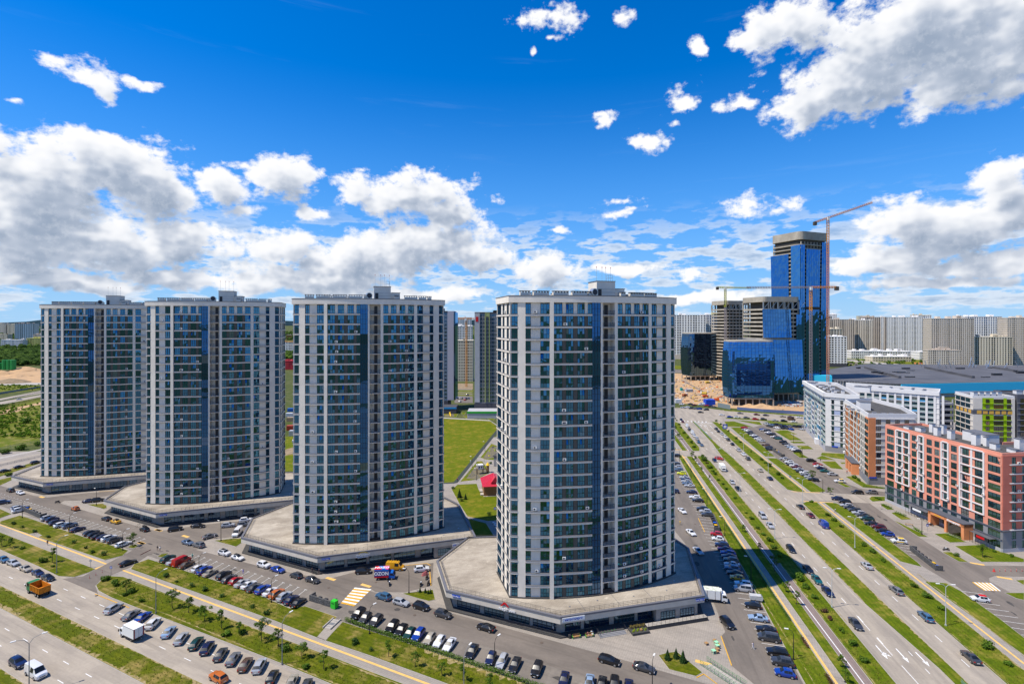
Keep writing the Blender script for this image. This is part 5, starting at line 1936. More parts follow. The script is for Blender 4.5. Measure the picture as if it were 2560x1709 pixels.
# blue glass tower with open concrete storeys
t = raw_tower('concrete tower half clad in blue glass with rounded top', 254,512, rad(10),40,34,99)
b = MB()
def clad(t, x0, x1, z0, z1, y, m, lean=0.0, cell=2.6, name='glass_panel'):
 b, f = MB(), MB()
 rr = random.Random(int(x0 * 10 + z0))
 nx, nz = max(1, int(abs(x1 - x0) / cell)), max(1, int((z1 - z0) / 3.8))
 for i in range(nx):
  for k in range(nz):
   xa, xb = x0 + (x1 - x0) * i / nx, x0 + (x1 - x0) * (i + 1) / nx
   za, zb = z0 + (z1 - z0) * k / nz, z0 + (z1 - z0) * (k + 1) / nz
   ya, yb = y - (z1 - za) * lean, y - (z1 - zb) * lean
   j = [rr.gauss(0,.010) for _ in range(4)]
   b.face([(xa, ya + j[0], za),(xb, ya + j[1], za),(xb, yb + j[2], zb),(xa, yb + j[3], zb)])
   f.face([(xa - .06, ya - .12, za),(xa + .06, ya - .12, za),(xa + .06, yb - .12, zb),(xa - .06, yb - .12, zb)])
   f.face([(xa, ya - .11, za - .06),(xb, ya - .11, za - .06),(xb, ya - .11, za + .06),(xa, ya - .11, za + .06)])
 tag(ob(name, b.mesh(name, m), t), kind='stuff')
 tag(ob('mullion', f.mesh('mullion', M['frame']), t), kind='stuff')
clad(t, -21,9,60,87,-17.6, M['blue_glass'],.05)
clad(t, -23,21,8,58,-17.9, M['blue_glass'],.06)
clad(t, 15,20.5,58,82,-17.7, M['blue_glass'])
b = MB()
b.prism([(20.2,-17.5),(24,-16),(24,16),(20.2,17)],6,60)
b.prism([(19.2,-17.0),(21.5,-16),(21.5,16),(19.2,17)],60,96)
b.prism([(-24,-16),(-20.2,-17.5),(-20.2,17),(-24,16)],6,58)
ob('side_glazing', b.mesh('side_glazing', M['blue_glass']), t)
def skyscraper():
 x, y = 314,568
 t = empty('skyscraper', 'tallest blue glass skyscraper with raw concrete crown', 'skyscraper', (x, y, 0), rad(22))
 w, d, h = 42,37,170
 ring = rrect(w, d, 5,4)
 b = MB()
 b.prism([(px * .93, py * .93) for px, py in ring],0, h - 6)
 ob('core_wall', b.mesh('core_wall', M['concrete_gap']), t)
 def sc(z):
  return .965 + .06 * abs(z - 60) / 100
 b = MB()
 for k in range(38):
  s = sc(4 + k * 4.1) * .985
  b.prism([(px * s, py * s) for px, py in ring],4 + k * 4.1,5.0 + k * 4.1)
 tag(ob('floor_slab', b.mesh('floor_slab', M['concrete_raw']), t), kind='stuff')
 for (x0, x1, z0, z1) in ((-21,-15,4,157),(-13,7,4,154),(9.5,20.5,4,161)):
  b, f = MB(), MB()
  rr = random.Random(int(x0))
  nz = int((z1 - z0) / 4.1)
  nx = max(2, int((x1 - x0) / 2.4))
  for i in range(nx):
   for k in range(nz):
    xa, xb = x0 + (x1 - x0) * i / nx, x0 + (x1 - x0) * (i + 1) / nx
    za, zb = z0 + 4.1 * k, z0 + 4.1 * (k + 1)
    s0, s1 = sc(za) * 1.01, sc(zb) * 1.01
    j = [rr.gauss(0,.024) for _ in range(4)]
    b.face([(xa * s0,-d / 2 * s0 + j[0], za),(xb * s0,-d / 2 * s0 + j[1], za),(xb * s1,-d / 2 * s1 + j[2], zb),(xa * s1,-d / 2 * s1 + j[3], zb)])
    f.face([(xa * s0 - .07,-d / 2 * s0 - .14, za),(xa * s0 + .07,-d / 2 * s0 - .14, za),(xa * s1 + .07,-d / 2 * s1 - .14, zb),(xa * s1 - .07,-d / 2 * s1 - .14, zb)])
  tag(ob('glass_panel', b.mesh('glass_panel', M['blue_glass']), t), kind='stuff')
  tag(ob('mullion', f.mesh('mullion', M['frame']), t), kind='stuff')
 for sx in (1,-1):
  for (y0, y1, z1) in ((-18,-7,156),(-4,18,150)):
   b = MB()
   rr = random.Random(int(y0))
   nz = int((z1 - 4) / 4.1)
   for k in range(nz):
    n = max(2, int((y1 - y0) / 2.4))
    for i in range(n):
     ya, yb = y0 + (y1 - y0) * i / n, y0 + (y1 - y0) * (i + 1) / n
     za, zb = 4 + 4.1 * k, 4 + 4.1 * (k + 1)
     s0, s1 = sc(za) * 1.01, sc(zb) * 1.01
     j = [rr.gauss(0,.024) for _ in range(4)]
     q = [(sx * (w / 2 * s0 + j[0]), ya * s0, za),(sx * (w / 2 * s0 + j[1]), yb * s0, za),(sx * (w / 2 * s1 + j[2]), yb * s1, zb),(sx * (w / 2 * s1 + j[3]), ya * s1, zb)]
     b.face(q if sx > 0 else q[::-1])
   tag(ob('glass_panel', b.mesh('glass_panel', M['blue_glass']), t), kind='stuff')
 b = MB()
 s = sc(165)
 b.prism([(px * s * .99, py * s * .99) for px, py in ring], h - 8.5, h)
 ob('crown_wall', b.mesh('crown_wall', M['concrete_raw']), t)
 b = MB()
 for i in range(9):
  xx = -w * .44 + w * .88 * i / 8
  for yy in (-d * .46, d * .46):
   b.box(xx - .5, yy - .5,146, xx + .5, yy + .5, h - 10.5)
 ob('column', b.mesh('column', M['concrete_raw']), t)
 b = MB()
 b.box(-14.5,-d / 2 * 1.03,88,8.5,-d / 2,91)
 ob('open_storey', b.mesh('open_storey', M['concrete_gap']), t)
skyscraper()
def lattice(b, p, q, w, seg, r, m):
 p, q = Vector(p), Vector(q)
 d = (q - p)
 L = d.length
 d.normalize()
 u = d.orthogonal().normalized()
 v = d.cross(u)
 cs = [u * w / 2 + v * w / 2,-u * w / 2 + v * w / 2,-u * w / 2 - v * w / 2, u * w / 2 - v * w / 2]
 for c in cs:
  b.tube(p + c, q + c, r, 4, m)
 n = max(1, int(L / seg))
 for i in range(n):
  a, e = p + d * (L * i / n), p + d * (L * (i + 1) / n)
  for k in range(4):
   b.tube(a + cs[k], e + cs[(k + 1) % 4], r * .7,3, m)
   b.tube(a + cs[(k + 1) % 4], e + cs[k], r * .7,3, m)
def crane(label, x, y, h, jib, cj, az, slope, mm, mj, top=None, w=2.0):
 t = empty('tower_crane', label, 'crane', (x, y, 0),0, 'tower cranes on the building sites')
 b = MB()
 hm = h * .80
 lattice(b, (0,0,0),(0,0, hm), w, w * 1.3,.16,0)
 lattice(b, (0,0, hm),(0,0, h), w, w * 1.3,.18,1)
 ob('mast', b.mesh('mast', [mm, mj]), t)
 d = Vector((math.cos(az) * math.cos(slope), math.sin(az) * math.cos(slope), math.sin(slope)))
 b = MB()
 lattice(b, (0,0, h + 1), Vector((0,0, h + 1)) + d * jib, w * .7,2.4,.14,0)
 ob('jib', b.mesh('jib', top or mj), t)
 b = MB()
 lattice(b, (0,0, h + 1), Vector((0,0, h + 1)) - d * cj, w * .7,2.4,.16,0)
 ob('counter_jib', b.mesh('counter_jib', mj), t)
 b = MB()
 e = Vector((0,0, h + 1)) - d * cj
 b.box(e.x - 1.4, e.y - 1.4, e.z - 3.0, e.x + 1.4, e.y + 1.4, e.z + .6)
 ob('counterweight', b.mesh('counterweight', M['concrete_gap']), t)
 b = MB()
 b.box(-1.6,-2.4, h - 1.6,.4,-.9, h + 1.2)
 ob('cab', b.mesh('cab', M['white_metal']), t)
crane('tallest orange crane with raised jib right of the skyscraper', 322,530,180,52,15, rad(6), rad(19), M['crane_red'], M['crane_orange'])
crane('orange crane with level jib standing before the skyscraper', 277,482,106,58,23, rad(176),0, M['crane_gray'], M['crane_orange'], M['crane_gray'])
crane('small lime yellow crane beside the bare concrete tower', 265,646,117,36,11, rad(12),0, M['crane_gray'], M['crane_lime'])
crane('orange crane between two round towers, before an unfinished block', -53,604,78,30,12, rad(176),0, M['crane_orange'], M['crane_orange'])
# ------------------------------------------------------------------ blocks of the skyline
def block(label, x0, x1, ytop, ybase, depth, wall, glass, floors, bays, rz=0.0, group='apartment blocks of the far skyline', pier=.57, bandk=.44, roof=None, base=None, name='apartment_block', Y=None):
 """x0, x1, ytop, ybase: the front as surveyed on the photograph; built at its true distance and size"""
 Yd = EYE_H * FPX / (ybase - HORIZON) if Y is None else Y
 k = Yd / FPX
 xa, xb = (x0 - 1280) * k, (x1 - 1280) * k
 h = EYE_H + (HORIZON - ytop) * k
 w = xb - xa
 t = empty(name, label, 'building', ((xa + xb) / 2, Yd, 0), rz, group)
 b = MB()
 b.box(-w / 2 + .3,.3,0, w / 2 - .3, depth - .3, h - .5)
 tag(ob('glazing', b.mesh('glazing', glass), t), kind='stuff')
 fh = h / floors
 b = MB()
 pw, bw = w / bays, fh
 for i in range(bays + 1):
  x = -w / 2 + w * i / bays
  hw = pw * pier / 2 * (.45 if i % 6 == 3 else (1.25 if i % 6 in (0,5) else 1))
  b.box(max(x - hw, -w / 2),0,0, min(x + hw, w / 2),.6, h)
  b.box(max(x - hw, -w / 2), depth - .6,0, min(x + hw, w / 2), depth, h)
 for f in range(floors + 1):
  z = fh * f
  hb = fh * bandk / 2
  b.box(-w / 2 + .02,.08, max(z - hb, 0), w / 2 - .02, depth - .08, min(z + hb, h - .02))
 nd = max(2, int(depth / pw))
 for i in range(nd + 1):
  y = depth * i / nd
  hw = pw * pier / 2
  for x in (-w / 2, w / 2 - .6):
   b.box(x, max(y - hw, 0.02),0, x + .6, min(y + hw, depth - .02), h - .03)
 tag(ob('wall', b.mesh('wall', wall), t), kind='stuff')
 b = MB()
 b.box(-w / 2 - .2,-.2, h + .01, w / 2 + .2, depth + .2, h + 1.0)
 rr = random.Random(int(x0))
 for i in range(max(2, int(w / 9))):
  x = rr.uniform(-w / 2 + 2, w / 2 - 4)
  b.box(x, depth * .3, h + 1.0, x + rr.uniform(2,8), depth * .6, h + rr.uniform(1.6,5.5))
 ob('roof', b.mesh('roof', roof or wall), t)
 if base:
  b = MB()
  b.box(-w / 2 - .4,-.4,0, w / 2 + .4, depth + .4, base[0])
  ob('base_storey', b.mesh('base_storey', base[1]), t)
 return t
FW = mat('far_white', (.80,.77,.73),.9,0,.1)
FG = mat('far_greige', (.62,.55,.46),.9,0,.1)
FT = mat('far_tan', (.52,.44,.36),.9,0,.1)
FB = mat('far_beige', (.64,.57,.44),.9,0,.1)
FO = mat('far_ochre', (.50,.27,.08),.9,0,.1)
FR = mat('far_red', (.36,.03,.04),.8,0,.2)
FBL = mat('far_blue_gray', (.16,.21,.28),.8,0,.2)
FY = mat('far_yellow', (.60,.56,.18),.9,0,.1)
FD = mat('far_dark', (.07,.07,.08),.8,0,.2)
FGL = mat_glass('far_glass', (.006,.018,.050),.10,(.3,.6,1.0),.05)
FGD = mat_glass('far_glass_dark', (.016,.014,.013),.07,(.6,.7,.8),.05)
block('white gridded residential tower left of the dark glass pavilion', 1680,1762,788,898,30, FW, FGL, 26,13, rad(-14), pier=.45, bandk=.38, base=(9, FT))
block('white and dark blue striped tower behind the dark glass pavilion', 1762,1784,787,896,30, FW, FGL, 26,4, rad(-14), pier=.33, bandk=.24)
block('dark tower patterned with blue and yellow, behind the concrete tower', 1784,1812,786,895,30, mat('far_navy', (.03,.06,.16),.7), FGL, 26,6, rad(3), pier=.33, bandk=.24, roof=FY)
block('white chequered mid rise block behind the tall crane', 2058,2114,842,917,24, FW, FGD, 13,8, rad(-12), pier=.45, bandk=.34, base=(6, FD))
block('low white and tan block just above the chequered one', 2056,2106,823,900,20, FB, FGD, 16,7, pier=.43, bandk=.34)
block('tan slab block at the left end of the right skyline', 2070,2131,799,879,30, FT, FGD, 27,15, rad(-22), pier=.48, bandk=.24)
block('slab block with white end wall beside the tan one', 2133,2178,800,878,30, FG, FGD, 27,12, rad(-26), pier=.48, bandk=.24, roof=FW)
block('taller greige slab block between white ended and white blocks', 2160,2211,793,876,30, FT, FGD, 28,12, rad(-24), pier=.43, bandk=.24)
block('longest white slab block of the right skyline', 2209,2300,793,877,28, FW, FGD, 27,26, rad(-16), pier=.53, bandk=.34)
block('pale end tower joined to the longest white slab', 2298,2326,789,876,28, FW, FGL, 27,7, rad(-16), pier=.57, bandk=.24, roof=FB)
block('greige tower with a low block before it', 2336,2428,797,921,26, FG, FGD, 24,22, rad(-12), pier=.43, bandk=.36)
block('low greige block before the greige tower', 2326,2397,876,924,16, FG, FGD, 11,15, rad(-14), pier=.48, bandk=.39, roof=FT)
block('white and navy tower behind the beige mid rise', 2420,2497,792,905,30, FW, FGL, 26,16, rad(-15), pier=.43, bandk=.26)
block('beige mid rise with dark striped right half', 2432,2522,843,922,24, FB, FGL, 15,16, rad(-15), pier=.53, bandk=.24)
block('greige tower at the far right edge', 2526,2590,795,922,26, FG, FGD, 24,15, rad(-14), pier=.45, bandk=.36)
block('far slab block behind the mid skyline', 2046,2080,791,868,30, FG, FGD, 28,9, pier=.48, bandk=.29)
block('far white stepped tower left of the tall crane foot', 2062,2090,786,866,26, FW, FGD, 28,9, rad(-20))
block('far pale tower behind the greige slabs', 2148,2172,790,862,26, FB, FGD, 28,8, rad(-20))
block('narrow white tower rising behind the longest slab', 2284,2306,787,860,26, FW, FGD, 29,7, rad(-20), roof=FB)
block('cream tower behind the navy one', 2480,2512,797,866,26, FB, FGD, 25,9, rad(-20))
block('white tower behind the greige tower', 2392,2424,790,866,26, FW, FGD, 27,9, rad(-20))
block('pale low block beside the beige mid rise', 2504,2534,862,915,22, FW, FGD, 10,9, rad(-15))
# school
for lab, x0, x1, yt, yb, w in (('white school wing with small windows, left wing', 2130,2200,878,897, FW),('long white school wing behind the low orange annex', 2196,2280,879,896, FW),
          ('white school wing beside the low greige block', 2300,2328,880,899, FW),('low white and orange school annex', 2184,2276,892,904, FB)):
 block(lab, x0, x1, yt, yb, 26, w, FGD, 3 if yb < 904 else 2,14, rad(-4), 'school buildings', .5,.55, FW, name='school_building')
# the dark towers between the third and the rightmost round tower
t = block('blue grey tower with pale side wall behind the third round tower', 1062,1119,780,1026,22, FBL, FGL, 27,14,0, 'dark towers behind the meadow', .22,.35, FD, (8, FD))
b = MB()
w2 = (1119 - 1062) * 439 / 1300 / 2
b.box(w2 + .02,-.5,9, w2 + 5.2,21,84)
ob('side_wall', b.mesh('side_wall', mat('pale_lilac_wall', (.40,.38,.44),.9)), t)
b = MB()
b.box(w2 + 5.21,-.2,9, w2 + 6.6,20,83)
ob('corner_window', b.mesh('corner_window', FGL), t)
b = MB()
b.box(-14,-16,0, w2 + 9,-1,5.5)
b.box(-14,-16.2,4.1, w2 + 9.2,-15.9,5.4,1)
ob('podium_wing', b.mesh('podium_wing', [FD, mat('trim_blue', (.02,.25,.55),.5)]), t)
t = block('dark tower with lime stripe behind the meadow', 1187,1258,783,1035,22, M['gray_pl'], FGL, 26,14,0, 'dark towers behind the meadow', .35,.3, FD, (9, FD), Y=421)
wl = (1258 - 1187) * 421 / 1300 / 2
b = MB()
b.box(-wl - .1,-.6,10,-wl + 4.0,-.02,82)
ob('side_wall', b.mesh('side_wall', M['light_gray']), t)
b = MB()
for x in (-wl + 8.2,-wl + 11.4):
 b.box(x, -1.0,10, x + .7,-.02,82)
b.box(-wl + 8.2,-.9,79,-wl + 12.1,-.1,82.2)
ob('lime_stripe', b.mesh('lime_stripe', mat('trim_lime', (.30,.34,.14),.7)), t)
b = MB()
b.box(-wl - 4.6,-18,0, wl + 6,-1,5.2)
b.box(-wl - 4.8,-18.3,4.0, wl + 6,-17.9,5.5,1)
ob('podium_wing', b.mesh('podium_wing', [M['light_gray'], mat('trim_green', (.02,.36,.04),.5)]), t)
b = MB()
b.box(-wl + .8,-.75,75,-wl + 2.9,-.62,79)
ob('sign', b.mesh('sign', M['sign_red']), t)
# unfinished block behind the crane and what stands behind it
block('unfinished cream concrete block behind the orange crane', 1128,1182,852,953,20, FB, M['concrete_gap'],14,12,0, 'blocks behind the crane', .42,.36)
block('white and brown block behind the unfinished one', 1134,1180,816,900,20, FW, FGD, 20,12,0, 'blocks behind the crane', .4,.3)
block('distant blue white tower peeking over the unfinished block', 1144,1178,794,870,20, FW, FGL, 25,8,0, 'blocks behind the crane', .3,.25)
# gap between the second and third round towers
block('ochre and white building seen between second and third towers', 690,742,855,886,24, FW, FGD, 8,13,0, 'buildings in the gap', .45,.4, FO)
block('red hall with round window between second and third towers', 690,742,903,924,30, FR, FR, 1,2,0, 'buildings in the gap', .5,.5, FR)
for i, (c, cn, x0, y0, y1) in enumerate((((.02,.12,.40), 'blue', 718,1029,1021),((.55,.56,.60), 'white', 714,1042,1033),((.36,.27,.17), 'tan', 716,1054,1041),((.42,.06,.03), 'red', 716,1076,1063),((.40,.42,.45), 'grey', 722,1090,1078))):
 q = g2('T', x0, y0)
 b = MB()
 h = 2.6 + .2 * i
 b.box(0,0,0,9,3.2, h)
 for k in range(12):
  b.box(.3 + k * .72,-.06,.15,.6 + k * .72,0, h - .15)
 b.box(-.05,-.05, h, 9.05,3.25, h + .12)
 tag(ob('shipping_container', b.mesh('shipping_container', mat('container_' + cn, c, .6,0,.3)), None, (q[0], q[1],0), rad(4)), cn + ' shipping container between the second and third round towers', 'container', 'shipping containers')
# left distance
block('tall brown and white tower block in the left distance', 42,81,809,858,34, FW, FGD, 24,9, rad(20), 'housing in the left distance', .5,.3, FT)
block('pale slab block left of the tall distant tower', 4,54,850,873,22, FW, FGD, 9,16, rad(6), 'housing in the left distance', .55,.35)
block('yellow and white slab block right of the tall distant tower', 68,100,846,872,22, FY, FGD, 9,9, rad(6), 'housing in the left distance', .6,.35)
block('brown slab block behind the yellow one', 82,104,836,862,22, FT, FGD, 9,9,0, 'housing in the left distance', .6,.35)
block('pinkish slab at the left edge of the photo', -20,18,836,855,22, FB, FGD, 8,12,0, 'housing in the left distance', .6,.35)
block('far pale slab on the left horizon', -10,15,809,838,30, FG, FGD, 12,10,0, 'housing in the left distance', .6,.35)
block('far twin slab on the left horizon', 18,40,810,838,30, FB, FGD, 12,10,0, 'housing in the left distance', .6,.35)
rr = random.Random(77)
spots = [(x, 'left of the first tower') for x in (-6,4,12,22,30,41,55,66,78,86,94)] + [(722, 'between second and third towers'),(734, 'between second and third towers')] + [(x, 'right of the navy and white tower') for x in (2500,2507,2515,2523)]
cnt = {}
for i, (x, where) in enumerate(spots):
 yb = rr.uniform(822,850)
 Y = EYE_H * FPX / (yb - HORIZON)
 k = Y / FPX
 hh = rr.choice([9,12,16,22])
 ww = rr.uniform(18,50)
 b = MB()
 b.box(-ww / 2,0,0, ww / 2,14, hh)
 b.box(-ww / 2 - .3,-.3, hh, ww / 2 + .3,14.3, hh + .8,1)
 for f in range(int(hh / 3)):
  b.box(-ww / 2 + .5,-.12, f * 3 + 1, ww / 2 - .5,-.01, f * 3 + 2.2,2)
 hn, hm = rr.choice([('white', FW),('beige', FB),('greige', FG),('ochre', FO),('tan', FT)])
 cnt[where] = cnt.get(where, -1) + 1
 tag(ob('distant_building', b.mesh('distant_building', [hm, rr.choice([FT, FR, FG]), FGD]), None, ((x - 1280) * k, Y, 0), rr.uniform(-.4,.4)),
  '%s far %s building counted from the left, %s' % (ORD[cnt[where]], hn, where), 'building', 'small buildings near the horizon')
# silos
q = g2('A1', 52,505)
t = empty('silo_plant', 'green ribbed silos of a concrete plant beside the sand heaps', 'silos', (q[0], q[1],0))
gm = mat('silo_green', (.02,.26,.06),.6,0,.3)
for i, x in enumerate((-16,-10.5,-2,5,11)):
 b = MB()
 b.tube((x, 0,3),(x, 0,17.5 if i > 1 else 13),3.3,14)
 for z in range(4,17,2):
  if z < (17 if i > 1 else 13):
   b.tube((x, 0, z),(x, 0, z + .3),3.42,14)
 ob('silo', b.mesh('silo', gm), t)
# sand heaps
sandm = M['sand']
def heap(label, s, x, y, r, h, m, cat='heap', group='sand and soil heaps'):
 q = g2(s, x, y)
 b = MB()
 n, rings = 16,5
 r3 = random.Random(int(x + y))
 pr = [[(q[0] + r * (1 - k / rings) * math.cos(2 * math.pi * i / n) * r3.uniform(.85,1.1), q[1] + r * .7 * (1 - k / rings) * math.sin(2 * math.pi * i / n) * r3.uniform(.85,1.1), h * (k / rings) ** .8 * r3.uniform(.9,1.08) if k else -.1) for i in range(n)] for k in range(rings)]
 for k in range(rings - 1):
  for i in range(n):
   j = (i + 1) % n
   b.face([pr[k][i], pr[k][j], pr[k + 1][j], pr[k + 1][i]])
 for i in range(n):
  b.face([pr[-1][i], pr[-1][(i + 1) % n],(q[0], q[1], h)])
 tag(ob('sand_heap', b.mesh('sand_heap', m)), label, cat, group)
heap('large pale sand heap near the trees, left distance', 'A1', 215,500,26,7, sandm)
heap('long tan sand heap left of the first tower', 'A1', 150,545,22,4, sandm)
heap('dark brown soil heap in the sand quarry', 'A1', 90,598,24,5, M['soil'])
heap('sand heap at the left photo edge', 'A1', 10,530,18,6, sandm)
heap('sand heap beside the blue container, on the building site', 'R6', 240,960,18,3, sandm)
heap('first pale sand heap behind the site hoarding', 'R6', 1060,1350,9,3.5, sandm)
heap('second and larger sand heap behind the site hoarding', 'R6', 1230,1362,13,4.5, sandm)
heap('third sand heap behind the site hoarding', 'R6', 1350,1380,12,3.5, sandm)
# woods: many crowns that read as one mass
def woods(name, regions, n, seed, m):
 r = random.Random(seed)
 b = MB()
 ico_v = []
 gr = (1 + 5 ** .5) / 2
 for a in (-1,1):
  for c in (-gr, gr):
   ico_v += [(0, a, c),(a, c, 0),(c, 0, a)]
 ico_v = [Vector(v).normalized() for v in ico_v]
 faces = []
 for i in range(12):
  for j in range(i + 1,12):
   for k in range(j + 1,12):
    if all((ico_v[p] - ico_v[q]).length < 1.1 for p, q in ((i, j),(j, k),(i, k))):
     c = (ico_v[i] + ico_v[j] + ico_v[k])
     nrm = (ico_v[j] - ico_v[i]).cross(ico_v[k] - ico_v[i])
     faces.append((i, j, k) if nrm.dot(c) > 0 else (i, k, j))
 tot = sum(w for *_, w in regions)
 for x0, x1, y0, y1, hs, w in regions:
  for _ in range(int(n * w / tot)):
   py = r.uniform(y0, y1)
   Y = EYE_H * FPX / (py - HORIZON)
   X = (r.uniform(x0, x1) - 1280) * Y / FPX
   h = hs * r.uniform(.6,1.15)
   for q in range(3):
    s = h * r.uniform(.28,.45)
    cx, cy, cz = X + r.gauss(0, h * .22), Y + r.gauss(0, h * .22), h * r.uniform(.4,.72)
    o = len(b.v)
    for v in ico_v:
     k = s * r.uniform(.7,1.2)
     b.v.append((cx + v.x * k, cy + v.y * k, max(0, cz + v.z * k * .9)))
    for f in faces:
     b.f.append(tuple(o + i for i in f))
     b.m.append(0)
 return tag(ob(name, b.mesh(name, m)), 'dark green wood of bushy trees reaching to the horizon', 'wood', kind='stuff')
wm = mat('wood_leaves', (.075,.125,.018),.9,0,.05,(.06,.5,(.034,.066,.014)),(1.2,1.0,.8))
woods('woodland', [(-80,120,856,876,15,2),(-80,112,878,915,12,4),(700,745,830,851,15,.8),(700,745,885,900,12,.5),(-80,120,814,850,18,4),(2495,2600,812,850,16,1.5),(1000,1250,815,850,16,1),(2100,2600,812,822,18,2),(2100,2330,900,915,5,.4)],2600,4, wm)
woods('hill_shrubs', [(-60,112,1010,1095,1.9,3),(-60,112,962,975,2.0,1)],620,9, mat('shrub_leaves', (.085,.145,.008),.9,0,.05,(.2,.5,(.05,.10,.008))))
# wooded hills closing the horizon, blue haze of distance put into their colour
b = MB()
r4 = random.Random(6)
prev = None
for i in range(121):
 a = -1.1 + 2.2 * i / 120
 R0 = 15000
 h = 110 + 45 * math.sin(i * .35) + 30 * math.sin(i * .9 + 1) + r4.uniform(-8,8)
 p = [(R0 * math.sin(a), R0 * math.cos(a),0),((R0 + 700) * math.sin(a),(R0 + 700) * math.cos(a), h),((R0 + 2500) * math.sin(a),(R0 + 2500) * math.cos(a), h * .8)]
 if prev:
  b.face([prev[0], prev[1], p[1], p[0]][::-1])
  b.face([prev[1], prev[2], p[2], p[1]][::-1])
 prev = p
tag(ob('hills', b.mesh('hills', mat('hazed_wooded_hills', (.018,.042,.055),.95,0,.05,(.002,.4)))), kind='structure')
# ================================================================== vehicles
def car_paint():
 m = bpy.data.materials.new('car_paint')
 m.use_nodes = True
 nt = NT(m.node_tree)
 p = nt.n['Principled BSDF']
 oi = nt.add('ShaderNodeObjectInfo')
 nt.link(oi.outputs['Color'], p.inputs['Base Color'])
 p.inputs['Roughness'].default_value = .32
 p.inputs['Metallic'].default_value = .15
 p.inputs['Coat Weight'].default_value = .8
 p.inputs['Coat Roughness'].default_value = .10
 return m
M['paint'] = car_paint()
M['car_glass'] = mat('car_glass', (.006,.008,.010),.36,0,.6)
M['tyre'] = mat('tyre', (.015,.015,.015),.9,0,.1)
M['rim'] = mat('rim', (.42,.42,.43),.35,.6,.5)
M['lamp_glass'] = mat('headlight', (.75,.77,.80),.1,0,.6)
M['tail'] = mat('tail_light', (.35,.008,.008),.2,0,.5)
M['plate'] = mat('number_plate', (.75,.75,.72),.5,0,.3)
M['trim'] = mat('dark_trim', (.02,.02,.022),.6,0,.3)
# x, top height, half width at the top, zone (b bonnet/boot, c cabin) from nose to tail
TYPES = {
 'sedan': (4.65,1.82,[(2.32,.55,.66, 'b'),(2.20,.70,.72, 'b'),(1.30,.86,.74, 'b'),(.98,.93,.74, 'b'),(.22,1.40,.57, 'c'),(-.35,1.45,.57, 'c'),(-.95,1.40,.56, 'c'),(-1.68,1.04,.68, 'b'),(-2.18,1.00,.70, 'b'),(-2.32,.72,.70, 'b')]),
 'hatchback': (4.05,1.78,[(2.02,.58,.66, 'b'),(1.90,.74,.72, 'b'),(1.20,.92,.74, 'b'),(.95,.98,.74, 'b'),(.25,1.46,.58, 'c'),(-.5,1.51,.58, 'c'),(-1.35,1.44,.56, 'c'),(-1.88,1.02,.68, 'b'),(-2.00,.80,.70, 'b'),(-2.02,.60,.70, 'b')]),
 'suv': (4.55,1.88,[(2.27,.72,.70, 'b'),(2.16,.92,.76, 'b'),(1.35,1.06,.78, 'b'),(1.08,1.10,.78, 'b'),(.38,1.62,.64, 'c'),(-.4,1.68,.64, 'c'),(-1.6,1.62,.62, 'c'),(-2.08,1.16,.74, 'b'),(-2.24,.95,.76, 'b'),(-2.27,.68,.74, 'b')]),
 'wagon': (4.75,1.82,[(2.37,.56,.66, 'b'),(2.25,.72,.72, 'b'),(1.35,.88,.74, 'b'),(1.05,.95,.74, 'b'),(.30,1.42,.58, 'c'),(-.5,1.49,.58, 'c'),(-1.75,1.43,.57, 'c'),(-2.22,1.02,.68, 'b'),(-2.34,.85,.70, 'b'),(-2.37,.62,.70, 'b')]),
 'minivan': (4.85,1.95,[(2.42,.66,.70, 'b'),(2.30,.86,.76, 'b'),(1.75,1.02,.78, 'b'),(1.50,1.08,.78, 'b'),(.72,1.72,.66, 'c'),(-.4,1.80,.66, 'c'),(-2.0,1.74,.66, 'c'),(-2.30,1.16,.76, 'b'),(-2.40,.95,.78, 'b'),(-2.42,.60,.76, 'b')]),
 'van': (5.6,2.05,[(2.80,.70,.72, 'b'),(2.66,1.00,.80, 'b'),(2.20,1.15,.82, 'b'),(1.95,1.22,.82, 'b'),(1.25,2.16,.78, 'c'),(0,2.28,.78, 'c'),(-2.62,2.26,.78, 'c'),(-2.76,1.25,.88, 'b'),(-2.79,1.0,.90, 'b'),(-2.80,.55,.88, 'b')]),
}
CM = {}
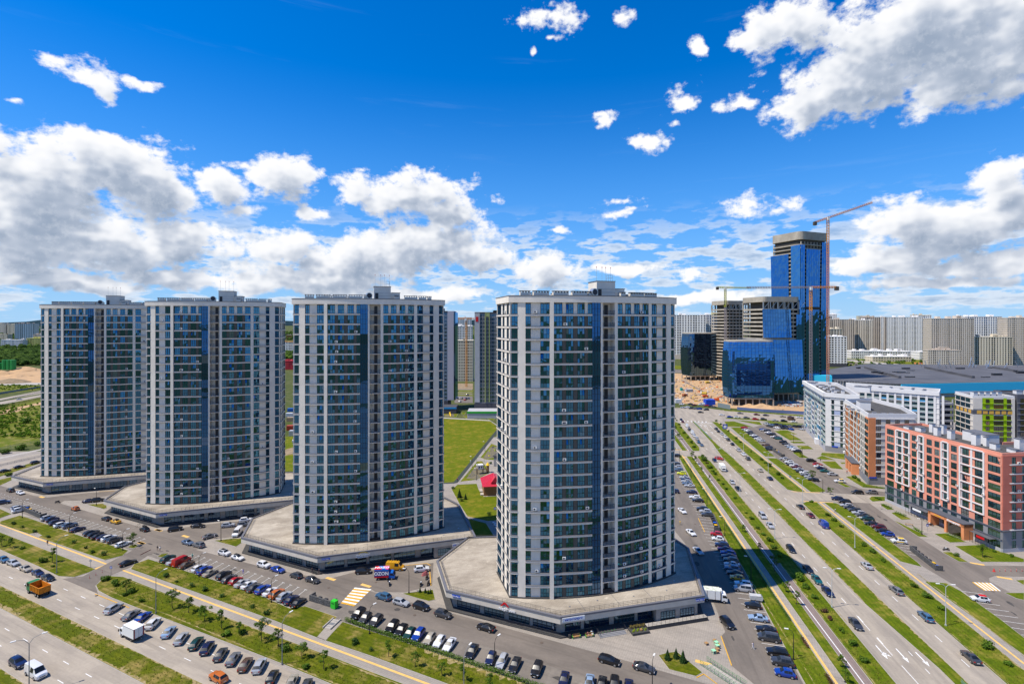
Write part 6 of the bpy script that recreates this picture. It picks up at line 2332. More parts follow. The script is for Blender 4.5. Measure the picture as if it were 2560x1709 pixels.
def loft_car(kind):
 L, Wd, st = TYPES[kind]
 w = Wd / 2
 rows = []
 belt = 1.22 if kind == 'van' else (1.10 if kind in ('suv', 'minivan') else .95)
 for i, (x, z, wt, zone) in enumerate(st):
  e = max(0, abs(x) - L / 2 + .45) / .45
  ws = w * (1 - .16 * e * e)
  zb = min(belt, z - .02) if zone == 'b' else belt
  lo = .24 if abs(x) < L / 2 - .3 else .32
  wt2 = wt if zone == 'c' else min(wt, ws * .86)
  rows.append([(x, ws * .93, lo),(x, ws, min(.52, zb - .06)),(x, ws * .975, zb),(x, wt2, z),(x, wt2 * .55, z + .025),(x, 0, z + .035)])
 n = len(rows)
 full = [[r[k] for k in range(6)] + [(r[k][0],-r[k][1], r[k][2]) for k in (4,3,2,1,0)] for r in rows]
 glass = {'windscreen': [], 'rear_window': [], 'side_window': []}
 b = MB()
 for r in full:
  b.v += r
 m = 11
 for i in range(n - 1):
  z0, z1 = st[i][3], st[i + 1][3]
  for k in range(m - 1):
   q = (i * m + k, (i + 1) * m + k, (i + 1) * m + k + 1, i * m + k + 1)
   part = None
   if k in (2,7):
    if z0 == 'c' and z1 == 'c':
     part = 'side_window'
     if kind == 'van' and i >= 5:
      part = None
    elif 'c' in (z0, z1):
     part = None
   elif k in (3,4,5,6) and (z0, z1) == ('b', 'c'):
    part = 'windscreen'
   elif k in (3,4,5,6) and (z0, z1) == ('c', 'b'):
    part = 'rear_window' if kind != 'van' else None
   if part:
    glass[part].append(([b.v[t] for t in q], k))
   b.f.append(q)
   b.m.append(0)
 b.f.append(tuple(range(m - 1,-1,-1))[::-1])
 b.f.append(tuple((n - 1) * m + k for k in range(m))[::-1])
 b.m += [0,0]
 # underside
 b.f.append((0, m - 1) + ((n - 1) * m + m - 1,(n - 1) * m))
 b.m.append(0)
 me = b.mesh('body', [M['paint']])
 import bmesh
 bm = bmesh.new()
 bm.from_mesh(me)
 bmesh.ops.recalc_face_normals(bm, faces=bm.faces)
 bm.to_mesh(me)
 bm.free()
 me.polygons.foreach_set('use_smooth', [True] * len(me.polygons))
 me.set_sharp_from_angle(angle=rad(38))
 out = {'body': me}
 for p, fs in glass.items():
  g = MB()
  for pts, k in fs:
   c = sum((Vector(v) for v in pts), Vector()) / 4
   nrm = (Vector(pts[1]) - Vector(pts[0])).cross(Vector(pts[3]) - Vector(pts[0]))
   nrm.normalize()
   if nrm.dot(Vector((0, c.y, c.z - .6))) < 0:
    nrm = -nrm
   sh = .955 if p == 'side_window' else .97
   pp = []
   for v in pts:
    v = Vector(v)
    d = v - c
    if p == 'side_window':
     d = Vector((d.x * .94, d.y * .86, d.z * .86))
    else:
     d = Vector((d.x * .92, d.y * 1.0, d.z * .92))
    pp.append(tuple(c + d + nrm * .012))
   g.face(pp)
  if p == 'side_window':
   for s in (1,-1):
    h = MB()
    for f in g.f:
     if (g.v[f[0]][1] > 0) == (s > 0):
      h.face([g.v[i] for i in f])
    if h.f:
     out[p, s] = h.mesh(p, M['car_glass'])
  elif g.f:
   out[p, 0] = g.mesh(p, M['car_glass'])
 r = .36 if kind in ('suv', 'van', 'minivan') else .32
 t = MB()
 t.tube((0,-.11,0),(0,.11,0), r, 14)
 out['wheel'] = t.mesh('wheel', M['tyre'])
 t = MB()
 for s in (-.118,.118):
  t.tube((0, s * .98,0),(0, s, 0), r * .66,10)
 out['rim'] = t.mesh('rim', M['rim'])
 a = MB()
 a.tube((0,-.05,0),(0,.098,0), r + .055,14)
 out['arch'] = a.mesh('wheel_arch', M['trim'])
 zz = st[1][1] - .06
 h = MB()
 h.box(-.30,-.17, zz - .16,-.03,.17, zz - .01)
 out['headlight'] = h.mesh('headlight', M['lamp_glass'])
 h = MB()
 zz = min(belt, st[-2][1]) - .08
 h.box(-.012,-.14, zz - .22,.16,.14, zz)
 out['tail'] = h.mesh('tail_light', M['tail'])
 h = MB()
 h.box(-.02,-.26,0,.05,.26,.11)
 out['plate'] = h.mesh('number_plate', M['plate'])
 h = MB()
 h.box(L / 2 - .06,-w * .5,.48, L / 2 + .012, w * .5,.62)
 out['grille'] = h.mesh('grille', M['trim'])
 out['dims'] = (L, w, r)
 # one mesh for far cars
 f = MB()
 def addm(me, mi, loc=(0,0,0)):
  o = len(f.v)
  f.v += [(v.co.x + loc[0], v.co.y + loc[1], v.co.z + loc[2]) for v in me.vertices]
  for p_ in me.polygons:
   f.f.append(tuple(o + i for i in p_.vertices))
   f.m.append(mi)
 addm(out['body'],0)
 for kx in (('windscreen', 0),('rear_window', 0),('side_window', 1),('side_window', -1)):
  if kx in out:
   addm(out[kx],1)
 for x in (L * .30,-L * .30):
  for s in (-1,1):
   addm(out['wheel'],2,(x, s * (w - .09), r))
 far = f.mesh('car', [M['paint'], M['car_glass'], M['tyre']])
 far.polygons.foreach_set('use_smooth', [i < len(me.polygons) for i in range(len(far.polygons))])
 far.set_sharp_from_angle(angle=rad(38))
 out['far'] = far
 return out
for k in TYPES:
 CM[k] = loft_car(k)
COL = {'black': (.010,.010,.012), 'charcoal': (.045,.047,.052), 'grey': (.15,.155,.165), 'silver': (.40,.41,.43), 'white': (.72,.72,.72), 'navy': (.008,.014,.060),
    'blue': (.006,.045,.30), 'pale blue': (.26,.36,.50), 'slate blue': (.10,.15,.23), 'red': (.42,.008,.012), 'maroon': (.10,.006,.012), 'dark green': (.006,.045,.038), 'teal': (.008,.10,.10),
    'orange': (.55,.14,.015), 'yellow': (.75,.40,.010), 'lime': (.70,.72,.01), 'brown': (.10,.055,.030), 'beige': (.36,.32,.25), 'purple': (.14,.012,.07), 'amber': (.62,.30,.01), 'steel blue': (.04,.12,.22)}
ART = {}
CARS = []
USED = set()
def put_car(kind, colour, x, y, ang, label, group, detail=True, roof=None, z=.07, two=None):
 d = CM[kind]
 L, w, r = d['dims']
 rgb = COL[colour]
 if not detail:
  o = ob('parked_car' if 'parked' in group else 'car', d['far'], None, (x, y, z), ang)
  o.color = (*rgb, 1)
  tag(o, label, 'car' if kind != 'van' else 'van', group)
  return o
 t = empty('car' if kind != 'van' else 'van', label, 'car' if kind != 'van' else 'van', (x, y, z), ang, group)
 o = ob('body', d['body'], t)
 o.color = (*rgb, 1)
 for k, nm in ((('windscreen', 0), 'windscreen'),(('rear_window', 0), 'rear_window'),(('side_window', 1), 'side_window'),(('side_window', -1), 'side_window')):
  if k in d:
   ob(nm, d[k], t)
 for xx in (L * .30,-L * .30):
  for s in (-1,1):
   wh = ob('wheel', d['wheel'], t, (xx, s * (w - .09), r))
   ob('rim', d['rim'], wh)
   ob('wheel_arch', d['arch'], wh, rz=0 if s > 0 else math.pi)
 for s in (-1,1):
  ob('headlight', d['headlight'], t, (L / 2, s * w * .72,0))
  ob('tail_light', d['tail'], t, (-L / 2, s * w * .76,0))
 ob('number_plate', d['plate'], t, (-L / 2,0,.5))
 ob('number_plate', d['plate'], t, (L / 2 - .03,0,.36))
 ob('grille', d['grille'], t)
 if roof:
  b = MB()
  st = TYPES[kind][2]
  zr = max(s[1] for s in st)
  b.box(-1.35,-.50, zr + .03,.25,.50, zr + .055)
  rp = ob('roof_panel', b.mesh('roof_panel', roof), t)
  if two:
   b = MB()
   b.box(-1.1,-w - .008,.55,1.0,-w + .05,.90)
   b.box(-1.1, w - .05,.55,1.0, w + .008,.90)
   ob('side_stripe', b.mesh('side_stripe', two), t)
 return t
NAMES = {'sedan': 'sedan', 'hatchback': 'hatchback', 'suv': 'suv', 'wagon': 'estate car', 'minivan': 'minivan', 'van': 'van'}
def tn(k, c):
 return c + ' ' + NAMES[k]
def an(s):
 return ('an ' if s[0] in 'aeiou' else 'a ') + s
def uniq(cands):
 for c in cands:
  n = len(c.split())
  if c not in USED and 4 <= n <= 16:
   USED.add(c)
   return c
 raise ValueError(cands)
def row(where, sht, ang, items, group, detail=True, end='near', jit=2.5):
 """items: (x, y, kind, colour[, angle]) in order along the row"""
 n = len(items)
 for i, it in enumerate(items):
  x, y, k, c = it[:4]
  a = it[4] if len(it) > 4 else ang
  s = sht
  if isinstance(x, str):
   s, x, y, k, c = it[0], it[1], it[2], it[3], it[4]
   a = it[5] if len(it) > 5 else ang
  zc = .75 if k not in ('van',) else 1.1
  q = g2(s, x, y, zc)
  me = tn(k, c)
  nb = [tn(*((it2[3], it2[4]) if isinstance(it2[0], str) else (it2[2], it2[3]))) for it2 in (items[i - 1:i] + items[i + 1:i + 2])]
  cands = ['%s %s' % (me, where)]
  if len(nb) == 2 and 0 < i < n - 1:
   cands.append('%s between %s and %s, %s' % (me, an(nb[0]), an(nb[1]), where))
  elif nb:
   cands.append('%s at one end of its row, next to %s, %s' % (me, an(nb[0]), where))
  cands += ['%s, %s of its row from the left, %s' % (me, ORD[min(i, 29)], where), '%s, %s car from the left, %s' % (me, ORD[min(i, 29)], where),
      '%s, %s in line, %s' % (me, ORD[min(i, 29)], where)]
  put_car(k, c, q[0], q[1], rad(a + rnd.uniform(-jit, jit)), uniq(cands), group, detail)
G1, G2, G3, G4 = 'cars parked in the bays by the towers', 'cars parked along kerbs', 'cars driving on the boulevard', 'cars parked right of the boulevard'
row('parked beside the bin shelter, left car park', 'L7', 66,[(50,612, 'suv', 'navy', 30),(265,688, 'wagon', 'silver'),(282,728, 'suv', 'white')], G1)
row('in the left car park row', 'L7', 64,[(705,842, 'suv', 'silver'),(768,862, 'hatchback', 'navy'),(832,908, 'suv', 'navy'),(905,942, 'suv', 'white'),(1022,950, 'suv', 'slate blue'),(1140,1005, 'sedan', 'navy'),
  (1340,1055, 'wagon', 'charcoal'),(1405,1082, 'wagon', 'black'),(1452,1110, 'sedan', 'black'),(1530,1118, 'sedan', 'navy'),(1602,1135, 'suv', 'white'),(1680,1165, 'suv', 'charcoal'),(1812,1222, 'wagon', 'white')], G1)
row('in the middle lawn side row', 'C5', 72,[(1130,722, 'suv', 'dark green'),(1172,738, 'sedan', 'silver'),(1222,735, 'van', 'red'),(1258,760, 'sedan', 'brown'),(1342,782, 'wagon', 'white'),(1378,800, 'suv', 'blue'),(1415,815, 'sedan', 'beige'),
  (1508,832, 'suv', 'black'),(1545,855, 'wagon', 'charcoal'),(1588,868, 'hatchback', 'red'),(1628,884, 'sedan', 'silver'),(1675,895, 'sedan', 'white'),(1712,915, 'sedan', 'charcoal'),
  ('C6', 45,928, 'suv', 'blue'),('C6', 95,942, 'sedan', 'white'),('C6', 140,957, 'suv', 'orange'),('C6', 190,975, 'suv', 'silver'),('C6', 238,995, 'sedan', 'navy'),('C6', 287,1015, 'sedan', 'black')], G1)
row('nosed towards the hedge', 'C6', -106,[(690,1090, 'suv', 'black'),(737,1116, 'hatchback', 'charcoal'),(808,1138, 'suv', 'charcoal'),(918,1176, 'suv', 'black'),(980,1197, 'hatchback', 'black'),(1035,1222, 'hatchback', 'dark green'),(1095,1232, 'suv', 'blue'),
  (1170,1257, 'hatchback', 'beige'),(1235,1276, 'hatchback', 'white'),(1303,1298, 'sedan', 'white'),(1455,1342, 'sedan', 'black'),(1582,1388, 'hatchback', 'navy'),(1657,1408, 'wagon', 'silver'),('C7', 20,1432, 'sedan', 'black'),('C7', 168,1462, 'suv', 'black'),
  ('C7', 350,1535, 'sedan', 'navy'),('C7', 522,1556, 'sedan', 'pale blue'),('C7', 605,1568, 'sedan', 'black'),('C7', 690,1566, 'suv', 'black'),('C7', 785,1590, 'sedan', 'navy')], G1)
for it in [('L7', 155,435, 'suv', 'charcoal', 150, 'behind the white sedan by the first podium'),('L7', 300,472, 'sedan', 'white', -28, 'with open doors by the first podium'),('L7', 1312,592, 'sedan', 'navy', 20, 'at the corner of the second podium'),
     ('L7', 1432,582, 'suv', 'black', 24, 'beside a lamp post at the second podium'),('L7', 1105,703, 'hatchback', 'orange', 150, 'alone on the lane before the second podium'),('L7', 1562,850, 'sedan', 'black', 154, 'in front of the yellow sports car'),
     ('L7', 1695,890, 'sedan', 'yellow', 154, 'with dark roof behind a black sedan'),('L7', 2120,1005, 'hatchback', 'black', 152, 'with roof box beside a parked bicycle'),('L8', 895,772, 'suv', 'black', 28, 'turning before the second podium'),
     ('L8', 1152,735, 'sedan', 'black', 2, 'along the second podium kerb'),('L8', 1492,730, 'suv', 'silver', 16, 'beside the black lamp post at the second podium'),('L8', 1690,672, 'suv', 'white', 22, 'half hidden behind the third podium corner'),
     ('L8', 1668,722, 'suv', 'grey', 22, 'beside the white one behind the third podium corner'),('L8', 1285,850, 'sedan', 'grey', 52, 'with a person in white standing by it'),('L8', 1036,922, 'sedan', 'slate blue', -26, 'in front of the grey suv on the lane'),
     ('L8', 1160,952, 'suv', 'grey', 154, 'behind the blue grey sedan on the lane'),('L8', 1450,1042, 'suv', 'white', -26, 'with black roof, before the third podium'),('L8', 1600,1092, 'sedan', 'white', -26, 'just behind the black roofed white suv'),
     ('C6', 52,764, 'suv', 'white', -26, 'in front of the blue sedan by the third podium'),('C6', 147,794, 'sedan', 'blue', -26, 'along the third podium kerb'),('C6', 270,833, 'hatchback', 'charcoal', 154, 'behind the blue sedan by the third podium'),
     ('C6', 380,862, 'sedan', 'charcoal', -26, 'near the podium corner with two people'),('C6', 722,806, 'suv', 'black', 6, 'behind the painted delivery truck'),('C6', 1115,792, 'suv', 'white', 12, 'beside the yellow van bay'),
     ('C6', 858,976, 'suv', 'steel blue', 152, 'leading the line beside the crossing'),('C6', 977,1014, 'wagon', 'silver', -26, 'on the lane beside the flower bed'),('C6', 1112,1042, 'suv', 'black', -26, 'boxy, between a silver estate and another black suv'),
     ('C6', 1260,1094, 'suv', 'charcoal', -26, 'last in line before the closest podium'),('C6', 1548,1182, 'sedan', 'black', 154, 'with blue reflections under the closest podium'),('C7', 655,1402, 'wagon', 'black', -26, 'on the lane by the wide plaza'),
     ('C7', 890,1452, 'sedan', 'charcoal', -26, 'on the lane next to the fir bed')]:
 s, x, y, k, c, a, w = it
 q = g2(s, x, y, .75)
 put_car(k, c, q[0], q[1], rad(a), uniq([tn(k, c) + ' ' + w]), G2, True, M['trim'] if 'roof' in w else None, z=.09)
q = g2('L8', 1598,808,1.0)
put_car('van', 'white', *q, rad(-82), uniq(['small white van with its nose to the camera, by the third podium']), G2)
q = g2('C5', 862,748,.75)
put_car('sedan', 'black', *q, rad(56), uniq(['black sedan driving up the side street between the lawns']), 'cars driving on side streets')
row('parked along the kerb behind the dump truck', 'C5', -26,[(25,727, 'hatchback', 'steel blue'),(90,750, 'wagon', 'silver'),(175,787, 'sedan', 'beige'),(255,817, 'sedan', 'navy'),(322,848, 'sedan', 'black')], G2)
row('in the slanted row on the wide street', 'C5', 98,[(765,1055, 'suv', 'silver', 82),(882,1097, 'sedan', 'grey', 84),(960,1112, 'sedan', 'blue', 90),(1030,1158, 'suv', 'white', 94),(1135,1212, 'sedan', 'pale blue'),(1220,1255, 'wagon', 'silver'),(1320,1288, 'wagon', 'dark green'),(1395,1322, 'suv', 'navy'),
  (1485,1362, 'sedan', 'charcoal'),(1570,1392, 'sedan', 'grey'),(1652,1430, 'sedan', 'brown'),('C6', 22,1442, 'suv', 'silver'),('C6', 110,1512, 'hatchback', 'black'),('C6', 240,1548, 'sedan', 'beige'),('C6', 340,1572, 'hatchback', 'charcoal')], G2)
for s, x, y, k, c, a, l in [('C5', 1470,1518, 'suv', 'orange', 150, 'orange suv driving on the wide street beside the slanted row'),('C5', 120,1418, 'suv', 'navy', -26, 'dark suv in front of the white van, bottom left street'),('C5', 240,1484, 'van', 'white', -26, 'white delivery van with windowless sides beside the lamp post')]:
 q = g2(s, x, y, .8)
 put_car(k, c, *q, rad(a), uniq([l]), 'cars driving on the wide street')
for x, y, k, c, a, l in [(42,1347, 'sedan', 'charcoal', 70, 'grey sedan closest to the camera on the far left road'),(165,1314, 'sedan', 'black', 70, 'black sedan second on the far left road'),(305,1277, 'suv', 'black', 70, 'dark suv beside the first podium on the far left road'),(165,740, 'sedan', 'silver', 30, 'silver sedan on the distant road beyond the grass hill')]:
 q = g2('A1', x, y, .75)
 put_car(k, c, *q, rad(a), uniq([l]), 'cars on the roads at the left', y > 900)
row('in the boulevard side car park, far part', 'R7', 162,[(110,826, 'suv', 'black'),(105,937, 'suv', 'charcoal'),(125,973, 'suv', 'silver'),(140,1011, 'suv', 'slate blue'),(180,1058, 'suv', 'lime'),(213,1108, 'sedan', 'silver'),(232,1134, 'sedan', 'navy'),(238,1160, 'wagon', 'silver'),(252,1188, 'sedan', 'slate blue'),(282,1216, 'sedan', 'silver'),
  (310,1298, 'sedan', 'navy'),(352,1368, 'wagon', 'white'),(390,1407, 'sedan', 'black')], G1)
row('in the boulevard side car park', 'R3', 162,[(450,477, 'suv', 'black'),(490,510, 'suv', 'silver'),(515,552, 'suv', 'charcoal'),(630,798, 'hatchback', 'red'),(652,862, 'hatchback', 'white'),(705,945, 'suv', 'navy'),(745,997, 'sedan', 'purple'),(785,1046, 'wagon', 'blue'),(800,1092, 'sedan', 'navy'),(825,1147, 'suv', 'charcoal'),(836,1197, 'sedan', 'silver'),(842,1250, 'suv', 'steel blue'),(875,1307, 'sedan', 'black'),
  (905,1372, 'hatchback', 'amber'),(985,1447, 'wagon', 'white'),(982,1514, 'minivan', 'silver')], G1)
row('in the boulevard side car park, closest part', 'R4', 163,[(925,562, 'hatchback', 'black'),(990,722, 'sedan', 'pale blue'),(1095,866, 'sedan', 'black'),(1125,972, 'minivan', 'charcoal'),(1235,1158, 'suv', 'black'),(1302,1282, 'suv', 'charcoal'),(1332,1418, 'hatchback', 'blue')], G1)
for s, x, y, k, c, a, l in [('R3', 185,499, 'sedan', 'white', -82, 'white sedan furthest along the lane right of the tower'),('R3', 300,782, 'sedan', 'white', -80, 'white sedan on the lane level with the bin shelter'),('R3', 393,1022, 'sedan', 'silver', -80, 'silver car half in the tower shadow on the lane'),('R4', 600,786, 'suv', 'black', -80, 'black suv driving past the white box truck'),
       ('R7', 78,1292, 'suv', 'navy', 165, 'navy suv half hidden by the closest tower')]:
 q = g2(s, x, y, .75)
 put_car(k, c, *q, rad(a), uniq([l]), 'cars on the lane beside the closest tower', z=.09)
row('queuing on the left carriageway of the boulevard', 'R7', 81,[(170,353, 'sedan', 'navy'),(193,382, 'sedan', 'maroon'),(245,433, 'van', 'white'),(278,486, 'suv', 'charcoal'),(315,520, 'van', 'white'),(343,567, 'suv', 'white'),(378,602, 'suv', 'silver'),(400,646, 'sedan', 'steel blue'),(440,687, 'sedan', 'slate blue')], G3, False)
row('driving on the left carriageway of the boulevard', 'R7', -99,[(608,886, 'hatchback', 'navy', -95),(668,863, 'suv', 'red', -40),(840,1172, 'hatchback', 'silver'),(912,1253, 'sedan', 'black'),('R3', 1235,566, 'minivan', 'silver'),('R3', 1335,687, 'sedan', 'silver'),('R3', 1605,992, 'wagon', 'black'),('R3', 1830,1257, 'sedan', 'black'),('R3', 1945,1392, 'sedan', 'teal'),('C8', 402,940, 'sedan', 'navy'),('C8', 590,1157, 'sedan', 'charcoal')], G3)
row('driving up the right carriageway of the boulevard', 'R7', 81,[(628,476, 'suv', 'charcoal'),(657,507, 'sedan', 'black'),(700,538, 'sedan', 'silver'),(745,579, 'suv', 'white'),(783,616, 'suv', 'charcoal'),(840,673, 'sedan', 'black'),(922,752, 'suv', 'silver'),(985,806, 'suv', 'white'),(1045,864, 'suv', 'charcoal'),(1205,1014, 'sedan', 'beige'),(1330,1119, 'sedan', 'navy')], G3, False)
row('going away on the right carriageway', 'R3', 81,[(1730,442, 'sedan', 'black'),(1860,552, 'sedan', 'maroon'),(2032,668, 'van', 'blue'),('C8', 665,765, 'sedan', 'silver'),('C8', 862,931, 'wagon', 'grey'),('C8', 1060,1107, 'wagon', 'steel blue'),('C8', 1365,1380, 'sedan', 'charcoal')], G3)
FP = 'cars parked beside the white and orange blocks'
row('in the left row of the far car park', 'R7', 156,[(995,461, 'suv', 'red'),(1010,484, 'sedan', 'silver'),(1040,502, 'sedan', 'white'),(1065,521, 'suv', 'charcoal'),(1090,541, 'sedan', 'charcoal'),(1115,561, 'sedan', 'white'),(1145,581, 'sedan', 'navy'),(1175,606, 'suv', 'white'),(1217,633, 'wagon', 'silver'),(1280,686, 'wagon', 'brown'),(1320,722, 'suv', 'charcoal'),(1335,742, 'sedan', 'black')], FP, False)
row('in the right row of the far car park', 'R7', 156,[(1235,483, 'sedan', 'blue'),(1252,494, 'sedan', 'silver'),(1297,502, 'suv', 'black'),(1310,523, 'sedan', 'white'),(1335,541, 'sedan', 'navy'),(1362,550, 'suv', 'black'),(1387,580, 'sedan', 'white'),(1420,592, 'suv', 'charcoal'),(1447,604, 'suv', 'teal'),(1505,648, 'suv', 'black'),(1540,672, 'sedan', 'charcoal'),(1577,695, 'sedan', 'silver'),(1610,716, 'sedan', 'pale blue'),(1640,738, 'wagon', 'white'),(1668,754, 'sedan', 'white'),(1690,768, 'suv', 'black')], FP, False)
row('in the row facing the orange block', 'R7', 158,[(1520,866, 'wagon', 'silver'),(1560,887, 'suv', 'beige'),(1585,911, 'suv', 'white'),(1610,941, 'sedan', 'charcoal'),(1650,957, 'suv', 'white'),(1680,972, 'sedan', 'maroon'),(1705,1001, 'sedan', 'silver'),(1735,1032, 'suv', 'charcoal'),(1785,1050, 'suv', 'white'),(1800,1076, 'sedan', 'grey'),(1840,1101, 'hatchback', 'silver'),(1900,1137, 'wagon', 'black')], FP, False)
row('in the short row before the orange block', 'R7', -8,[(1872,891, 'minivan', 'black'),(1957,943, 'suv', 'red'),(1972,965, 'sedan', 'white'),(2007,988, 'sedan', 'navy'),(2052,1024, 'sedan', 'teal'),('R8', 450,1296, 'suv', 'silver')], FP, False)
for x, y, k, c, l in [(752,1514, 'suv', 'black', 'black suv on the side road between orange and coral blocks'),(927,1514, 'suv', 'grey', 'dark grey suv on the side road beside the coral block')]:
 q = g2('R8', x, y, .8)
 put_car(k, c, *q, rad(172), uniq([l]), G4)
row('in the row facing the coral block', 'R5', 162,[(158,307, 'suv', 'navy'),(245,340, 'suv', 'black'),(265,384, 'wagon', 'silver'),(310,412, 'sedan', 'black'),(362,441, 'suv', 'charcoal'),(410,472, 'wagon', 'silver'),(460,499, 'sedan', 'charcoal'),(507,540, 'suv', 'dark green'),(560,598, 'sedan', 'black'),(642,638, 'suv', 'maroon'),(692,682, 'sedan', 'black'),(748,720, 'hatchback', 'blue')], G4)
for s, x, y, l in [('R8', 536,1382, 'white taxi with yellow side panels by the orange block'),('R5', 880,806, 'white taxi suv with yellow side panels facing the coral block')]:
 q = g2(s, x, y, .75)
 put_car('suv', 'white', *q, rad(165), uniq([l]), 'white and yellow taxis', True, M['sign_yellow'],.09, M['sign_yellow'])
q = g2('C8', 1428,992,.7)
put_car('hatchback', 'white', *q, rad(165), uniq(['white hatchback with bright red roof alone in its bays']), G4, True, M['sign_red'])
row('in the far row below the white block', 'R7', 110,[(1285,412, 'suv', 'silver'),(1325,441, 'sedan', 'charcoal'),(1355,426, 'suv', 'slate blue'),(1410,421, 'suv', 'black'),(1425,461, 'sedan', 'white'),(1465,431, 'suv', 'charcoal'),(1480,464, 'suv', 'black'),(1520,436, 'sedan', 'navy'),(1537,466, 'suv', 'charcoal'),(1582,438, 'sedan', 'grey'),(1605,479, 'sedan', 'blue'),(1647,441, 'sedan', 'black'),(1702,446, 'suv', 'black'),(1748,480, 'sedan', 'silver'),(1752,441, 'sedan', 'grey')], FP, False)
row('on the street crossing the end of the boulevard', 'R7', -7,[(428,259, 'sedan', 'black'),(705,294, 'sedan', 'white'),(810,320, 'sedan', 'blue'),(905,325, 'suv', 'white'),(945,272, 'sedan', 'grey'),(1025,334, 'suv', 'grey'),(1145,350, 'suv', 'red'),(1160,289, 'sedan', 'maroon'),(1250,352, 'suv', 'charcoal'),(1280,298, 'sedan', 'charcoal'),(1400,368, 'sedan', 'silver'),(1500,315, 'sedan', 'beige'),
  (1515,374, 'suv', 'black'),(1605,321, 'sedan', 'brown'),(1612,347, 'van', 'brown'),(1650,383, 'sedan', 'white'),(1715,326, 'sedan', 'white')], 'cars on the street crossing the boulevard', False)
row('parked at the edge of the building site', 'R7', 175,[(180,157, 'sedan', 'white'),(195,199, 'sedan', 'silver'),(250,196, 'suv', 'white'),(290,151, 'sedan', 'charcoal'),(305,208, 'suv', 'black'),(340,166, 'sedan', 'maroon'),(360,212, 'suv', 'grey'),(410,216, 'suv', 'blue'),(440,156, 'van', 'white'),(500,171, 'sedan', 'red'),(500,226, 'suv', 'charcoal'),(555,183, 'suv', 'black'),(595,188, 'sedan', 'grey')], 'cars parked at the building site', False)
row('in the far car park behind the meadow', 'A3', 80,[(235,1225, 'sedan', 'navy'),(262,1222, 'sedan', 'white'),(290,1226, 'suv', 'charcoal'),(318,1224, 'sedan', 'silver'),(345,1228, 'sedan', 'black'),(328,1244, 'suv', 'red'),(375,1226, 'sedan', 'slate blue'),(260,1268, 'suv', 'white'),(225,1128, 'sedan', 'black'),(215,1170, 'sedan', 'grey'),(360,1182, 'suv', 'charcoal')], 'cars behind the meadow', False)
# ------------------------------------------------------------------ lorries and special vehicles
def wheels(t, xs, w, r=.48, wide=.3):
 b = MB()
 b.tube((0,-wide / 2,0),(0, wide / 2,0), r, 14)
 me = b.mesh('wheel', M['tyre'])
 b = MB()
 for s in (-1,1):
  b.tube((0, s * wide / 2 * .98,0),(0, s * (wide / 2 + .01),0), r * .55,10)
 rim = b.mesh('rim', M['rim'])
 for x in xs:
  for s in (-1,1):
   wv = ob('wheel', me, t, (x, s * (w / 2 - wide / 2), r))
   ob('rim', rim, wv)
def cab(t, x0, x1, w, z0, z1, m, nose=.35):
 """x0 back, x1 front; raked windscreen"""
 b = MB()
 prof = [(x0, z0),(x1, z0),(x1 + .05, z0 + (z1 - z0) * .45),(x1 - nose, z1 - .1),(x1 - nose - .3, z1),(x0, z1)]
 for s in (-1,1):
  pts = [(x, s * w / 2, z) for x, z in prof]
  b.face(pts if s < 0 else pts[::-1])
 n = len(prof)
 for i in range(n):
  a, c = prof[i], prof[(i + 1) % n]
  b.face([(a[0],-w / 2, a[1]),(a[0], w / 2, a[1]),(c[0], w / 2, c[1]),(c[0],-w / 2, c[1])])
 ob('cab', b.mesh('cab', m), t)
 g = MB()
 a, c = prof[2], prof[3]
 g.face([(a[0] + .02,-w / 2 + .12, a[1] + .05),(a[0] + .02, w / 2 - .12, a[1] + .05),(c[0] + .03, w / 2 - .15, c[1] - .05),(c[0] + .03,-w / 2 + .15, c[1] - .05)])
 ob('windscreen', g.mesh('windscreen', M['car_glass']), t)
 g = MB()
 zz0, zz1 = z0 + (z1 - z0) * .5, z1 - .25
 for s in (-1,1):
  q = [(x0 + .35, s * (w / 2 + .012), zz0),(x1 - .15, s * (w / 2 + .012), zz0),(x1 - nose - .1, s * (w / 2 + .012), zz1),(x0 + .35, s * (w / 2 + .012), zz1)]
  g.face(q if s < 0 else q[::-1])
 ob('side_window', g.mesh('side_window', M['car_glass']), t)
 g = MB()
 for s in (-1,1):
  g.box(x1 - .25, s * (w / 2 + .25) - .09, zz0, x1 - .1, s * (w / 2 + .25) + .09, zz0 + .5)
  g.tube((x1 - .2, s * w / 2, zz1),(x1 - .18, s * (w / 2 + .25), zz0 + .5),.02,4)
 ob('mirror', g.mesh('mirror', M['trim']), t)
 g = MB()
 for s in (-1,1):
  g.box(x1 + .0, s * w * .36 - .16, z0 + .18, x1 + .075, s * w * .36 + .16, z0 + .4)
 ob('headlight', g.mesh('headlight', M['lamp_glass']), t)
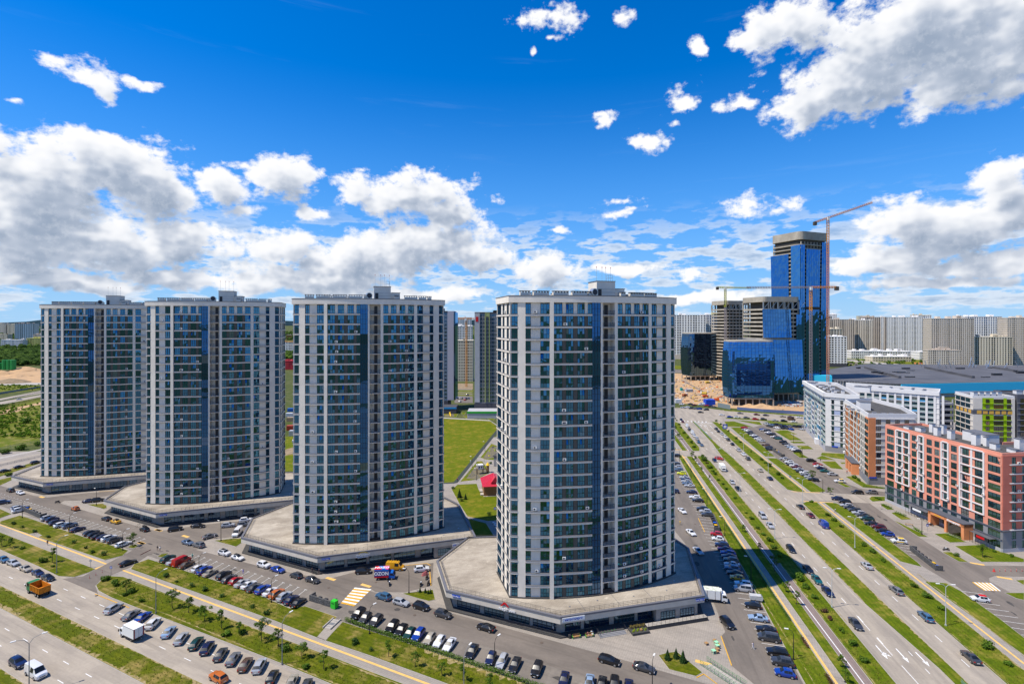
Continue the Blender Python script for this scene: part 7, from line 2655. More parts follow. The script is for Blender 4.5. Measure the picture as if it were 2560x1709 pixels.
def truck(label, pos, ang, kind):
 t = empty('truck', label, 'truck', (*pos, .05), ang)
 white = mat('truck_white', (.74,.74,.72),.45,0,.4) if 'truck_white' not in bpy.data.materials else bpy.data.materials['truck_white']
 b = MB()
 if kind == 'dump':
  gm_, om = mat('cab_green', (.01,.16,.05),.4,0,.5), mat('tipper_orange', (.60,.20,.01),.55,0,.3,(1.2,.35))
  b.box(-3.6,-.5,.75,3.6,.5,1.05)
  ob('chassis', b.mesh('chassis', M['trim']), t)
  cab(t, 1.7,3.6,2.4,.8,3.0, gm_, .15)
  b = MB()
  x0, x1, w, z0, z1, th = -3.7,1.45,1.25,1.15,2.75,.08
  b.box(x0,-w, z0, x1, w, z0 + .12)
  b.box(x0,-w, z0 + .121, x0 + th, w, z1)
  b.box(x1 - th, -w, z0 + .121, x1, w, z1 + .35)
  b.box(x0 + th, -w, z0 + .121, x1 - th, -w + th, z1)
  b.box(x0 + th, w - th, z0 + .121, x1 - th, w, z1)
  for k in range(7):
   x = x0 + .1 + (x1 - x0 - .3) * k / 6
   for s in (-1,1):
    b.box(x, s * w - (.09 if s < 0 else 0), z0, x + .12, s * w + (.09 if s > 0 else 0), z1 + .02)
  for s in (-1,1):
   b.box(x0, s * w - (.1 if s < 0 else 0), z1 - .12, x1, s * w + (.1 if s > 0 else 0), z1 + .04)
  ob('tipper_body', b.mesh('tipper_body', om), t)
  wheels(t, (2.6,-1.4,-2.75),2.45,.52,.4)
 elif kind == 'box':
  b.box(-2.9,-.45,.6,2.9,.45,.85)
  ob('chassis', b.mesh('chassis', M['trim']), t)
  cab(t, 1.55,3.0,2.05,.55,2.2, white, .2)
  b = MB()
  b.box(-3.0,-1.15,.95,1.45,1.15,3.15,0)
  for z in (.93,3.10):
   for s in (-1,1):
    b.box(-3.02, s * 1.15 - .04, z, 1.47, s * 1.15 + .04, z + .08,1)
  for s in (-1,1):
   b.box(-3.04, s * 1.13 - .04,.95,-2.95, s * 1.13 + .04,3.18,1)
  b.box(-3.03,-.02,1.0,-3.0,.02,3.1,1)
  ob('cargo_box', b.mesh('cargo_box', [white, mat('box_trim', (.35,.34,.33),.6)]), t)
  b = MB()
  for s in (-1,1):
   b.box(-3.08, s * .98 - .11,.98,-3.045, s * .98 + .11,3.1)
  ob('door_stripe', b.mesh('door_stripe', mat('stripe_maroon', (.25,.03,.03),.6)), t)
  b = MB()
  for s in (-1,1):
   b.box(-2.7, s * 1.08 - .03,.45,1.1, s * 1.08 + .03,.75)
  ob('side_guard', b.mesh('side_guard', M['trim']), t)
  wheels(t, (2.15,-1.75),2.1,.40,.3)
 elif kind == 'cooler':
  b.box(-3.0,-.45,.6,3.0,.45,.85)
  ob('chassis', b.mesh('chassis', M['trim']), t)
  cab(t, 1.7,3.2,2.1,.6,2.4, white, .25)
  b = MB()
  b.box(-3.2,-1.2,.95,1.5,1.2,3.2,0)
  b.box(1.501,-.7,2.6,1.95,.7,3.25,0)
  b.box(-3.18,-1.18,3.201,1.48,1.18,3.23,2)
  for s in (-1,1):
   for x in (-3.2,-1.9,.1,1.42):
    b.box(x, s * 1.2 - .03,.96, x + .09, s * 1.2 + .03,3.18,1)
  ob('cargo_box', b.mesh('cargo_box', [white, mat('box_edge', (.20,.13,.09),.7), mat('stained_roof', (.70,.70,.66),.8,0,.2,(1.4,.4,(.40,.44,.32)))]), t)
  wheels(t, (2.4,-1.9),2.15,.42,.3)
 elif kind == 'ozon':
  blue = mat('truck_blue', (.01,.13,.50),.4,0,.4)
  b.box(-2.7,-.4,.5,2.5,.4,.72)
  ob('chassis', b.mesh('chassis', M['trim']), t)
  cab(t, 1.25,2.9,2.0,.5,2.15, blue, .5)
  b = MB()
  b.box(-2.85,-1.1,.8,1.2,1.1,3.2)
  ob('cargo_box', b.mesh('cargo_box', mat('box_deep_blue', (.03,.05,.20),.5,0,.3,(.9,.5,(.10,.02,.16)))), t)
  b = MB()
  b.face([(-2.84,-1.1,3.206),(1.19,-1.1,3.206),(1.19,1.1,3.206),(-2.84,1.1,3.206)],0)
  b.face([(-2.84,-1.1,3.210),(-.6,-1.1,3.210),(-1.9,1.1,3.210),(-2.84,1.1,3.210)],1)
  b.face([(.5,-1.1,3.210),(1.19,-1.1,3.210),(1.19,1.1,3.210),(-.6,1.1,3.210)],2)
  ob('roof_print', b.mesh('roof_print', [blue, M['sign_red'], mat('print_pink', (.65,.06,.25),.5)]), t)
  ob('letters', text_mesh('OZON', 1.35, M['sign_white'],.006,.05), t, (-.8,.55,3.222), rot=(0,0, math.pi))
  for s in (-1,1):
   b = MB()
   q = [(-2.84, s * 1.106,.82),(1.19, s * 1.106,.82),(1.19, s * 1.106,1.35),(-2.84, s * 1.106,1.1)]
   b.face(q if s < 0 else q[::-1],0)
   q = [(-2.84, s * 1.108,2.9),(1.19, s * 1.108,2.6),(1.19, s * 1.108,3.19),(-2.84, s * 1.108,3.19)]
   b.face(q if s < 0 else q[::-1],1)
   ob('side_print', b.mesh('side_print', [M['sign_red'], blue]), t)
   ob('letters', text_mesh('OZON', 1.35, M['sign_white'],.006,.05), t, (-.8, s * 1.12,1.55), rot=(rad(90),0,0 if s < 0 else math.pi))
  b = MB()
  b.box(2.2,-.95,1.25,2.85,.95,1.29)
  ob('bonnet_print', b.mesh('bonnet_print', bpy.data.materials['print_pink']), t)
  wheels(t, (2.1,-1.6),2.0,.36,.28)
 elif kind == 'camper':
  b.box(-3.0,-.45,.5,2.6,.45,.75)
  ob('chassis', b.mesh('chassis', M['trim']), t)
  cab(t, 1.3,3.0,2.0,.5,2.0, white, .5)
  b = MB()
  b.box(-3.1,-1.12,.7,1.25,1.12,2.95)
  b.box(1.251,-1.1,2.05,2.3,1.1,2.9)
  b.box(-3.12,-1.0,2.955,1.2,1.0,3.0)
  ob('cargo_box', b.mesh('cargo_box', white), t)
  wheels(t, (2.2,-1.9),2.0,.38,.28)
 return t
truck('green dump truck with orange tipper body on the wide street', g2('C5', 258,960), rad(153.7), 'dump')
truck('white box truck with maroon striped doors beside the slanted row', g2('C5', 885,1255), rad(153.7), 'box')
truck('white refrigerated truck with stained roof at the closest podium corner', g2('R4', 430,475,.8), rad(-12), 'cooler')
truck('blue and magenta delivery truck lettered OZON before the yellow van', g2('C6', 868,845,.6), rad(4), 'ozon')
truck('tall white truck with overcab box driving on the boulevard', g2('R7', 712,1000,.8), rad(-98.8), 'camper')
q = g2('C6', 938,775,1.0)
yv = put_car('van', 'amber', *q, rad(-4), uniq(['yellow high roof van behind the painted delivery truck']), 'work vans', z=.09)
b = MB()
for k in range(5):
 b.box(-2.2 + k * .75,-.82,2.33,-2.1 + k * .75,.82,2.37)
ob('roof_rack', b.mesh('roof_rack', M['sign_yellow']), yv)
# trailer under a tarpaulin
q = g2('R4', 960,485,.6)
t = empty('trailer', 'small trailer under a pale grey peaked tarpaulin', 'trailer', (*q, .07), rad(-16))
b = MB()
prof = [(-1.7,.5),(1.7,.5),(1.7,1.2),(0,1.75),(-1.7,1.2)]
b.face([(-1.5,-.8,.5),(1.5,-.8,.5),(1.5,-.8,1.5),(-1.5,-.8,1.5)])
b.face([(-1.5,.8,.5),(-1.5,.8,1.5),(1.5,.8,1.5),(1.5,.8,.5)])
b.face([(1.5,-.8,.5),(1.5,.8,.5),(1.75,.8,1.1),(1.75,-.8,1.1)])
b.face([(1.75,-.8,1.1),(1.75,.8,1.1),(1.3,.75,1.6),(1.3,-.75,1.6)])
b.face([(-1.5,-.8,.5),(-1.5,-.8,1.5),(-1.5,.8,1.5),(-1.5,.8,.5)])
b.face([(-1.5,-.8,1.5),(1.3,-.75,1.6),(1.3,.75,1.6),(-1.5,.8,1.5)])
b.face([(1.5,-.8,.5),(1.75,-.8,1.1),(1.3,-.75,1.6),(1.5,-.8,1.5)])
b.face([(1.5,.8,.5),(1.5,.8,1.5),(1.3,.75,1.6),(1.75,.8,1.1)])
ob('tarpaulin', b.mesh('tarpaulin', mat('tarp', (.50,.50,.50),.6,0,.3,(2,.25))), t)
wheels(t, (-.2,),1.7,.30,.18)
# ================================================================== lamps
M['lamp_white'] = mat('lamp_galvanised', (.55,.57,.57),.5,.3,.4)
M['lamp_gray'] = mat('lamp_gray', (.22,.23,.24),.5,.3,.4)
M['lamp_dark'] = mat('lamp_dark', (.022,.022,.024),.5,.2,.4)
def lamp_mesh(h, m, arms, rise, reach):
 b = MB()
 b.tube((0,0,0),(0,0, h),.11,8,0,.065)
 b.box(-.16,-.16,0,.16,.16,.35)
 pole = b.mesh('pole', m)
 out = []
 for s in arms:
  b = MB()
  b.path([(0,0, h - .05),(s * reach * .35,0, h + rise * .7),(s * reach, 0, h + rise)],.045,6)
  a = b.mesh('arm', m)
  b = MB()
  x0, x1 = s * reach, s * (reach + .85)
  b.box(min(x0, x1),-.15, h + rise - .05, max(x0, x1),.15, h + rise + .07)
  b.box(min(x0, x1) + .1,-.11, h + rise - .075, max(x0, x1) - .1,.11, h + rise - .051,1)
  out.append((a, b.mesh('lamp_head', [M['white_metal'], M['lamp_glass']])))
 return pole, out
LM = {'two': lamp_mesh(9.4, M['lamp_white'],(-1,1),.75,1.3), 'one': lamp_mesh(9.0, M['lamp_gray'],(1,),1.3,1.9), 'gray2': lamp_mesh(9.6, M['lamp_gray'],(-1,1),1.3,1.9), 'dark': lamp_mesh(5.6, M['lamp_dark'],(1,),1.0,1.0), 'spike': lamp_mesh(5.2, M['lamp_dark'],(1,),.25,.5)}
def lamp(kind, s, x, y, ang, label, group):
 q = g2(s, x, y)
 t = empty('street_lamp', label, 'street lamp', (*q, .1), rad(ang), group)
 pole, arms = LM[kind]
 ob('pole', pole, t)
 for a, h in arms:
  aa = ob('arm', a, t)
  ob('lamp_head', h, t)
for i, (s, x, y) in enumerate([('R3', 1395,870),('R7', 940,1365),('R7', 638,998),('R7', 418,600),('C8', 430,1052)]):
 lamp('two', s, x, y, -9, '%s street lamp with two arms along the left verge of the boulevard' % ['second', 'third', 'fourth', 'fifth', 'closest'][i], 'two armed boulevard lamps')
for i, (s, x, y) in enumerate([('C8', 1197,1177),('C8', 585,652),('R7', 1757,1450),('R7', 1310,1057),('R7', 987,765)]):
 lamp('two', s, x, y, -9, '%s two armed street lamp along the right verge of the boulevard' % ['closest', 'second', 'third', 'fourth', 'fifth'][i], 'two armed boulevard lamps')
lamp('one', 'C5', 382,822,62, 'tall grey lamp on the lawn tip before the side street', 'grey lamps along the wide street')
lamp('one', 'C5', 1050,1093,62, 'tall grey lamp behind the slanted row, on the wide lawn', 'grey lamps along the wide street')
lamp('one', 'C6', 176,1437,62, 'tall grey lamp beside the foot path, near the wide bush', 'grey lamps along the wide street')
lamp('gray2', 'C5', 196,1620,40, 'two armed grey lamp beside the white delivery van', 'grey lamps along the wide street')
lamp('one', 'C6', 1400,1700,62, 'grey lamp whose head stands at the bottom edge below the hedge', 'grey lamps along the wide street')
for s, x, y, a, l in [('C5', 150,450,50, 'next to the bin shelter of the left car park'),('C5', 468,550,50, 'on the kerb beside a slate blue suv'),('C5', 827,670,50, 'beside the round young tree'),('C5', 1340,850,50, 'beside a black suv on the middle lawn'),
       ('C5', 1488,605,150, 'on the small green wedge before the third podium'),('L7', 1415,660,150, 'on the small green wedge before the second podium'),('C6', 103,1020,50, 'on the lawn edge beside an orange suv'),('C6', 1030,957,170, 'beside the flower bed and motorcycles'),
       ('C6', 765,1232,50, 'in the hedge beside a charcoal suv'),('C6', 1607,1467,50, 'in the hedge beside a silver estate car'),('C7', 945,1620,60, 'below the charcoal sedan on the lane')]:
 lamp('dark', s, x, y, a, 'dark curved car park lamp ' + l, 'dark car park lamps')
for i, (s, x, y) in enumerate([('R4', 1440,1262),('R3', 1085,1402),('R3', 742,832),('R3', 510,432),('R7', 300,1112),('R7', 148,900)]):
 lamp('dark', s, x, y, 165, '%s dark lamp beside the cars right of the closest tower' % ['closest', 'second', 'third', 'fourth', 'fifth', 'furthest'][i], 'dark car park lamps')
for s, x, y, l in [('R7', 2023,1312, 'at the side road mouth before the orange block'),('R7', 1640,660, 'on the triangle lawn by the white block'),('R7', 1755,852, 'on the lawn corner by the white block'),('R5', 1150,735, 'before the orange entrance portal'),
       ('A4', 490,380, 'at the park path beside the upper playground'),('A4', 350,555, 'at the park path beside the climbing tower'),('A4', 398,695, 'between the playground and the red roofed hut')]:
 lamp('spike', s, x, y, 150, 'slim dark lamp ' + l, 'slim dark lamps')
# ================================================================== plants
M['bark'] = mat('bark', (.10,.075,.05),.9,0,.1)
M['leaf'] = mat('leaves_green', (.050,.110,.006),.7,0,.2,(1.1,.5,(.085,.145,.008)), rand=.35)
M['leaf_dark'] = mat('leaves_dark_green', (.030,.075,.012),.7,0,.2,(1.5,.5,(.055,.105,.010)), rand=.35)
M['leaf_red'] = mat('leaves_barberry', (.11,.045,.035),.8,0,.1,(.8,.5,(.06,.05,.02)), rand=.3)
M['leaf_lime'] = mat('leaves_lime', (.22,.30,.01),.7,0,.2,(2,.3))
M['needle'] = mat('fir_needles', (.022,.055,.012),.8,0,.1,(2.0,.5))
def leaf_cloud(b, r, n, clusters, size):
 """leaf sized faces spread through a few clumps (cx, cy, cz, radius)"""
 for _ in range(n):
  cx, cy, cz, rr = clusters[r.randrange(len(clusters))]
  d = Vector((r.gauss(0,1), r.gauss(0,1), r.gauss(0,1)))
  d.normalize()
  k = rr * r.uniform(.35,1.0) ** .6
  c = Vector((cx, cy, cz)) + Vector((d.x * k, d.y * k, d.z * k * .85))
  if c.z < .05:
   c.z = .05
  u = Vector((r.gauss(0,1), r.gauss(0,1), r.gauss(0,.6))).normalized()
  v = u.cross(d if abs(u.dot(d)) < .95 else Vector((0,0,1))).normalized()
  s = size * r.uniform(.6,1.3)
  b.face([tuple(c - u * s), tuple(c + v * s * .6), tuple(c + u * s), tuple(c - v * s * .6)])
def make_tree(seed, h, spread, sparse):
 r = random.Random(seed)
 b = MB()
 pts = [Vector((0,0,0)), Vector((r.uniform(-.1,.1), r.uniform(-.1,.1), h * .35)), Vector((r.uniform(-.2,.2), r.uniform(-.2,.2), h * .9))]
 b.tube(pts[0], pts[1],.09,6,0,.06)
 b.tube(pts[1], pts[2],.06,5,0,.02)
 cl = []
 for i in range(9):
  z = h * (.34 + .60 * i / 9)
  a = r.uniform(0,6.28)
  L = spread * (1.05 - abs(i / 9 - .35)) * r.uniform(.5,1.0)
  e = Vector((math.cos(a) * L, math.sin(a) * L, z + L * .45))
  b.tube((0,0, z - .1), e, .03,4,0,.012)
  cl.append((e.x, e.y, e.z, spread * r.uniform(.24,.40)))
 cl.append((0,0, h * .9, spread * .4))
 cl.append((0,0, h * .65, spread * .45))
 f = MB()
 leaf_cloud(f, r, sparse, cl, .13)
 return b.mesh('trunk', M['bark']), f.mesh('crown', M['leaf'])
TREES = [make_tree(20 + i, h, sp, n) for i, (h, sp, n) in enumerate([(3.6,1.2,620),(3.2,1.4,760),(4.0,1.0,540),(2.9,.95,480),(4.6,1.5,900)])]
def make_bush(seed, h, m, n=520, size=.12):
 r = random.Random(seed)
 cl = [(r.uniform(-.45,.45) * h, r.uniform(-.45,.45) * h, h * r.uniform(.28,.6), h * r.uniform(.3,.48)) for _ in range(6)]
 f = MB()
 leaf_cloud(f, r, n, cl, size)
 b = MB()
 for i in range(5):
  a = r.uniform(0,6.28)
  b.tube((0,0,0),(math.cos(a) * h * .3, math.sin(a) * h * .3, h * .6),.02,3)
 return b.mesh('stem', M['bark']), f.mesh('leaves', m)
BUSH = [make_bush(50 + i, h, M['leaf']) for i, h in enumerate((1.0,1.25,.85))]
BUSH_D = [make_bush(60 + i, h, M['leaf_dark'],300,.12) for i, h in enumerate((1.0,1.3,.8))]
BUSH_R = [make_bush(70,.9, M['leaf_red'])]
def make_fir(seed, h):
 r = random.Random(seed)
 b = MB()
 b.tube((0,0,0),(0,0, h),.07,5,0,.02)
 f = MB()
 for i in range(26):
  z = h * (.08 + .9 * i / 26)
  R = h * .34 * (1 - i / 27)
  for k in range(11):
   a = 6.28 * k / 11 + r.uniform(-.25,.25)
   L = R * r.uniform(.75,1.1)
   d = Vector((math.cos(a), math.sin(a),0))
   n = Vector((-d.y, d.x, 0)) * L * .22
   e = d * L + Vector((0,0, z - L * .22))
   f.face([(0,0, z + .05), tuple(d * L * .6 + n + Vector((0,0, z - L * .06))), tuple(e), tuple(d * L * .6 - n + Vector((0,0, z - L * .06)))])
 return b.mesh('trunk', M['bark']), f.mesh('needles', M['needle'])
FIRS = [make_fir(80 + i, h) for i, h in enumerate((2.6,2.2))]
def plant(name, cat, pair, s, x, y, label, group, sc=1.0, z=.1):
 q = g2(s, x, y)
 t = empty(name, label, cat, (*q, z), rnd.uniform(0,6.28), group)
 t.scale = (sc, sc, sc)
 a, c = pair
 ob('trunk' if name.endswith('tree') else 'stem', a, t)
 ob('crown' if name == 'young_tree' else ('needles' if name == 'fir_tree' else 'leaves'), c, t)
 return t
def line_of(name, cat, pool, where, items, sc=(.85,1.2), group=None, adj=('leafy', 'slender', 'open crowned', 'small', 'bushy')):
 n = len(items)
 for i, (s, x, y, *k) in enumerate(items):
  f = k[0] if k else rnd.uniform(*sc)
  word = 'large' if f > 1.25 else ('small' if f < .8 else '')
  noun = {'young_tree': 'young tree', 'bush': 'bush', 'fir_tree': 'young fir'}[name]
  f *= 1.22 if name == 'bush' else (.95 if name == 'young_tree' else 1.0)
  lab = ' '.join(('%s %s %s %s' % (ORD[i], word, noun, where)).split())
  plant(name, cat, pool[i % len(pool)], s, x, y, lab, group or where, f)
# trees: base of the trunk
line_of('young_tree', 'tree', TREES, 'from the left on the lawn between street and foot path', [('C5', 12,640),('C5', 67,650,1.05),('C5', 352,752,1.2),('C5', 852,950,1.3),('C5', 1160,1060,1.15),('C5', 1270,1090,1.15),('C5', 1380,1145,1.2),('C5', 1492,1195,1.2),('C5', 1612,1235,1.1),
    ('C6', 37,1280,1.2),('C6', 150,1310,1.15),('C6', 308,1390,1.05),('C6', 455,1470,1.1)], group='trees on the lawn by the wide street')
line_of('young_tree', 'tree', [TREES[2], TREES[0], TREES[3]], 'from the left on the lawn below the hedge', [('C6', 893,1385,1.0),('C6', 1072,1450,.95),('C6', 1253,1510,1.0),('C6', 1392,1545,.95),('C6', 1578,1610,1.0)], group='trees below the hedge')
t = plant('young_tree', 'tree', TREES[4], 'C5', 893,640, 'round young tree held by stakes on the island by the side street', 'staked trees', .95)
b = MB()
for k in range(3):
 b.tube((.5 * math.cos(k * 2.1),.5 * math.sin(k * 2.1),0),(.15 * math.cos(k * 2.1),.15 * math.sin(k * 2.1),1.8),.03,4)
ob('stake', b.mesh('stake', M['bark']), t)
line_of('young_tree', 'tree', TREES, 'counted away from the camera, between cycle path and foot path', [('C8', 520,1560,.8),('C8', 500,1455,.8),('C8', 190,1035,1.0),('C8', 122,950,1.1),('R3', 1390,1300,1.1),('R3', 1195,1045,.9),('R3', 975,780,.8),('R3', 540,110,.7),('R7', 435,1040,.9),('R7', 355,940,1.0),('R7', 325,868,1.2),('R7', 147,615,1.2),('R7', 92,520,1.2)],
  group='trees beside the cycle path')
line_of('young_tree', 'tree', [TREES[4], TREES[1]], 'among the right hand lots, counted from the far end', [('R7', 1887,1165,1.2),('R5', 75,262,.95),('R5', 1862,1000,.95),('R7', 1745,838,.7)], group='trees by the right hand lots')
# bushes
line_of('bush', 'bush', BUSH_D, 'from the left on the upper lawn below the car park', [('C5', 90,495),('C5', 150,518,.7),('C5', 232,548,1.1),('C5', 325,585),('C5', 497,622),('C5', 580,655,.9),('C5', 622,688,.9),('C5', 698,703),('C5', 1115,850,1.3),('C5', 1190,885,.6),('C5', 1290,915),('C5', 1380,940,1.25),('C5', 1495,982,.9),('C5', 1700,1055,.7),('C6', 75,1098,1.25),('C6', 665,1300,1.2),('C6', 775,1345,.6)],
  (.85,1.1), 'bushes on the upper lawn')
line_of('bush', 'bush', BUSH, 'from the left on the lower lawn by the wide street', [('C5', 147,660,.8),('C5', 282,752,1.2),('C5', 357,780,.7),('C5', 714,872,1.3),('C5', 770,905,1.2),('C5', 850,975,1.0),('C5', 890,950,1.2),('C5', 950,1018,.7),('C5', 1520,1240,1.3),('C5', 1640,1230,1.0),('C6', 205,1345,1.1),('C6', 345,1465,1.1)],(.85,1.2), 'bushes on the lower lawn')
line_of('bush', 'bush', BUSH, 'counted away from the camera on the left boulevard verge', [('C8', 655,1425,1.05),('C8', 570,1312,1.05),('C8', 490,1218,1.0),('C8', 315,995),('C8', 250,920),('C8', 207,868,1.2),('R3', 1795,1515),('R3', 1712,1400,1.4),('R3', 1470,1100,1.2),('R3', 1390,1000,1.1),('R3', 1320,905,1.1),('R3', 1250,822),('R3', 1180,740),('R3', 1087,618),('R3', 1018,538,.7),
  ('R3', 868,345,.9),('R3', 760,228,.8),('R3', 728,165),('R3', 662,108,.9),('R7', 620,1080,1.1),('R7', 590,1040,1.3),('R7', 555,995,1.6),('R7', 475,895,1.7),('R7', 440,850,1.6),('R7', 345,722,1.3),('R7', 310,665,1.2),('R7', 250,600,1.4),('R7', 215,540,1.4)],(.9,1.1), 'bushes on the left boulevard verge')
line_of('bush', 'bush', BUSH, 'further on along the left boulevard verge, past the side street', [('R7', 170,470,1.1),('R7', 142,430,1.1),('R7', 112,378,1.1),('R7', 95,350,1.0)],(.9,1.1), 'far bushes on the left boulevard verge')
line_of('bush', 'bush', BUSH_R, 'with reddish leaves on the left boulevard verge', [('C8', 372,1082,1.0),('C8', 412,1135,.9),('R7', 512,935,1.0)],(.9,1.1), 'reddish bushes')
line_of('bush', 'bush', BUSH, 'counted away from the camera on the right boulevard verge', [('C8', 1620,1440,.9),('C8', 1482,1325,1.25),('C8', 1168,1065,1.1),('C8', 1072,990,1.3),('C8', 980,918,.9),('C8', 768,745,1.1),('C8', 700,685,1.1),('C8', 645,638,.9),('C8', 495,515,1.0),('C8', 445,470,1.1),('C8', 400,438,.9),('C8', 290,345,1.0),('R7', 1500,1130,1.0),('R7', 1440,1085,1.2),('R7', 1310,970,1.9),('R7', 1265,930,1.0),
  ('R7', 1215,890,1.1),('R7', 1090,782,.9),('R7', 945,660,1.1),('R7', 890,612,1.1),('R7', 785,512,1.1),('R7', 690,425,1.0),('R7', 635,382,1.0)],(.9,1.1), 'bushes on the right boulevard verge')
line_of('bush', 'bush', BUSH, 'in the beds before the coral and orange blocks, from the left', [('R5', 350,70,1.4),('R5', 400,100,1.0),('R5', 620,310,.9),('R5', 655,325,.8),('R5', 1560,985,.8),('R5', 2190,990,.9),('R5', 2010,940,.6)],(.9,1.1), 'bushes in the beds before the blocks')
line_of('fir_tree', 'tree', FIRS, 'from the left in the green triangle on the plaza', [('C7', 1048,1405),('C7', 1105,1395,1.1),('C7', 1152,1422,1.1)],(.95,1.05), 'young firs on the plaza')
line_of('fir_tree', 'tree', [FIRS[1]], 'from the left in the flower bed by the motorcycles', [('C6', 1105,952,.7),('C6', 1140,955,.7),('C6', 1160,962,.6),('C6', 1176,960,.65)], group='dwarf firs in the flower bed')
line_of('fir_tree', 'tree', [FIRS[0], FIRS[1]], 'on the park lawn beside the red roofed hut', [('A4', 212,885,1.5),('A4', 278,905,1.2)], group='trees by the hut')
line_of('bush', 'bush', BUSH_D, 'from the left on the park lawn behind the third podium', [('A4', 140,790,1.0),('A4', 236,925,.9),('A4', 548,520,1.2),('A4', 610,1370,1.5),('A4', 535,1075,.9)], group='bushes on the park lawn')
line_of('bush', 'bush', BUSH, 'from the left beside the far left road', [('A1', 50,1205,2.6),('A1', 190,1172,2.6),('A1', 305,1140,2.6),('A1', 80,1395,1.6),('A1', 235,945,3.0)], group='bushes beside the far left road')
# hedges: one clipped run of leaves each
def hedge(name, pts, w, h, m, label, dens=26, size=.10):
 r = random.Random(len(pts) + int(pts[0][0]))
 b = MB()
 for a, c in zip(pts, pts[1:]):
  a, c = Vector(a), Vector(c)
  d = (c - a)
  L = d.length
  d.normalize()
  n = Vector((-d.y, d.x))
  for _ in range(int(L * dens)):
   hh = h * (.75 + .35 * math.sin(a.x + _ * .37) ** 2)
   p = a + d * r.uniform(0, L) + n * r.gauss(0, w * .3)
   z = r.uniform(.05, hh)
   u = Vector((r.gauss(0,1), r.gauss(0,1), r.gauss(0,1))).normalized()
   v = u.orthogonal().normalized()
   q = Vector((p.x, p.y, z + .1))
   b.face([tuple(q - u * size), tuple(q + v * size * .7), tuple(q + u * size), tuple(q - v * size * .7)])
 return tag(ob(name, b.mesh(name, m)), label, 'hedge')
hedge('hedge', poly('C6', (600,1142),(700,1180),(1000,1285),(1300,1385),(1724,1530), 'C7', (60,1555),(260,1620)),.75,.95, M['leaf'], 'green clipped hedge behind the parked car row at the bottom', 110,.11)
hedge('hedge', poly('r', (100,48.3),(118,48.3)),.6,.9, M['leaf_red'], 'reddish hedge piece beside the tactile path, closest to the camera', 90)
hedge('hedge', poly('r', (127,48.4),(131,48.4)),.6,.8, M['leaf_red'], 'short reddish hedge piece beside the lamp near the black cars', 90)
hedge('hedge', poly('r', (138,48.4),(200,48.2)),.5,.8, M['leaf_dark'], 'long dark hedge beside the path, level with the closest tower', 60)
hedge('hedge', poly('r', (206,48.2),(292,48.6)),.5,.8, M['leaf_dark'], 'far dark hedge beside the path, past the white sedan', 40)
for l, s, pts in [('first hedge bed before the orange portal', 'R5', [(835,480),(965,528)]),('hedge bed under the first glass canopy', 'R5', [(670,385),(800,432)]),('hedge bed beside the dark lamp before the portal', 'R5', [(1050,660),(1150,725)]),('hedge bed right of the orange portal', 'R5', [(1435,735),(1620,800)]),
      ('hedge along the corner of the orange block', 'R8', [(820,1450),(1090,1478)])]:
 hedge('hedge', poly(s, *pts),.9,.9, M['leaf'], l, 60,.13)
p, d, o, L = edge_frame(PODS[0][1], PODS[0][2])
b0 = p + d * 17.2 + o * .2
pa = [b0 + d * x - (-o) * y for x, y in ((.2,1.6),(4.0,1.6))]
pl_ = empty('planter', 'stone planter of lime and bronze shrubs beside the entrance steps', 'planter', (b0.x, b0.y, 0), math.atan2(d.y, d.x))
b = MB()
b.box(-.1,-2.9,.015,4.3,-.2,.55)
ob('planter_wall', b.mesh('planter_wall', M['stone_dark']), pl_)
r = random.Random(4)
f = MB()
leaf_cloud(f, r, 900,[(x * .35 + .3,-2.2 + (k % 3) * .35,.62,.28) for k, x in enumerate(range(11))],.08)
ob('leaves', f.mesh('leaves', M['leaf_lime']), pl_)
f = MB()
leaf_cloud(f, r, 900,[(x * .4 + .3,-.8 + (x % 2) * .2,.95,.42) for x in range(10)],.08)
ob('leaves', f.mesh('leaves', mat('leaves_bronze', (.22,.17,.05),.8,0,.1,(3,.4))), pl_)
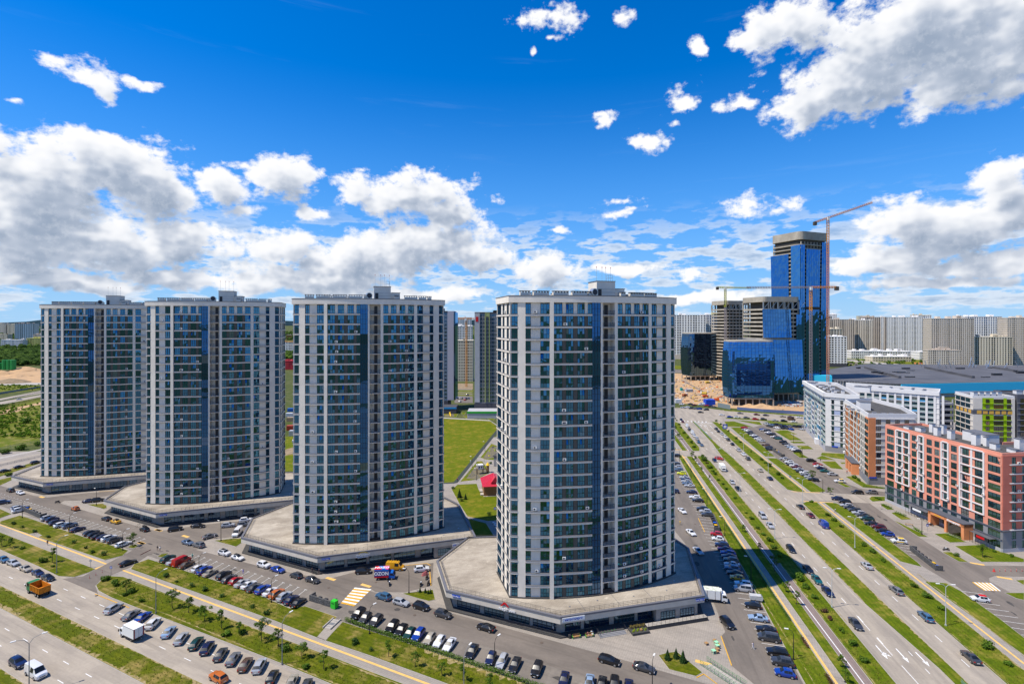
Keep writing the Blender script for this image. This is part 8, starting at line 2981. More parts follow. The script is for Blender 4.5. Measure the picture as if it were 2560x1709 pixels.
# ================================================================== people
SKIN = mat('skin', (.42,.26,.19),.6,0,.3)
HAIR = mat('hair', (.03,.02,.015),.8,0,.2)
def body_mesh(pose, top, legs, bare):
 """one continuous skinned body; colours by region. Facing +x, standing 1.72 m"""
 P = {'hip': (0,0,.93), 'waist': (0,0,1.08), 'chest': (.01,0,1.33), 'neck': (0,0,1.47), 'chin': (.02,0,1.55), 'head': (.03,0,1.66), 'crown': (.01,0,1.72)}
 if pose == 'walk':
  limbs = {'L': [(.0,.10,.88),(.16,.10,.50),(.24,.10,.09),(.38,.10,.04)], 'R': [(0,-.10,.88),(.02,-.10,.48),(-.24,-.10,.13),(-.14,-.10,.04)],
     'l': [(0,.19,1.40),(-.14,.24,1.14),(-.08,.25,.90),(-.04,.25,.80)], 'r': [(0,-.19,1.40),(.10,-.24,1.14),(.26,-.23,.93),(.33,-.22,.86)]}
 elif pose == 'sit':
  P = {k: (v[0] - .05, v[1], v[2] - .43) for k, v in P.items()}
  limbs = {'L': [(.02,.10,.48),(.42,.12,.50),(.44,.12,.08),(.56,.12,.04)], 'R': [(.02,-.10,.48),(.42,-.12,.50),(.46,-.12,.08),(.58,-.12,.04)],
     'l': [(-.05,.19,.96),(.05,.25,.72),(.26,.18,.60),(.34,.16,.58)], 'r': [(-.05,-.19,.96),(.05,-.25,.72),(.26,-.18,.60),(.34,-.16,.58)]}
 else:
  limbs = {'L': [(0,.10,.88),(.02,.11,.49),(0,.12,.09),(.14,.13,.04)], 'R': [(0,-.10,.88),(.03,-.11,.49),(.02,-.12,.09),(.16,-.13,.04)],
     'l': [(0,.19,1.40),(.0,.25,1.14),(.12,.24,.93),(.17,.22,.86)], 'r': [(0,-.19,1.40),(-.02,-.25,1.14),(.04,-.27,.90),(.07,-.27,.80)]}
 V, E, Rr = [],[],[]
 def addv(p, r):
  V.append(p)
  Rr.append(r)
  return len(V) - 1
 idx = {}
 for k, r_ in (('hip', .145),('waist', .125),('chest', .155),('neck', .058),('chin', .085),('head', .105),('crown', .07)):
  idx[k] = addv(P[k], r_)
 ch = list(idx.values())
 E += list(zip(ch, ch[1:]))
 for key, root, rads in (('L', 'hip', (.09,.062,.042,.03)),('R', 'hip', (.09,.062,.042,.03)),('l', 'chest', (.062,.045,.035,.035)),('r', 'chest', (.062,.045,.035,.035))):
  prev = idx[root]
  for p, r_ in zip(limbs[key], rads):
   i = addv(p, r_)
   E.append((prev, i))
   prev = i
 me = bpy.data.meshes.new('person')
 me.from_pydata(V, E, [])
 o = bpy.data.objects.new('person', me)
 col.objects.link(o)
 o.modifiers.new('skin', 'SKIN')
 sv = me.skin_vertices
 if not sv:
  import bmesh
  bm = bmesh.new()
  bm.from_mesh(me)
  bm.verts.layers.skin.verify()
  bm.to_mesh(me)
  bm.free()
  sv = me.skin_vertices
 for i, r_ in enumerate(Rr):
  sv[0].data[i].radius = (r_, r_)
  sv[0].data[i].use_root = (i == 0)
 ss = o.modifiers.new('sub', 'SUBSURF')
 ss.levels = ss.render_levels = 1
 dg = bpy.context.evaluated_depsgraph_get()
 dg.update()
 out = bpy.data.meshes.new_from_object(o.evaluated_get(dg))
 bpy.data.objects.remove(o)
 dz = -.43 if pose == 'sit' else 0
 out.materials.clear()
 for m_ in (top, legs, SKIN, HAIR):
  out.materials.append(m_)
 for p in out.polygons:
  c = p.center
  z = c.z - dz
  arm = abs(c.y) > .20 and z < 1.36
  if z > 1.60 and not (c.x > .09 and z < 1.69):
   k = 3
  elif z > 1.44:
   k = 2
  elif arm and z < 1.18:
   k = 2
  elif z > .98:
   k = 0
  else:
   low = c.z < (.45 if pose != 'sit' else .40)
   k = 2 if (bare and low) else 1
  p.material_index = k
  p.use_smooth = True
 return out
def person(s, x, y, ang, pose, top, legs, bare, label, z=.06, sc=1.0):
 q = g2(s, x, y)
 me = body_mesh(pose, mat('shirt', top, .9), mat('trousers', legs, .9), bare)
 me.name = 'person'
 o = ob('person', me, None, (*q, z), rad(ang))
 o.scale = (sc, sc, sc)
 return tag(o, label, 'person', 'people in the streets')
WHT, DRK, PNK, YEL, RED, BLU, LIL = (.7,.7,.7),(.02,.02,.025),(.6,.10,.25),(.65,.42,.02),(.35,.02,.03),(.05,.12,.35),(.42,.34,.60)
person('C5', 320,633,-60, 'walk', (.10,.02,.04), DRK, True, 'person in a dark red top walking along the tactile path')
person('C5', 1060,672,-110, 'walk', DRK, (.2,.15,.12), True, 'person in a black top crossing the side street')
person('C5', 1078,675,-110, 'walk', WHT, DRK, True, 'person in a white top crossing the side street')
person('C5', 1296,725,90, 'stand', (.10,.38,.30),(.2,.3,.28), False, 'person in a mint green top behind the red van')
person('C5', 1637,832,-80, 'walk', LIL, LIL, True, 'person in a lilac dress beside the bays of parked cars')
person('C5', 462,545,0, 'stand', YEL, YEL, False, 'person in a yellow jacket between parked cars in the left car park')
person('C5', 1445,588,180, 'stand', WHT, (.5,.5,.55), True, 'person in white standing behind a grey sedan')
person('C6', 378,824,-60, 'stand', DRK, (.05,.05,.08), True, 'person in dark clothes with a bicycle at the podium corner')
person('C6', 425,830,180, 'walk', (.05,.05,.08), DRK, True, 'person in black walking at the third podium corner')
person('C6', 822,752,90, 'walk', (.05,.25,.45), DRK, False, 'person in a blue top at the dark shop door')
person('C6', 1342,1048,0, 'stand', (.55,.4,.5),(.2,.3,.2), True, 'person in a pink top at the left shop of the closest podium', .34)
person('C6', 1530,1092,-30, 'walk', WHT, (.4,.3,.25), True, 'person in a white top beside a stroller at the shop front', .34)
person('C6', 1510,1088,-30, 'stand', DRK, DRK, False, 'person in black behind the white topped one at the shop front', .34)
person('C7', 277,1228,180, 'walk', WHT, DRK, False, 'person in a white top walking on the railed walkway', .34)
person('C7', 512,1243,-75, 'sit', PNK, (.5,.5,.6), False, 'child in a pink top sitting on the bench', .08,.8)
person('C7', 538,1240,-75, 'sit', WHT, WHT, True, 'person in white sitting on the bench', .08)
person('C7', 500,1195,-75, 'stand', (.42,.28,.22), DRK, False, 'person with bare shoulders standing behind the bench', .34)
person('C7', 1622,1334,-70, 'walk', (.7,.62,.62), WHT, False, 'person in pale clothes with bags on the lane beside the parked cars')
person('C7', 1132,497,180, 'walk', YEL, (.3,.22,.05), False, 'person in yellow crossing the lane beside the closest tower')
person('R5', 133,474,100, 'walk', WHT, DRK, False, 'person on the right hand foot path beside the boulevard')
person('R5', 668,432,30, 'walk', (.7,.5,.5), WHT, True, 'person in pale clothes before the first glass canopy')
person('R8', 625,1292,60, 'stand', (.4,.05,.05), DRK, False, 'person in a red top before the orange portal')
person('R8', 300,1142,60, 'stand', DRK, DRK, False, 'person in black at the corner of the white block lawns')
person('A4', 190,708,60, 'stand', (.3,.05,.08), DRK, False, 'person in red at the bend of the running path')
person('A4', 333,508,60, 'walk', (.4,.5,.65), WHT, True, 'person in blue and white on the running path')
person('N3', 565,760,0, 'stand', DRK, DRK, False, 'person in black inside the lowest loggia of the closest tower', 5.05)
# ================================================================== street furniture and small things
GAB = mat('stone_gabion', (.055,.055,.055),.9,0,.2,(3.2,.6,(.13,.13,.13)),(3.0,1.0,.25))
def bin_shelter(label, s, a, b_, bins, flip=1):
 p, q = Vector(g2(s, *a)), Vector(g2(s, *b_))
 d = q - p
 L = d.length
 d.normalize()
 t = empty('bin_shelter', label, 'bin shelter', (p.x, p.y, .06), math.atan2(d.y, d.x), 'stone walled bin shelters')
 m = MB()
 m.box(0,0,0, L, .35,1.5)
 m.box(0,.351 * flip if flip > 0 else -2.0,0,.35,(2.0 if flip > 0 else -.001),1.5)
 m.box(L - .35,.351 * flip if flip > 0 else -2.0,0, L, (2.0 if flip > 0 else -.001),1.5)
 ob('stone_wall', m.mesh('stone_wall', GAB), t)
 for i, c in enumerate(bins):
  m = MB()
  x = .7 + (L - 1.6) * i / max(1, len(bins) - 1)
  y = .5 if flip > 0 else -1.5
  m.box(-.5,0,.12,.5,.9,1.05,0)
  m.prism([(-.54,-.05),(.54,-.05),(.54,.95),(-.54,.95)],1.06,1.16,1)
  m.box(-.4,.15,1.161,.4,.75,1.24,1)
  wx = p + d * x
  n2 = Vector((-d.y, d.x))
  pos = wx + n2 * y
  cm = mat('bin_' + str(c[0]), c[1],.5,0,.3) if 'bin_' + str(c[0]) not in bpy.data.materials else bpy.data.materials['bin_' + str(c[0])]
  gm = M['lamp_dark']
  tag(ob('waste_bin', m.mesh('waste_bin', [gm, cm]), None, (pos.x, pos.y, .06), math.atan2(d.y, d.x)), '%s waste bin, %s in the %s' % (c[0], ORD[i], label.replace('stone walled ', '')), 'waste bin', 'waste bins in the shelters')
bl, ye, gy = ('blue', (.01,.10,.50)),('yellow', (.70,.42,.01)),('grey', (.05,.05,.055))
bin_shelter('stone walled bin shelter in the left car park', 'L7', (338,745),(590,855),[bl, ye, gy, gy, gy, gy])
bin_shelter('stone walled bin shelter beside the green textile bin', 'C6', (358,1008),(510,1055),[gy, gy, gy, gy])
bin_shelter('stone walled bin shelter in the lot facing the coral block', 'R5', (1005,915),(1310,1155),[gy, gy, gy, gy, gy, ye, bl])
bin_shelter('stone walled bin shelter in the far lot', 'R7', (1362,765),(1480,845),[gy, ye, bl, gy, gy])
bin_shelter('stone walled bin shelter in the lot beside the closest tower', 'R3', (680,775),(600,590),[gy, ye, bl, gy, gy, gy])
q = g2('C6', 528,1055)
t = empty('textile_bin', 'bright green textile collection bin beside the stone bin shelter', 'collection bin', (*q, .06), AL)
b = MB()
b.box(-.75,-.6,.05,.75,.6,1.85)
b.prism([(-.75,-.6),(.75,-.6),(.75,.6),(-.75,.6)],1.851,1.95)
gmx = mat('bin_green', (.03,.48,.03),.5,0,.3)
ob('body', b.mesh('body', gmx), t)
b = MB()
b.box(-.45,-.64,1.25,.45,-.60,1.55)
ob('hatch', b.mesh('hatch', mat('hatch_green', (.01,.16,.02),.5)), t)
# benches
WOOD = mat('bench_wood', (.42,.24,.10),.7,0,.2,(4,.3))
for lab, x, y in (('empty wooden bench with green sides before the closest podium', 432,1255),('wooden bench with two people, before the closest podium', 520,1248)):
 q = g2('C7', x, y)
 t = empty('bench', lab, 'bench', (*q, .05), rad(15.5), 'wooden benches on the plaza')
 for i in range(4):
  b = MB()
  b.box(-.95,-.42 + .13 * i, .42,.95,-.32 + .13 * i, .46)
  ob('slat', b.mesh('slat', WOOD), t)
 for i in range(3):
  b = MB()
  b.box(-.95,.10,.54 + .13 * i, .95,.14,.64 + .13 * i)
  ob('slat', b.mesh('slat', WOOD), t)
 for s in (-1,1):
  b = MB()
  b.box(s * .85 - .04,-.42,0, s * .85 + .04,.09,.41)
  b.box(s * .85 - .04,.145,0, s * .85 + .04,.19,.95)
  b.box(s * .98 - .03,-.42,.40, s * .98 + .03,.12,.62)
  ob('leg', b.mesh('leg', mat('bench_green', (.05,.35,.03),.5)), t)
q = g2('R5', 1000,625)
t = empty('bench', 'wooden bench on the lawn edge before the orange portal', 'bench', (*q, .1), rad(150), 'wooden benches on the plaza')
for i in range(4):
 b = MB()
 b.box(-1.2,-.3 + .14 * i, .42,1.2,-.2 + .14 * i, .47)
 ob('slat', b.mesh('slat', WOOD), t)
b = MB()
for x in (-1,1):
 b.box(x - .05,-.3,0, x + .05,.25,.41)
ob('leg', b.mesh('leg', M['lamp_dark']), t)
for lab, s, x, y, mm in (('brown slatted litter bin beside the planter', 'C7', 870,1222, WOOD),('small dark litter bin beside the empty bench', 'C7', 388,1258, M['stone_dark'])):
 q = g2(s, x, y)
 b = MB()
 b.tube((0,0,0),(0,0,.9),.27,10)
 for i in range(12):
  a = 6.28 * i / 12
  b.box(.29 * math.cos(a) - .05,.29 * math.sin(a) - .05,.08,.29 * math.cos(a) + .05,.29 * math.sin(a) + .05,.82)
 tag(ob('litter_bin', b.mesh('litter_bin', mm), None, (*q, .05)), lab, 'litter bin')
# bicycle stands
grn = mat('stand_green', (.03,.40,.06),.5)
stm = mat('stand_steel', (.30,.27,.20),.5,.4,.4)
for k in range(6):
 q = g2('C7', 585 + k * 21,1236 - k * 5)
 b = MB()
 d = .5
 b.path([(-d, 0,0),(-d, 0,.55),(-.1,0,.25),(.1,0,.6),(d, 0,.3),(d, 0,0)],.025,5)
 b.tube((-d, 0,.56),(-d, 0,.75),.05,5,1)
 tag(ob('bicycle_stand', b.mesh('bicycle_stand', [stm, grn]), None, (*q, .05), rad(105)), '%s bent steel bicycle stand from the left, beside the entrance steps' % ORD[k], 'bicycle stand', 'bicycle stands by the steps')
# table and stools
for k, (x, y, c, h, lab) in enumerate([(1310,1302, 'w', .45, 'lone brown square stool on the plaza'),(1366,1282, 'w', .45, 'brown stool at the top of the seat cluster'),(1374,1290, 'y', .45, 'small yellow stool at the top of the seat cluster'),(1376,1303, 'g', .72, 'upper mint table of the seat cluster'),(1388,1310, 'y', .45, 'lower yellow stool of the seat cluster'),
        (1383,1325, 'g', .72, 'middle mint table of the seat cluster'),(1385,1340, 'w', .45, 'brown stool under the middle mint table'),(1358,1360, 'g', .72, 'lowest mint table of the seat cluster'),(1380,1358, 'w', .45, 'lowest brown stool of the seat cluster')]):
 q = g2('C7', x, y)
 b = MB()
 s = .42 if h > .6 else .36
 b.box(-s, -s, h - .06, s, s, h)
 for i in (-1,1):
  for j in (-1,1):
   b.box(i * s * .8 - .04, j * s * .8 - .04,0, i * s * .8 + .04, j * s * .8 + .04, h - .061)
 mm = {'w': WOOD, 'g': mat('seat_mint', (.30,.62,.38),.6), 'y': mat('seat_yellow', (.65,.48,.12),.6)}[c]
 tag(ob('table' if h > .6 else 'stool', b.mesh('stool', mm), None, (*q, .05), rad(20)), lab, 'table' if h > .6 else 'stool', 'seats on the plaza')
# green railings of the ramp at the bottom right
gr = mat('rail_green', (.03,.20,.07),.5)
q0, q1 = Vector(g2('C7', 1290,1425)), Vector(g2('C7', 1560,1600))
d = (q1 - q0)
L = d.length
t = empty('ramp_stairs', 'concrete stair ramp between two green railings, bottom right plaza', 'stairs', (q0.x, q0.y, 0), math.atan2(d.y, d.x))
for i in range(14):
 b = MB()
 b.box(1 + i * .8,-1.0,.02,1.75 + i * .8,1.0,.06 + .005 * i)
 ob('step', b.mesh('step', M['kerb']), t)
for y in (-1.15,1.15):
 b = MB()
 for i in range(int(L / .9)):
  b.tube((i * .9, y, 0),(i * .9, y, 1.1),.03,4)
 for i in range(int(L / .22)):
  b.tube((i * .22, y, .15),(i * .22, y, .8),.014,3)
 for z in (.15,.8,1.1):
  b.tube((0, y, z),(L, y, z),.03,4)
 ob('railing', b.mesh('railing', gr), t)
# short stair in the lawn
q0, q1 = Vector(g2('C6', 480,1195)), Vector(g2('C6', 545,1135))
d = q1 - q0
t = empty('garden_stairs', 'short concrete stairs with grating between the lawns', 'stairs', (q0.x, q0.y, .05), math.atan2(d.y, d.x))
for i in range(5):
 b = MB()
 b.box(i * .75,-.9,0, i * .75 + .7,.9,.10 + .03 * i)
 ob('step', b.mesh('step', M['kerb'] if i != 2 else M['lamp_gray']), t)
for y in (-1.05,1.05):
 b = MB()
 b.box(-.3, y - .12,0,4.0, y + .12,.4)
 ob('side_wall', b.mesh('side_wall', M['kerb']), t)
sheet('foot_path', poly('C6', (412,1252),(520,1128),(585,1150),(468,1275)),.128, M['paver'])
# motorcycles and bicycles
def motorbike(label, s, x, y, ang, c):
 q = g2(s, x, y)
 t = empty('motorcycle', label, 'motorcycle', (*q, .06), rad(ang), 'parked motorcycles')
 for xx in (-.72,.72):
  b = MB()
  b.tube((0,-.06,0),(0,.06,0),.31,14)
  b.tube((0,-.065,0),(0,.065,0),.16,8,1)
  ob('wheel', b.mesh('wheel', [M['tyre'], M['rim']]), t, (xx, 0,.31))
 b = MB()
 b.prism([(-.45,-.16),(.35,-.18),(.45,0),(.35,.18),(-.45,.16)],.32,.74,0)
 b.prism([(.0,-.17),(.5,-.10),(.5,.10),(.0,.17)],.741,1.0,1)
 b.prism([(-.8,-.12),(.0,-.15),(.0,.15),(-.8,.12)],.745,.86,0)
 b.tube((.72,-.1,.31),(.45,-.1,1.05),.03,5)
 b.tube((.72,.1,.31),(.45,.1,1.05),.03,5)
 ob('body', b.mesh('body', [M['trim'], c]), t)
 b = MB()
 b.tube((.42,-.38,1.08),(.42,.38,1.08),.025,5)
 b.box(.5,-.1,.85,.64,.1,1.05)
 ob('handlebar', b.mesh('handlebar', M['trim']), t)
cw, cr, cd = mat('bike_white', (.7,.7,.7),.4), mat('bike_red', (.4,.02,.02),.4), mat('bike_dark', (.03,.03,.035),.4)
motorbike('black motorcycle on the open lane before the second podium', 'L7', 845,628,10, cd)
motorbike('red and black motorcycle behind the painted delivery truck', 'C6', 882,872,120, cr)
motorbike('silver white motorcycle nearest the crossing', 'C6', 898,902,100, cw)
motorbike('dark motorcycle at the wall of the closest podium', 'C6', 1150,860,80, cd)
motorbike('second dark motorcycle below the pink covered one', 'C6', 1160,900,80, cd)
motorbike('white covered scooter beside the dark motorcycles', 'C6', 1110,905,85, cw)
motorbike('white scooter on the paving before the coral block', 'R5', 1435,920,170, cw)
motorbike('white scooter before the orange portal', 'R5', 1245,625,150, cw)
q = g2('C6', 1138,835)
b = MB()
prof = [(-1.0,.0),(-.8,.75),(-.2,.95),(.35,1.15),(.8,.7),(1.0,0)]
for i in range(len(prof) - 1):
 for s in (-1,1):
  a, c = prof[i], prof[i + 1]
  f = [(a[0], s * .45,0),(c[0], s * .45,0),(c[0], s * .10, c[1]),(a[0], s * .10, a[1])]
  b.face(f if s < 0 else f[::-1])
 b.face([(a[0],-.10, a[1]),(c[0],-.10, c[1]),(c[0],.10, c[1]),(a[0],.10, a[1])])
tag(ob('covered_motorcycle', b.mesh('covered_motorcycle', mat('cover_pink', (.42,.12,.12),.8)), None, (*q, .06), rad(30)), 'motorcycle under a faded pink cover beside the white suv', 'motorcycle', 'parked motorcycles')
def bicycle(label, s, x, y, ang):
 q = g2(s, x, y)
 t = empty('bicycle', label, 'bicycle', (*q, .05), rad(ang), 'bicycles')
 for xx in (-.52,.52):
  b = MB()
  for i in range(14):
   a0, a1 = 6.28 * i / 14,6.28 * (i + 1) / 14
   b.tube((xx + .34 * math.cos(a0),0,.34 + .34 * math.sin(a0)),(xx + .34 * math.cos(a1),0,.34 + .34 * math.sin(a1)),.022,4)
  ob('wheel', b.mesh('wheel', M['tyre']), t)
 b = MB()
 b.path([(-.52,0,.34),(-.1,0,.85),(.42,0,.85),(0,0,.32),(-.52,0,.34)],.022,5)
 b.path([(.52,0,.34),(.40,0,1.0)],.022,5)
 b.path([(.40,-.28,1.02),(.40,.28,1.02)],.02,4)
 b.box(-.25,-.07,.92,.02,.07,.98)
 ob('frame', b.mesh('frame', M['trim']), t)
bicycle('dark bicycle leaning beside the hatchback with roof box', 'L7', 2030,975,60)
bicycle('bicycle held by the person at the podium corner', 'C6', 395,830,-20)
bicycle('small bicycle on the paved square beside the upper lawn', 'C5', 237,566,30)
sheet('pavement', poly('L7', (425,1085),(540,1062),(620,1105),(560,1132)),.126, M['paver'])
q = g2('L7', 2160,985,1.55)
tag(ob('roof_box', (lambda b: (b.prism([(-.9,-.38),(.8,-.38),(.95,0),(.8,.38),(-.9,.38)],0,.32), b.mesh('roof_box', M['trim']))[1])(MB()), None, (*g2('L7', 2120,1005,.75),1.62), rad(152)), 'black roof box on the hatchback beside the bicycle', 'roof box')
# signs
def road_sign(label, s, x, y, h, w, m, ang=0, n=1):
 q = g2(s, x, y)
 t = empty('road_sign', label, 'road sign', (*q, .05), rad(ang), 'road signs')
 b = MB()
 b.tube((0,0,0),(0,0, h),.04,6)
 ob('post', b.mesh('post', M['lamp_gray']), t)
 b = MB()
 b.box(-w / 2,-.06, h - w * 1.0, w / 2,-.03, h)
 ob('plate', b.mesh('plate', m), t)
 b = MB()
 b.box(-w * .3,-.066, h - w * .8, w * .3,-.0605, h - w * .25)
 ob('symbol', b.mesh('symbol', M['sign_white']), t)
road_sign('blue square road sign on the tactile crossing at the side street', 'C5', 748,835,2.6,.7, M['sign_blue'])
road_sign('small dark double sign on the foot path before the side street', 'C5', 610,785,2.4,.6, M['lamp_gray'])
road_sign('blue road sign on the path at the boulevard side road', 'R7', 1597,1170,2.8,.8, M['sign_blue'])
road_sign('blue parking sign before the orange entrance portal', 'R5', 1215,695,2.6,.8, M['sign_blue'])
road_sign('large blue direction sign over the boulevard verge', 'R7', 745,545,6.5,3.2, M['sign_blue'])
road_sign('blue sign on the park path behind the closest tower', 'A4', 600,1075,3.0,1.0, M['sign_blue'])
for i, (s, x, y) in enumerate([('C5', 603,858),('C5', 645,838),('C5', 688,820)] + [('R5', 1997 + 66 * k, 1165) for k in range(6)]):
 q = g2(s, x, y)
 b = MB()
 if i == 3:
  b.tube((0,0,.04),(0,0,.95),.28,10,0,.05)
  b.box(-.35,-.35,0,.35,.35,.05)
 else:
  b.tube((0,0,0),(0,0,.8),.06,8)
  b.tube((0,0,.5),(0,0,.62),.065,8,1)
 rm = mat('post_red', (.55,.04,.03),.5) if 'post_red' not in bpy.data.materials else bpy.data.materials['post_red']
 lab = 'orange traffic cone at the end of the red posts' if i == 3 else ('%s red lane post on the side street between the lawns' % ORD[i] if i < 3 else '%s red lane post on the side road before the coral block' % ORD[i - 3])
 tag(ob('traffic_cone' if i == 3 else 'lane_post', b.mesh('lane_post', [rm, M['sign_white']]), None, (*q, .07)), lab, 'cone' if i == 3 else 'lane post', 'red lane posts')
# pipe rails and manholes
b = MB()
a, c = g2('C5', 945,700), g2('C5', 1015,665)
b.box(0,-.1,0, math.dist(a, c),.1,.12)
tag(ob('lane_divider', b.mesh('lane_divider', mat('divider_dark_red', (.10,.03,.03),.7)), None, (*a, .07), math.atan2(c[1] - a[1], c[0] - a[0])), 'low dark red lane divider on the side street', 'lane divider')
mh = mat('manhole', (.13,.10,.08),.8,.2,.3)
for i, (s, x, y) in enumerate([('C6', 490,920),('C6', 808,884),('C6', 1068,1104),('C5', 650,973),('R3', 355,680),('R5', 1400,1012),('R5', 1985,1402),('C7', 200,1290)]):
 q = g2(s, x, y)
 b = MB()
 b.tube((0,0,0),(0,0,.02),.38,14)
 tag(ob('manhole_cover', b.mesh('manhole_cover', mh), None, (*q, .062)), kind='structure')
# fences
def fence(label, pts, h, m, pan=2.5, solid=False):
 p0 = pts[0]
 t = empty('fence', label, 'fence', (*p0,0),0)
 for a, c in zip(pts, pts[1:]):
  a, c = Vector(a) - Vector(p0), Vector(c) - Vector(p0)
  d = c - a
  L = d.length
  d.normalize()
  n = max(1, int(L / pan))
  an_ = math.atan2(d.y, d.x)
  if n > 120:
   n = 120
  w = L / n
  if solid:
   b = MB()
   b.box(.02,-.03,.1, w - .02,.03, h)
   for k in range(int(w / .4)):
    b.box(k * .4 + .05,-.06,.12, k * .4 + .18,-.031, h - .05)
  else:
   b = MB()
   for z in (.2, h * .5, h - .1):
    b.box(0,-.02, z, w, .02, z + .05)
   for k in range(int(w / .25)):
    b.box(k * .25,-.015,.1, k * .25 + .04,.015, h)
  me = b.mesh('fence_panel', m)
  bb = MB()
  bb.box(-.05,-.05,0,.05,.05, h + .1)
  po = bb.mesh('post', m)
  for k in range(n):
   q = a + d * (w * k)
   ob('fence_panel', me, t, (q.x, q.y, 0), an_)
   ob('post', po, t, (q.x, q.y, 0), an_)
 return t
fd, fg, fb = mat('fence_dark', (.05,.055,.05),.8), mat('fence_sheet_gray', (.22,.26,.27),.6,.2,.3), mat('fence_sheet_blue', (.12,.16,.30),.6,0,.3)
fence('dark slatted fence along the near side of the distant road', poly('A1', (-60,840),(0,820),(350,742)),2.6, fd, 6)
fence('grey sheet fence along the far side of the distant road', poly('A1', (-60,712),(0,700),(200,668),(350,645)),2.2, fg, 6, True)
fence('grey panel fence at the foot of the grass hill', poly('A1', (-60,1205),(0,1190),(170,1150),(350,1118)),2.4, fg, 4)
fence('blue grey hoarding of the building site along the cross street', poly('R7', (905,232),(1250,262),(1790,292)),2.6, fb, 4, True)
fence('grey green sheet hoarding beside the blue site cabin', poly('R6', (650,1345),(815,1378)),4.0, fg, 3, True)
fence('low green pipe fence on the boulevard median near the turn arrows', poly('r', (96,74.9),(120,74.9)),.9, mat('fence_teal', (.16,.32,.26),.5),2.4)
fence('low green pipe fence on the far end of the boulevard median', poly('r', (345,74.4),(402,74.5)),.9, bpy.data.materials['fence_teal'],2.6)
fence('guard rail between the far left carriageways', poly('A1', (-80,1330),(0,1310),(350,1232)),1.0, M['lamp_gray'],3)
fence('thin rail between the distant carriageways', poly('A1', (-80,778),(0,762),(350,682)),1.0, M['lamp_gray'],4)
# kiosk with a red hipped roof
q = g2('A4', 480,873)
t = empty('brick_hut', 'brown brick transformer hut with a bright red metal roof', 'hut', (*q, .09), rad(8))
W_, D_, Hh = 9.5,12.0,4.3
b = MB()
b.box(0,0,0, W_, D_, Hh)
ob('wall', b.mesh('wall', mat_slab('hut_brick', (.30,.15,.07),(.24,.12,.06), rad(8),.5,.25,.02,.7)), t)
b = MB()
b.box(-1.4,1.0,0,-.02,3.5,.4)
b.box(-1.4,5.5,0,-.02,9,.4)
b.box(-.3,-.6,-.02, W_ + .3,-.02,.12)
ob('doorstep', b.mesh('doorstep', M['kerb']), t)
b = MB()
for y in (1.4,6.2):
 b.box(-.06, y, .4,-.005, y + 1.8,2.9)
ob('door', b.mesh('door', mat('hut_door', (.36,.22,.10),.7)), t)
red = mat('roof_red', (.52,.015,.04),.4,0,.5)
b = MB()
e = .7
z0, z1 = Hh - .1, Hh + 3.3
A_, B_, C_, D2 = (-e, -e, z0),(W_ + e, -e, z0),(W_ + e, D_ + e, z0),(-e, D_ + e, z0)
R1_, R2_ = (W_ / 2,4.2, z1),(W_ / 2, D_ - 4.2, z1)
b.face([A_, B_, R1_])
b.face([B_, C_, R2_, R1_])
b.face([C_, D2, R2_])
b.face([D2, A_, R1_, R2_])
b.face([A_, D2, C_, B_])
# gables
b.face([(W_ / 2 - 1.8,.2, z0 + 1.2),(W_ / 2 + 1.8,.2, z0 + 1.2),(W_ / 2,.2, z1 + .3)])
b.face([(W_ / 2 - 1.8,.2, z0 + 1.2),(W_ / 2,.2, z1 + .3),(W_ / 2,5.4, z1 + .3),(W_ / 2 - 1.8,3.0, z0 + 1.2)])
b.face([(W_ / 2 + 1.8,.2, z0 + 1.2),(W_ / 2 + 1.8,3.0, z0 + 1.2),(W_ / 2,5.4, z1 + .3),(W_ / 2,.2, z1 + .3)])
ob('roof', b.mesh('roof', red), t)
b = MB()
for k in range(24):
 x = -e + (W_ + 2 * e) * k / 24
 f = min(1, min(x + e, W_ + e - x) / (W_ / 2 + e))
 b.tube((x, -e, z0 + .02),(x, -e + f * (4.2 + e), z0 + .03 + f * (z1 - z0)),.03,4)
 y = -e + (D_ + 2 * e) * k / 24
 f = min(1, min(y + e, D_ + e - y) / (4.2 + e))
 b.tube((-e, y, z0 + .02),(-e + f * (W_ / 2 + e), y, z0 + .03 + f * (z1 - z0)),.03,4)
ob('roof_seam', b.mesh('roof_seam', red), t)
# small blue clad pavilion right of it
q = g2('A4', 585,545)
t = empty('pavilion', 'small dark roofed pavilion with a blue printed side wall', 'pavilion', (*q, .09), rad(-18))
b = MB()
b.box(0,0,0,14,9,5)
ob('wall', b.mesh('wall', M['gray_pl']), t)
b = MB()
b.box(-.06,.3,.4,-.005,8.6,4.6)
ob('wall_print', b.mesh('wall_print', mat('print_blue', (.12,.28,.62),.6,0,.2,(.8,.4,(.5,.6,.75)))), t)
b = MB()
b.prism([(-.4,-.4),(14.4,-.4),(14.4,9.4),(-.4,9.4)],5.01,5.5)
ob('roof', b.mesh('roof', M['roof']), t)
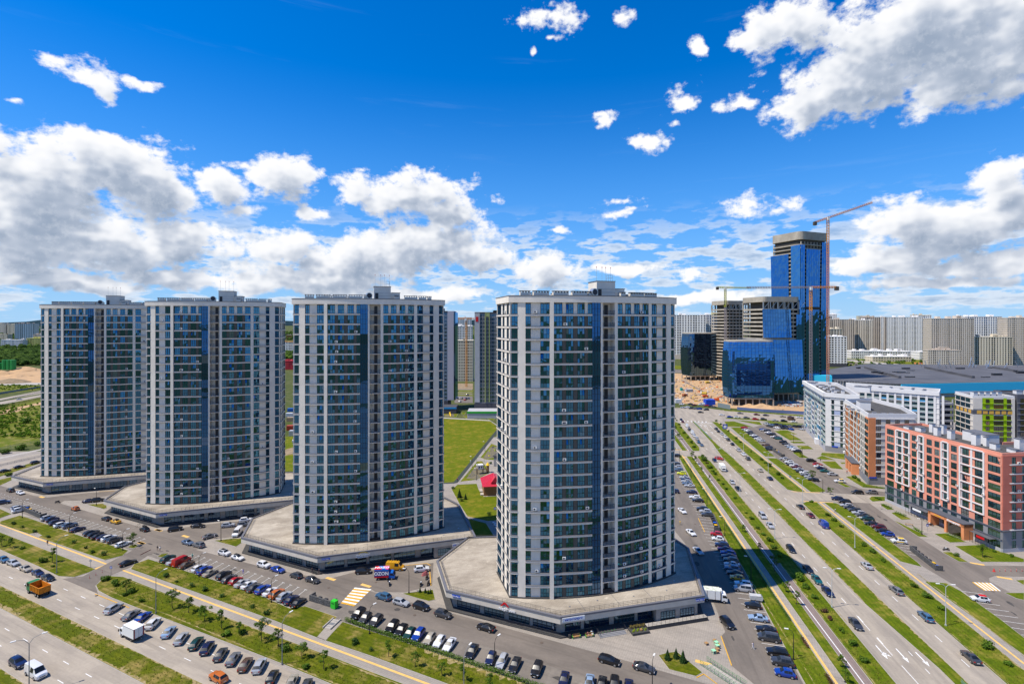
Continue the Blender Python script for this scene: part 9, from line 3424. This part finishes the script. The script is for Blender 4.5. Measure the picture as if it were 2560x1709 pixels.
# playground tower
q = g2('A4', 435,625)
t = empty('play_tower', 'wooden playground tower with white cabin and yellow turret', 'playground equipment', (*q, .1), rad(20), 'playground equipment')
b = MB()
for x in (-1.5,1.5):
 for y in (-1,1):
  b.box(x - .12, y - .12,0, x + .12, y + .12,5.0)
b.box(-1.6,-1.1,2.2,1.6,1.1,2.35)
ob('post', b.mesh('post', mat('play_wood', (.16,.09,.05),.8)), t)
b = MB()
b.box(-1.4,-1.0,2.36,1.4,1.0,4.2)
for s in (-.6,.6):
 b.box(s - .3,-1.03,2.9, s + .3,-1.001,3.7,1)
b.prism([(-1.7,-1.3),(1.7,-1.3),(1.7,1.3),(-1.7,1.3)],4.21,4.5)
ob('cabin', b.mesh('cabin', [M['white_metal'], M['trim']]), t)
b = MB()
b.tube((4.2,.6,0),(4.2,.6,3.6),.7,8)
b.tube((4.2,.6,3.6),(4.2,.6,5.0),1.1,8,1,.1)
b.box(1.5,.2,1.8,4.2,1.0,2.0)
ob('turret', b.mesh('turret', [mat('play_brown', (.22,.13,.07),.8), M['sign_yellow']]), t)
q = g2('A4', 330,650)
b = MB()
b.path([(-1.5,-1,0),(-1,0,2.4),(-1.5,1,0)],.07,5)
b.path([(1.5,-1,0),(1,0,2.4),(1.5,1,0)],.07,5)
b.tube((-1,0,2.4),(1,0,2.4),.07,5)
for x in (-.5,.5):
 b.tube((x - .2,0,2.4),(x - .2,0,.5),.02,3)
 b.tube((x + .2,0,2.4),(x + .2,0,.5),.02,3)
 b.box(x - .25,-.15,.45, x + .25,.15,.5)
tag(ob('swing', b.mesh('swing', M['lamp_gray']), None, (*q, .1), rad(40)), 'grey metal swing on the lower playground', 'playground equipment', 'playground equipment')
q = g2('A4', 440,500)
b = MB()
b.path([(-2,0,0),(-2,0,2.6),(2,0,2.6),(2,0,0)],.07,5)
tag(ob('swing_stand', b.mesh('swing_stand', gr), None, (*q, .1), rad(10)), 'tall green frame at the head of the lower playground', 'playground equipment', 'playground equipment')
for i, (x, y, c) in enumerate([(535,438,(.5,.45,.03)),(540,385,(.4,.42,.05)),(575,345,(.12,.12,.12)),(600,380,(.3,.35,.04))]):
 q = g2('A4', x, y)
 b = MB()
 b.tube((0,0,0),(0,0,.8 + .2 * i),.5,8,0,.2)
 b.tube((-.8,0,.5),(.8,0,1.0),.1,5)
 tag(ob('spring_toy', b.mesh('spring_toy', mat('toy%d' % i, c, .6)), None, (*q, .1)),['yellow spring toy nearest the path junction', 'olive spring toy amid the upper playground', 'dark spring toy at the top of the upper playground', 'green spring toy at the right of the upper playground'][i], 'playground equipment', 'playground equipment')
q = g2('A3', 120,1455)
b = MB()
b.face([(0,0,2.4),(.8,0,2.4),(2.0,-3.5,.2),(1.2,-3.5,.2)])
b.box(-.2,0,0,1.0,1.2,2.6)
tag(ob('slide', b.mesh('slide', M['sign_yellow']), None, (*q, .1)), 'yellow slide beyond the meadow', 'playground equipment', 'playground equipment')
# picnic benches on the shaded square
for i, (x, y) in enumerate([(590,1172),(605,1198),(622,1225)]):
 q = g2('A4', x, y)
 b = MB()
 b.box(-1.0,-.25,.4,1.0,.25,.48)
 b.box(-.9,-.2,0,-.75,.2,.399)
 b.box(.75,-.2,0,.9,.2,.399)
 tag(ob('bench', b.mesh('bench', M['white_metal']), None, (*q, .02), rad(-50)), '%s white bench on the shaded square behind the closest tower' % ORD[i], 'bench', 'white benches on the shaded square')
# red and blue tent flags of the sports shop fronts, roof clutter of the site
r5 = random.Random(31)
SITE = [('orange', (.55,.10,.02)),('yellow', (.60,.42,.05)),('grey', (.30,.30,.30)),('white', (.65,.65,.65)),('brown', (.28,.18,.10)),('rust', (.30,.10,.05)),('teal', (.02,.35,.32)),('pale blue', (.35,.42,.50))]
SM = {n: mat('site_' + n.replace(' ', '_'), c, .8) for n, c in SITE}
# building materials lying about: nobody could count them
b = MB()
names = list(SM)
for k in range(300):
 u, v = r5.random(), r5.random()
 x = 90 + 750 * u
 y = 985 + 300 * v
 q = g2('R6', x, y)
 L, w_, h_ = r5.uniform(.6,3.6), r5.uniform(.3,1.3), r5.uniform(.15,1.2)
 a = r5.uniform(0,3.14)
 b.obox(q, (math.cos(a), math.sin(a)), L / 2, w_ / 2,.02, h_, r5.choice([0,1,2,2,2,3,4,4,4,4,4,2,7]))
for k in range(160):
 q = g2('R6', r5.uniform(1450,1760), r5.uniform(1270,1340))
 a = r5.uniform(0,3.14)
 b.obox(q, (math.cos(a), math.sin(a)), r5.uniform(.3,2), r5.uniform(.3,1),.02, r5.uniform(.2,1.4), r5.choice([2,3,4,5,7]))
tag(ob('building_materials', b.mesh('building_materials', [SM[n] for n in names])), 'scattered planks, pallets and sacks on the sandy building site', 'building materials', kind='stuff')
def site_box(label, s, x, y, L, w, h, c, ang, name='site_cabin', cat='cabin'):
 q = g2(s, x, y)
 b = MB()
 b.box(-L / 2,-w / 2,.1, L / 2, w / 2, h)
 b.box(-L / 2 - .1,-w / 2 - .1, h, L / 2 + .1, w / 2 + .1, h + .12)
 for k in range(int(L / 1.2)):
  b.box(-L / 2 + .2 + k * 1.2,-w / 2 - .05,.3,-L / 2 + .3 + k * 1.2,-w / 2, h - .1)
 tag(ob(name, b.mesh(name, SM[c] if c in SM else M[c]), None, (*q, 0), rad(ang)), label, cat, 'cabins on the building site')
SM['blue'] = mat('site_blue', (.01,.07,.50),.6)
site_box('bright blue site cabin beside the parked cars', 'R6', 540,1312,8.5,6,4.6, 'blue', 4)
site_box('pale grey site cabin on the sand', 'R6', 275,1145,8,3,2.6, 'pale blue', 10)
site_box('teal site toilet cabin beside the pale cabin', 'R6', 175,1130,2.5,2.5,2.8, 'teal', 0)
site_box('white stacked site cabin left of the parked cars', 'R6', 130,1290,6,4,3.2, 'white', 0)
for lab, x, y, c, a in [('orange dump truck on the building site', 490,1220, 'orange', 5),('small orange loader on the building site', 220,1205, 'rust', 30),('yellow excavator near the blue cabin', 640,1265, 'orange', -20),('yellow concrete mixer beside the dark pavilion', 520,1035, 'yellow', 10),('crawler crane with grey boom lying over the site', 470,1180, 'yellow', 140)]:
 q = g2('R6', x, y)
 t = empty('site_machine', lab, 'site machine', (*q, .05), rad(a), 'machines on the building site')
 b = MB()
 b.box(-2.8,-1.2,.8,2.0,1.2,2.6)
 ob('body', b.mesh('body', SM[c]), t)
 b = MB()
 b.box(2.01,-1.1,.7,3.4,1.1,3.0)
 ob('cab', b.mesh('cab', M['white_metal']), t)
 wheels(t, (-2,-.8,2.4),2.4,.5,.4)
 if 'crane' in lab or 'excav' in lab:
  b = MB()
  L = 24 if 'crane' in lab else 5
  lattice(b, (0,0,2.6),(L, 0,2.6 + L * .45),.8,1.6,.1,0)
  ob('boom', b.mesh('boom', M['steel'] if 'crane' in lab else SM[c]), t)
# fallen leaves of dry grass tufts along the kerbs: real tufts where the camera is closest
b = MB()
r6 = random.Random(12)
for reg, n in ((strip('t', -190,-20,62.4,67.3),1500),(strip('t', -165,-40,79.6,84.8),1300),(strip('t', -170,-110,90,96.5),700),(strip('t', -78,-20,90,96.8),800),(strip('r', 98,200,57.2,61.2),900),(strip('r', 98,200,84.2,90.8),900),(strip('r', 98,200,44.6,48.8),500)):
 a, c, e, f = [Vector(p) for p in reg]
 for _ in range(n):
  u, v = r6.random(), r6.random()
  p = a.lerp(c, u).lerp(f.lerp(e, u), v)
  for k in range(4):
   an2 = r6.uniform(0,6.28)
   d = Vector((math.cos(an2), math.sin(an2))) * r6.uniform(.06,.20)
   w2 = Vector((-d.y, d.x)) * .35
   z = r6.uniform(.12,.34)
   b.face([(p.x - w2.x, p.y - w2.y, .11),(p.x + w2.x, p.y + w2.y, .11),(p.x + d.x, p.y + d.y, .11 + z)])
tag(ob('grass_tufts', b.mesh('grass_tufts', mat('tuft_grass', (.085,.115,.010),.9,0,.05,(.5,.5,(.15,.13,.03))))), 'taller tufts of grass standing in the lawns and verges', 'grass', kind='stuff')
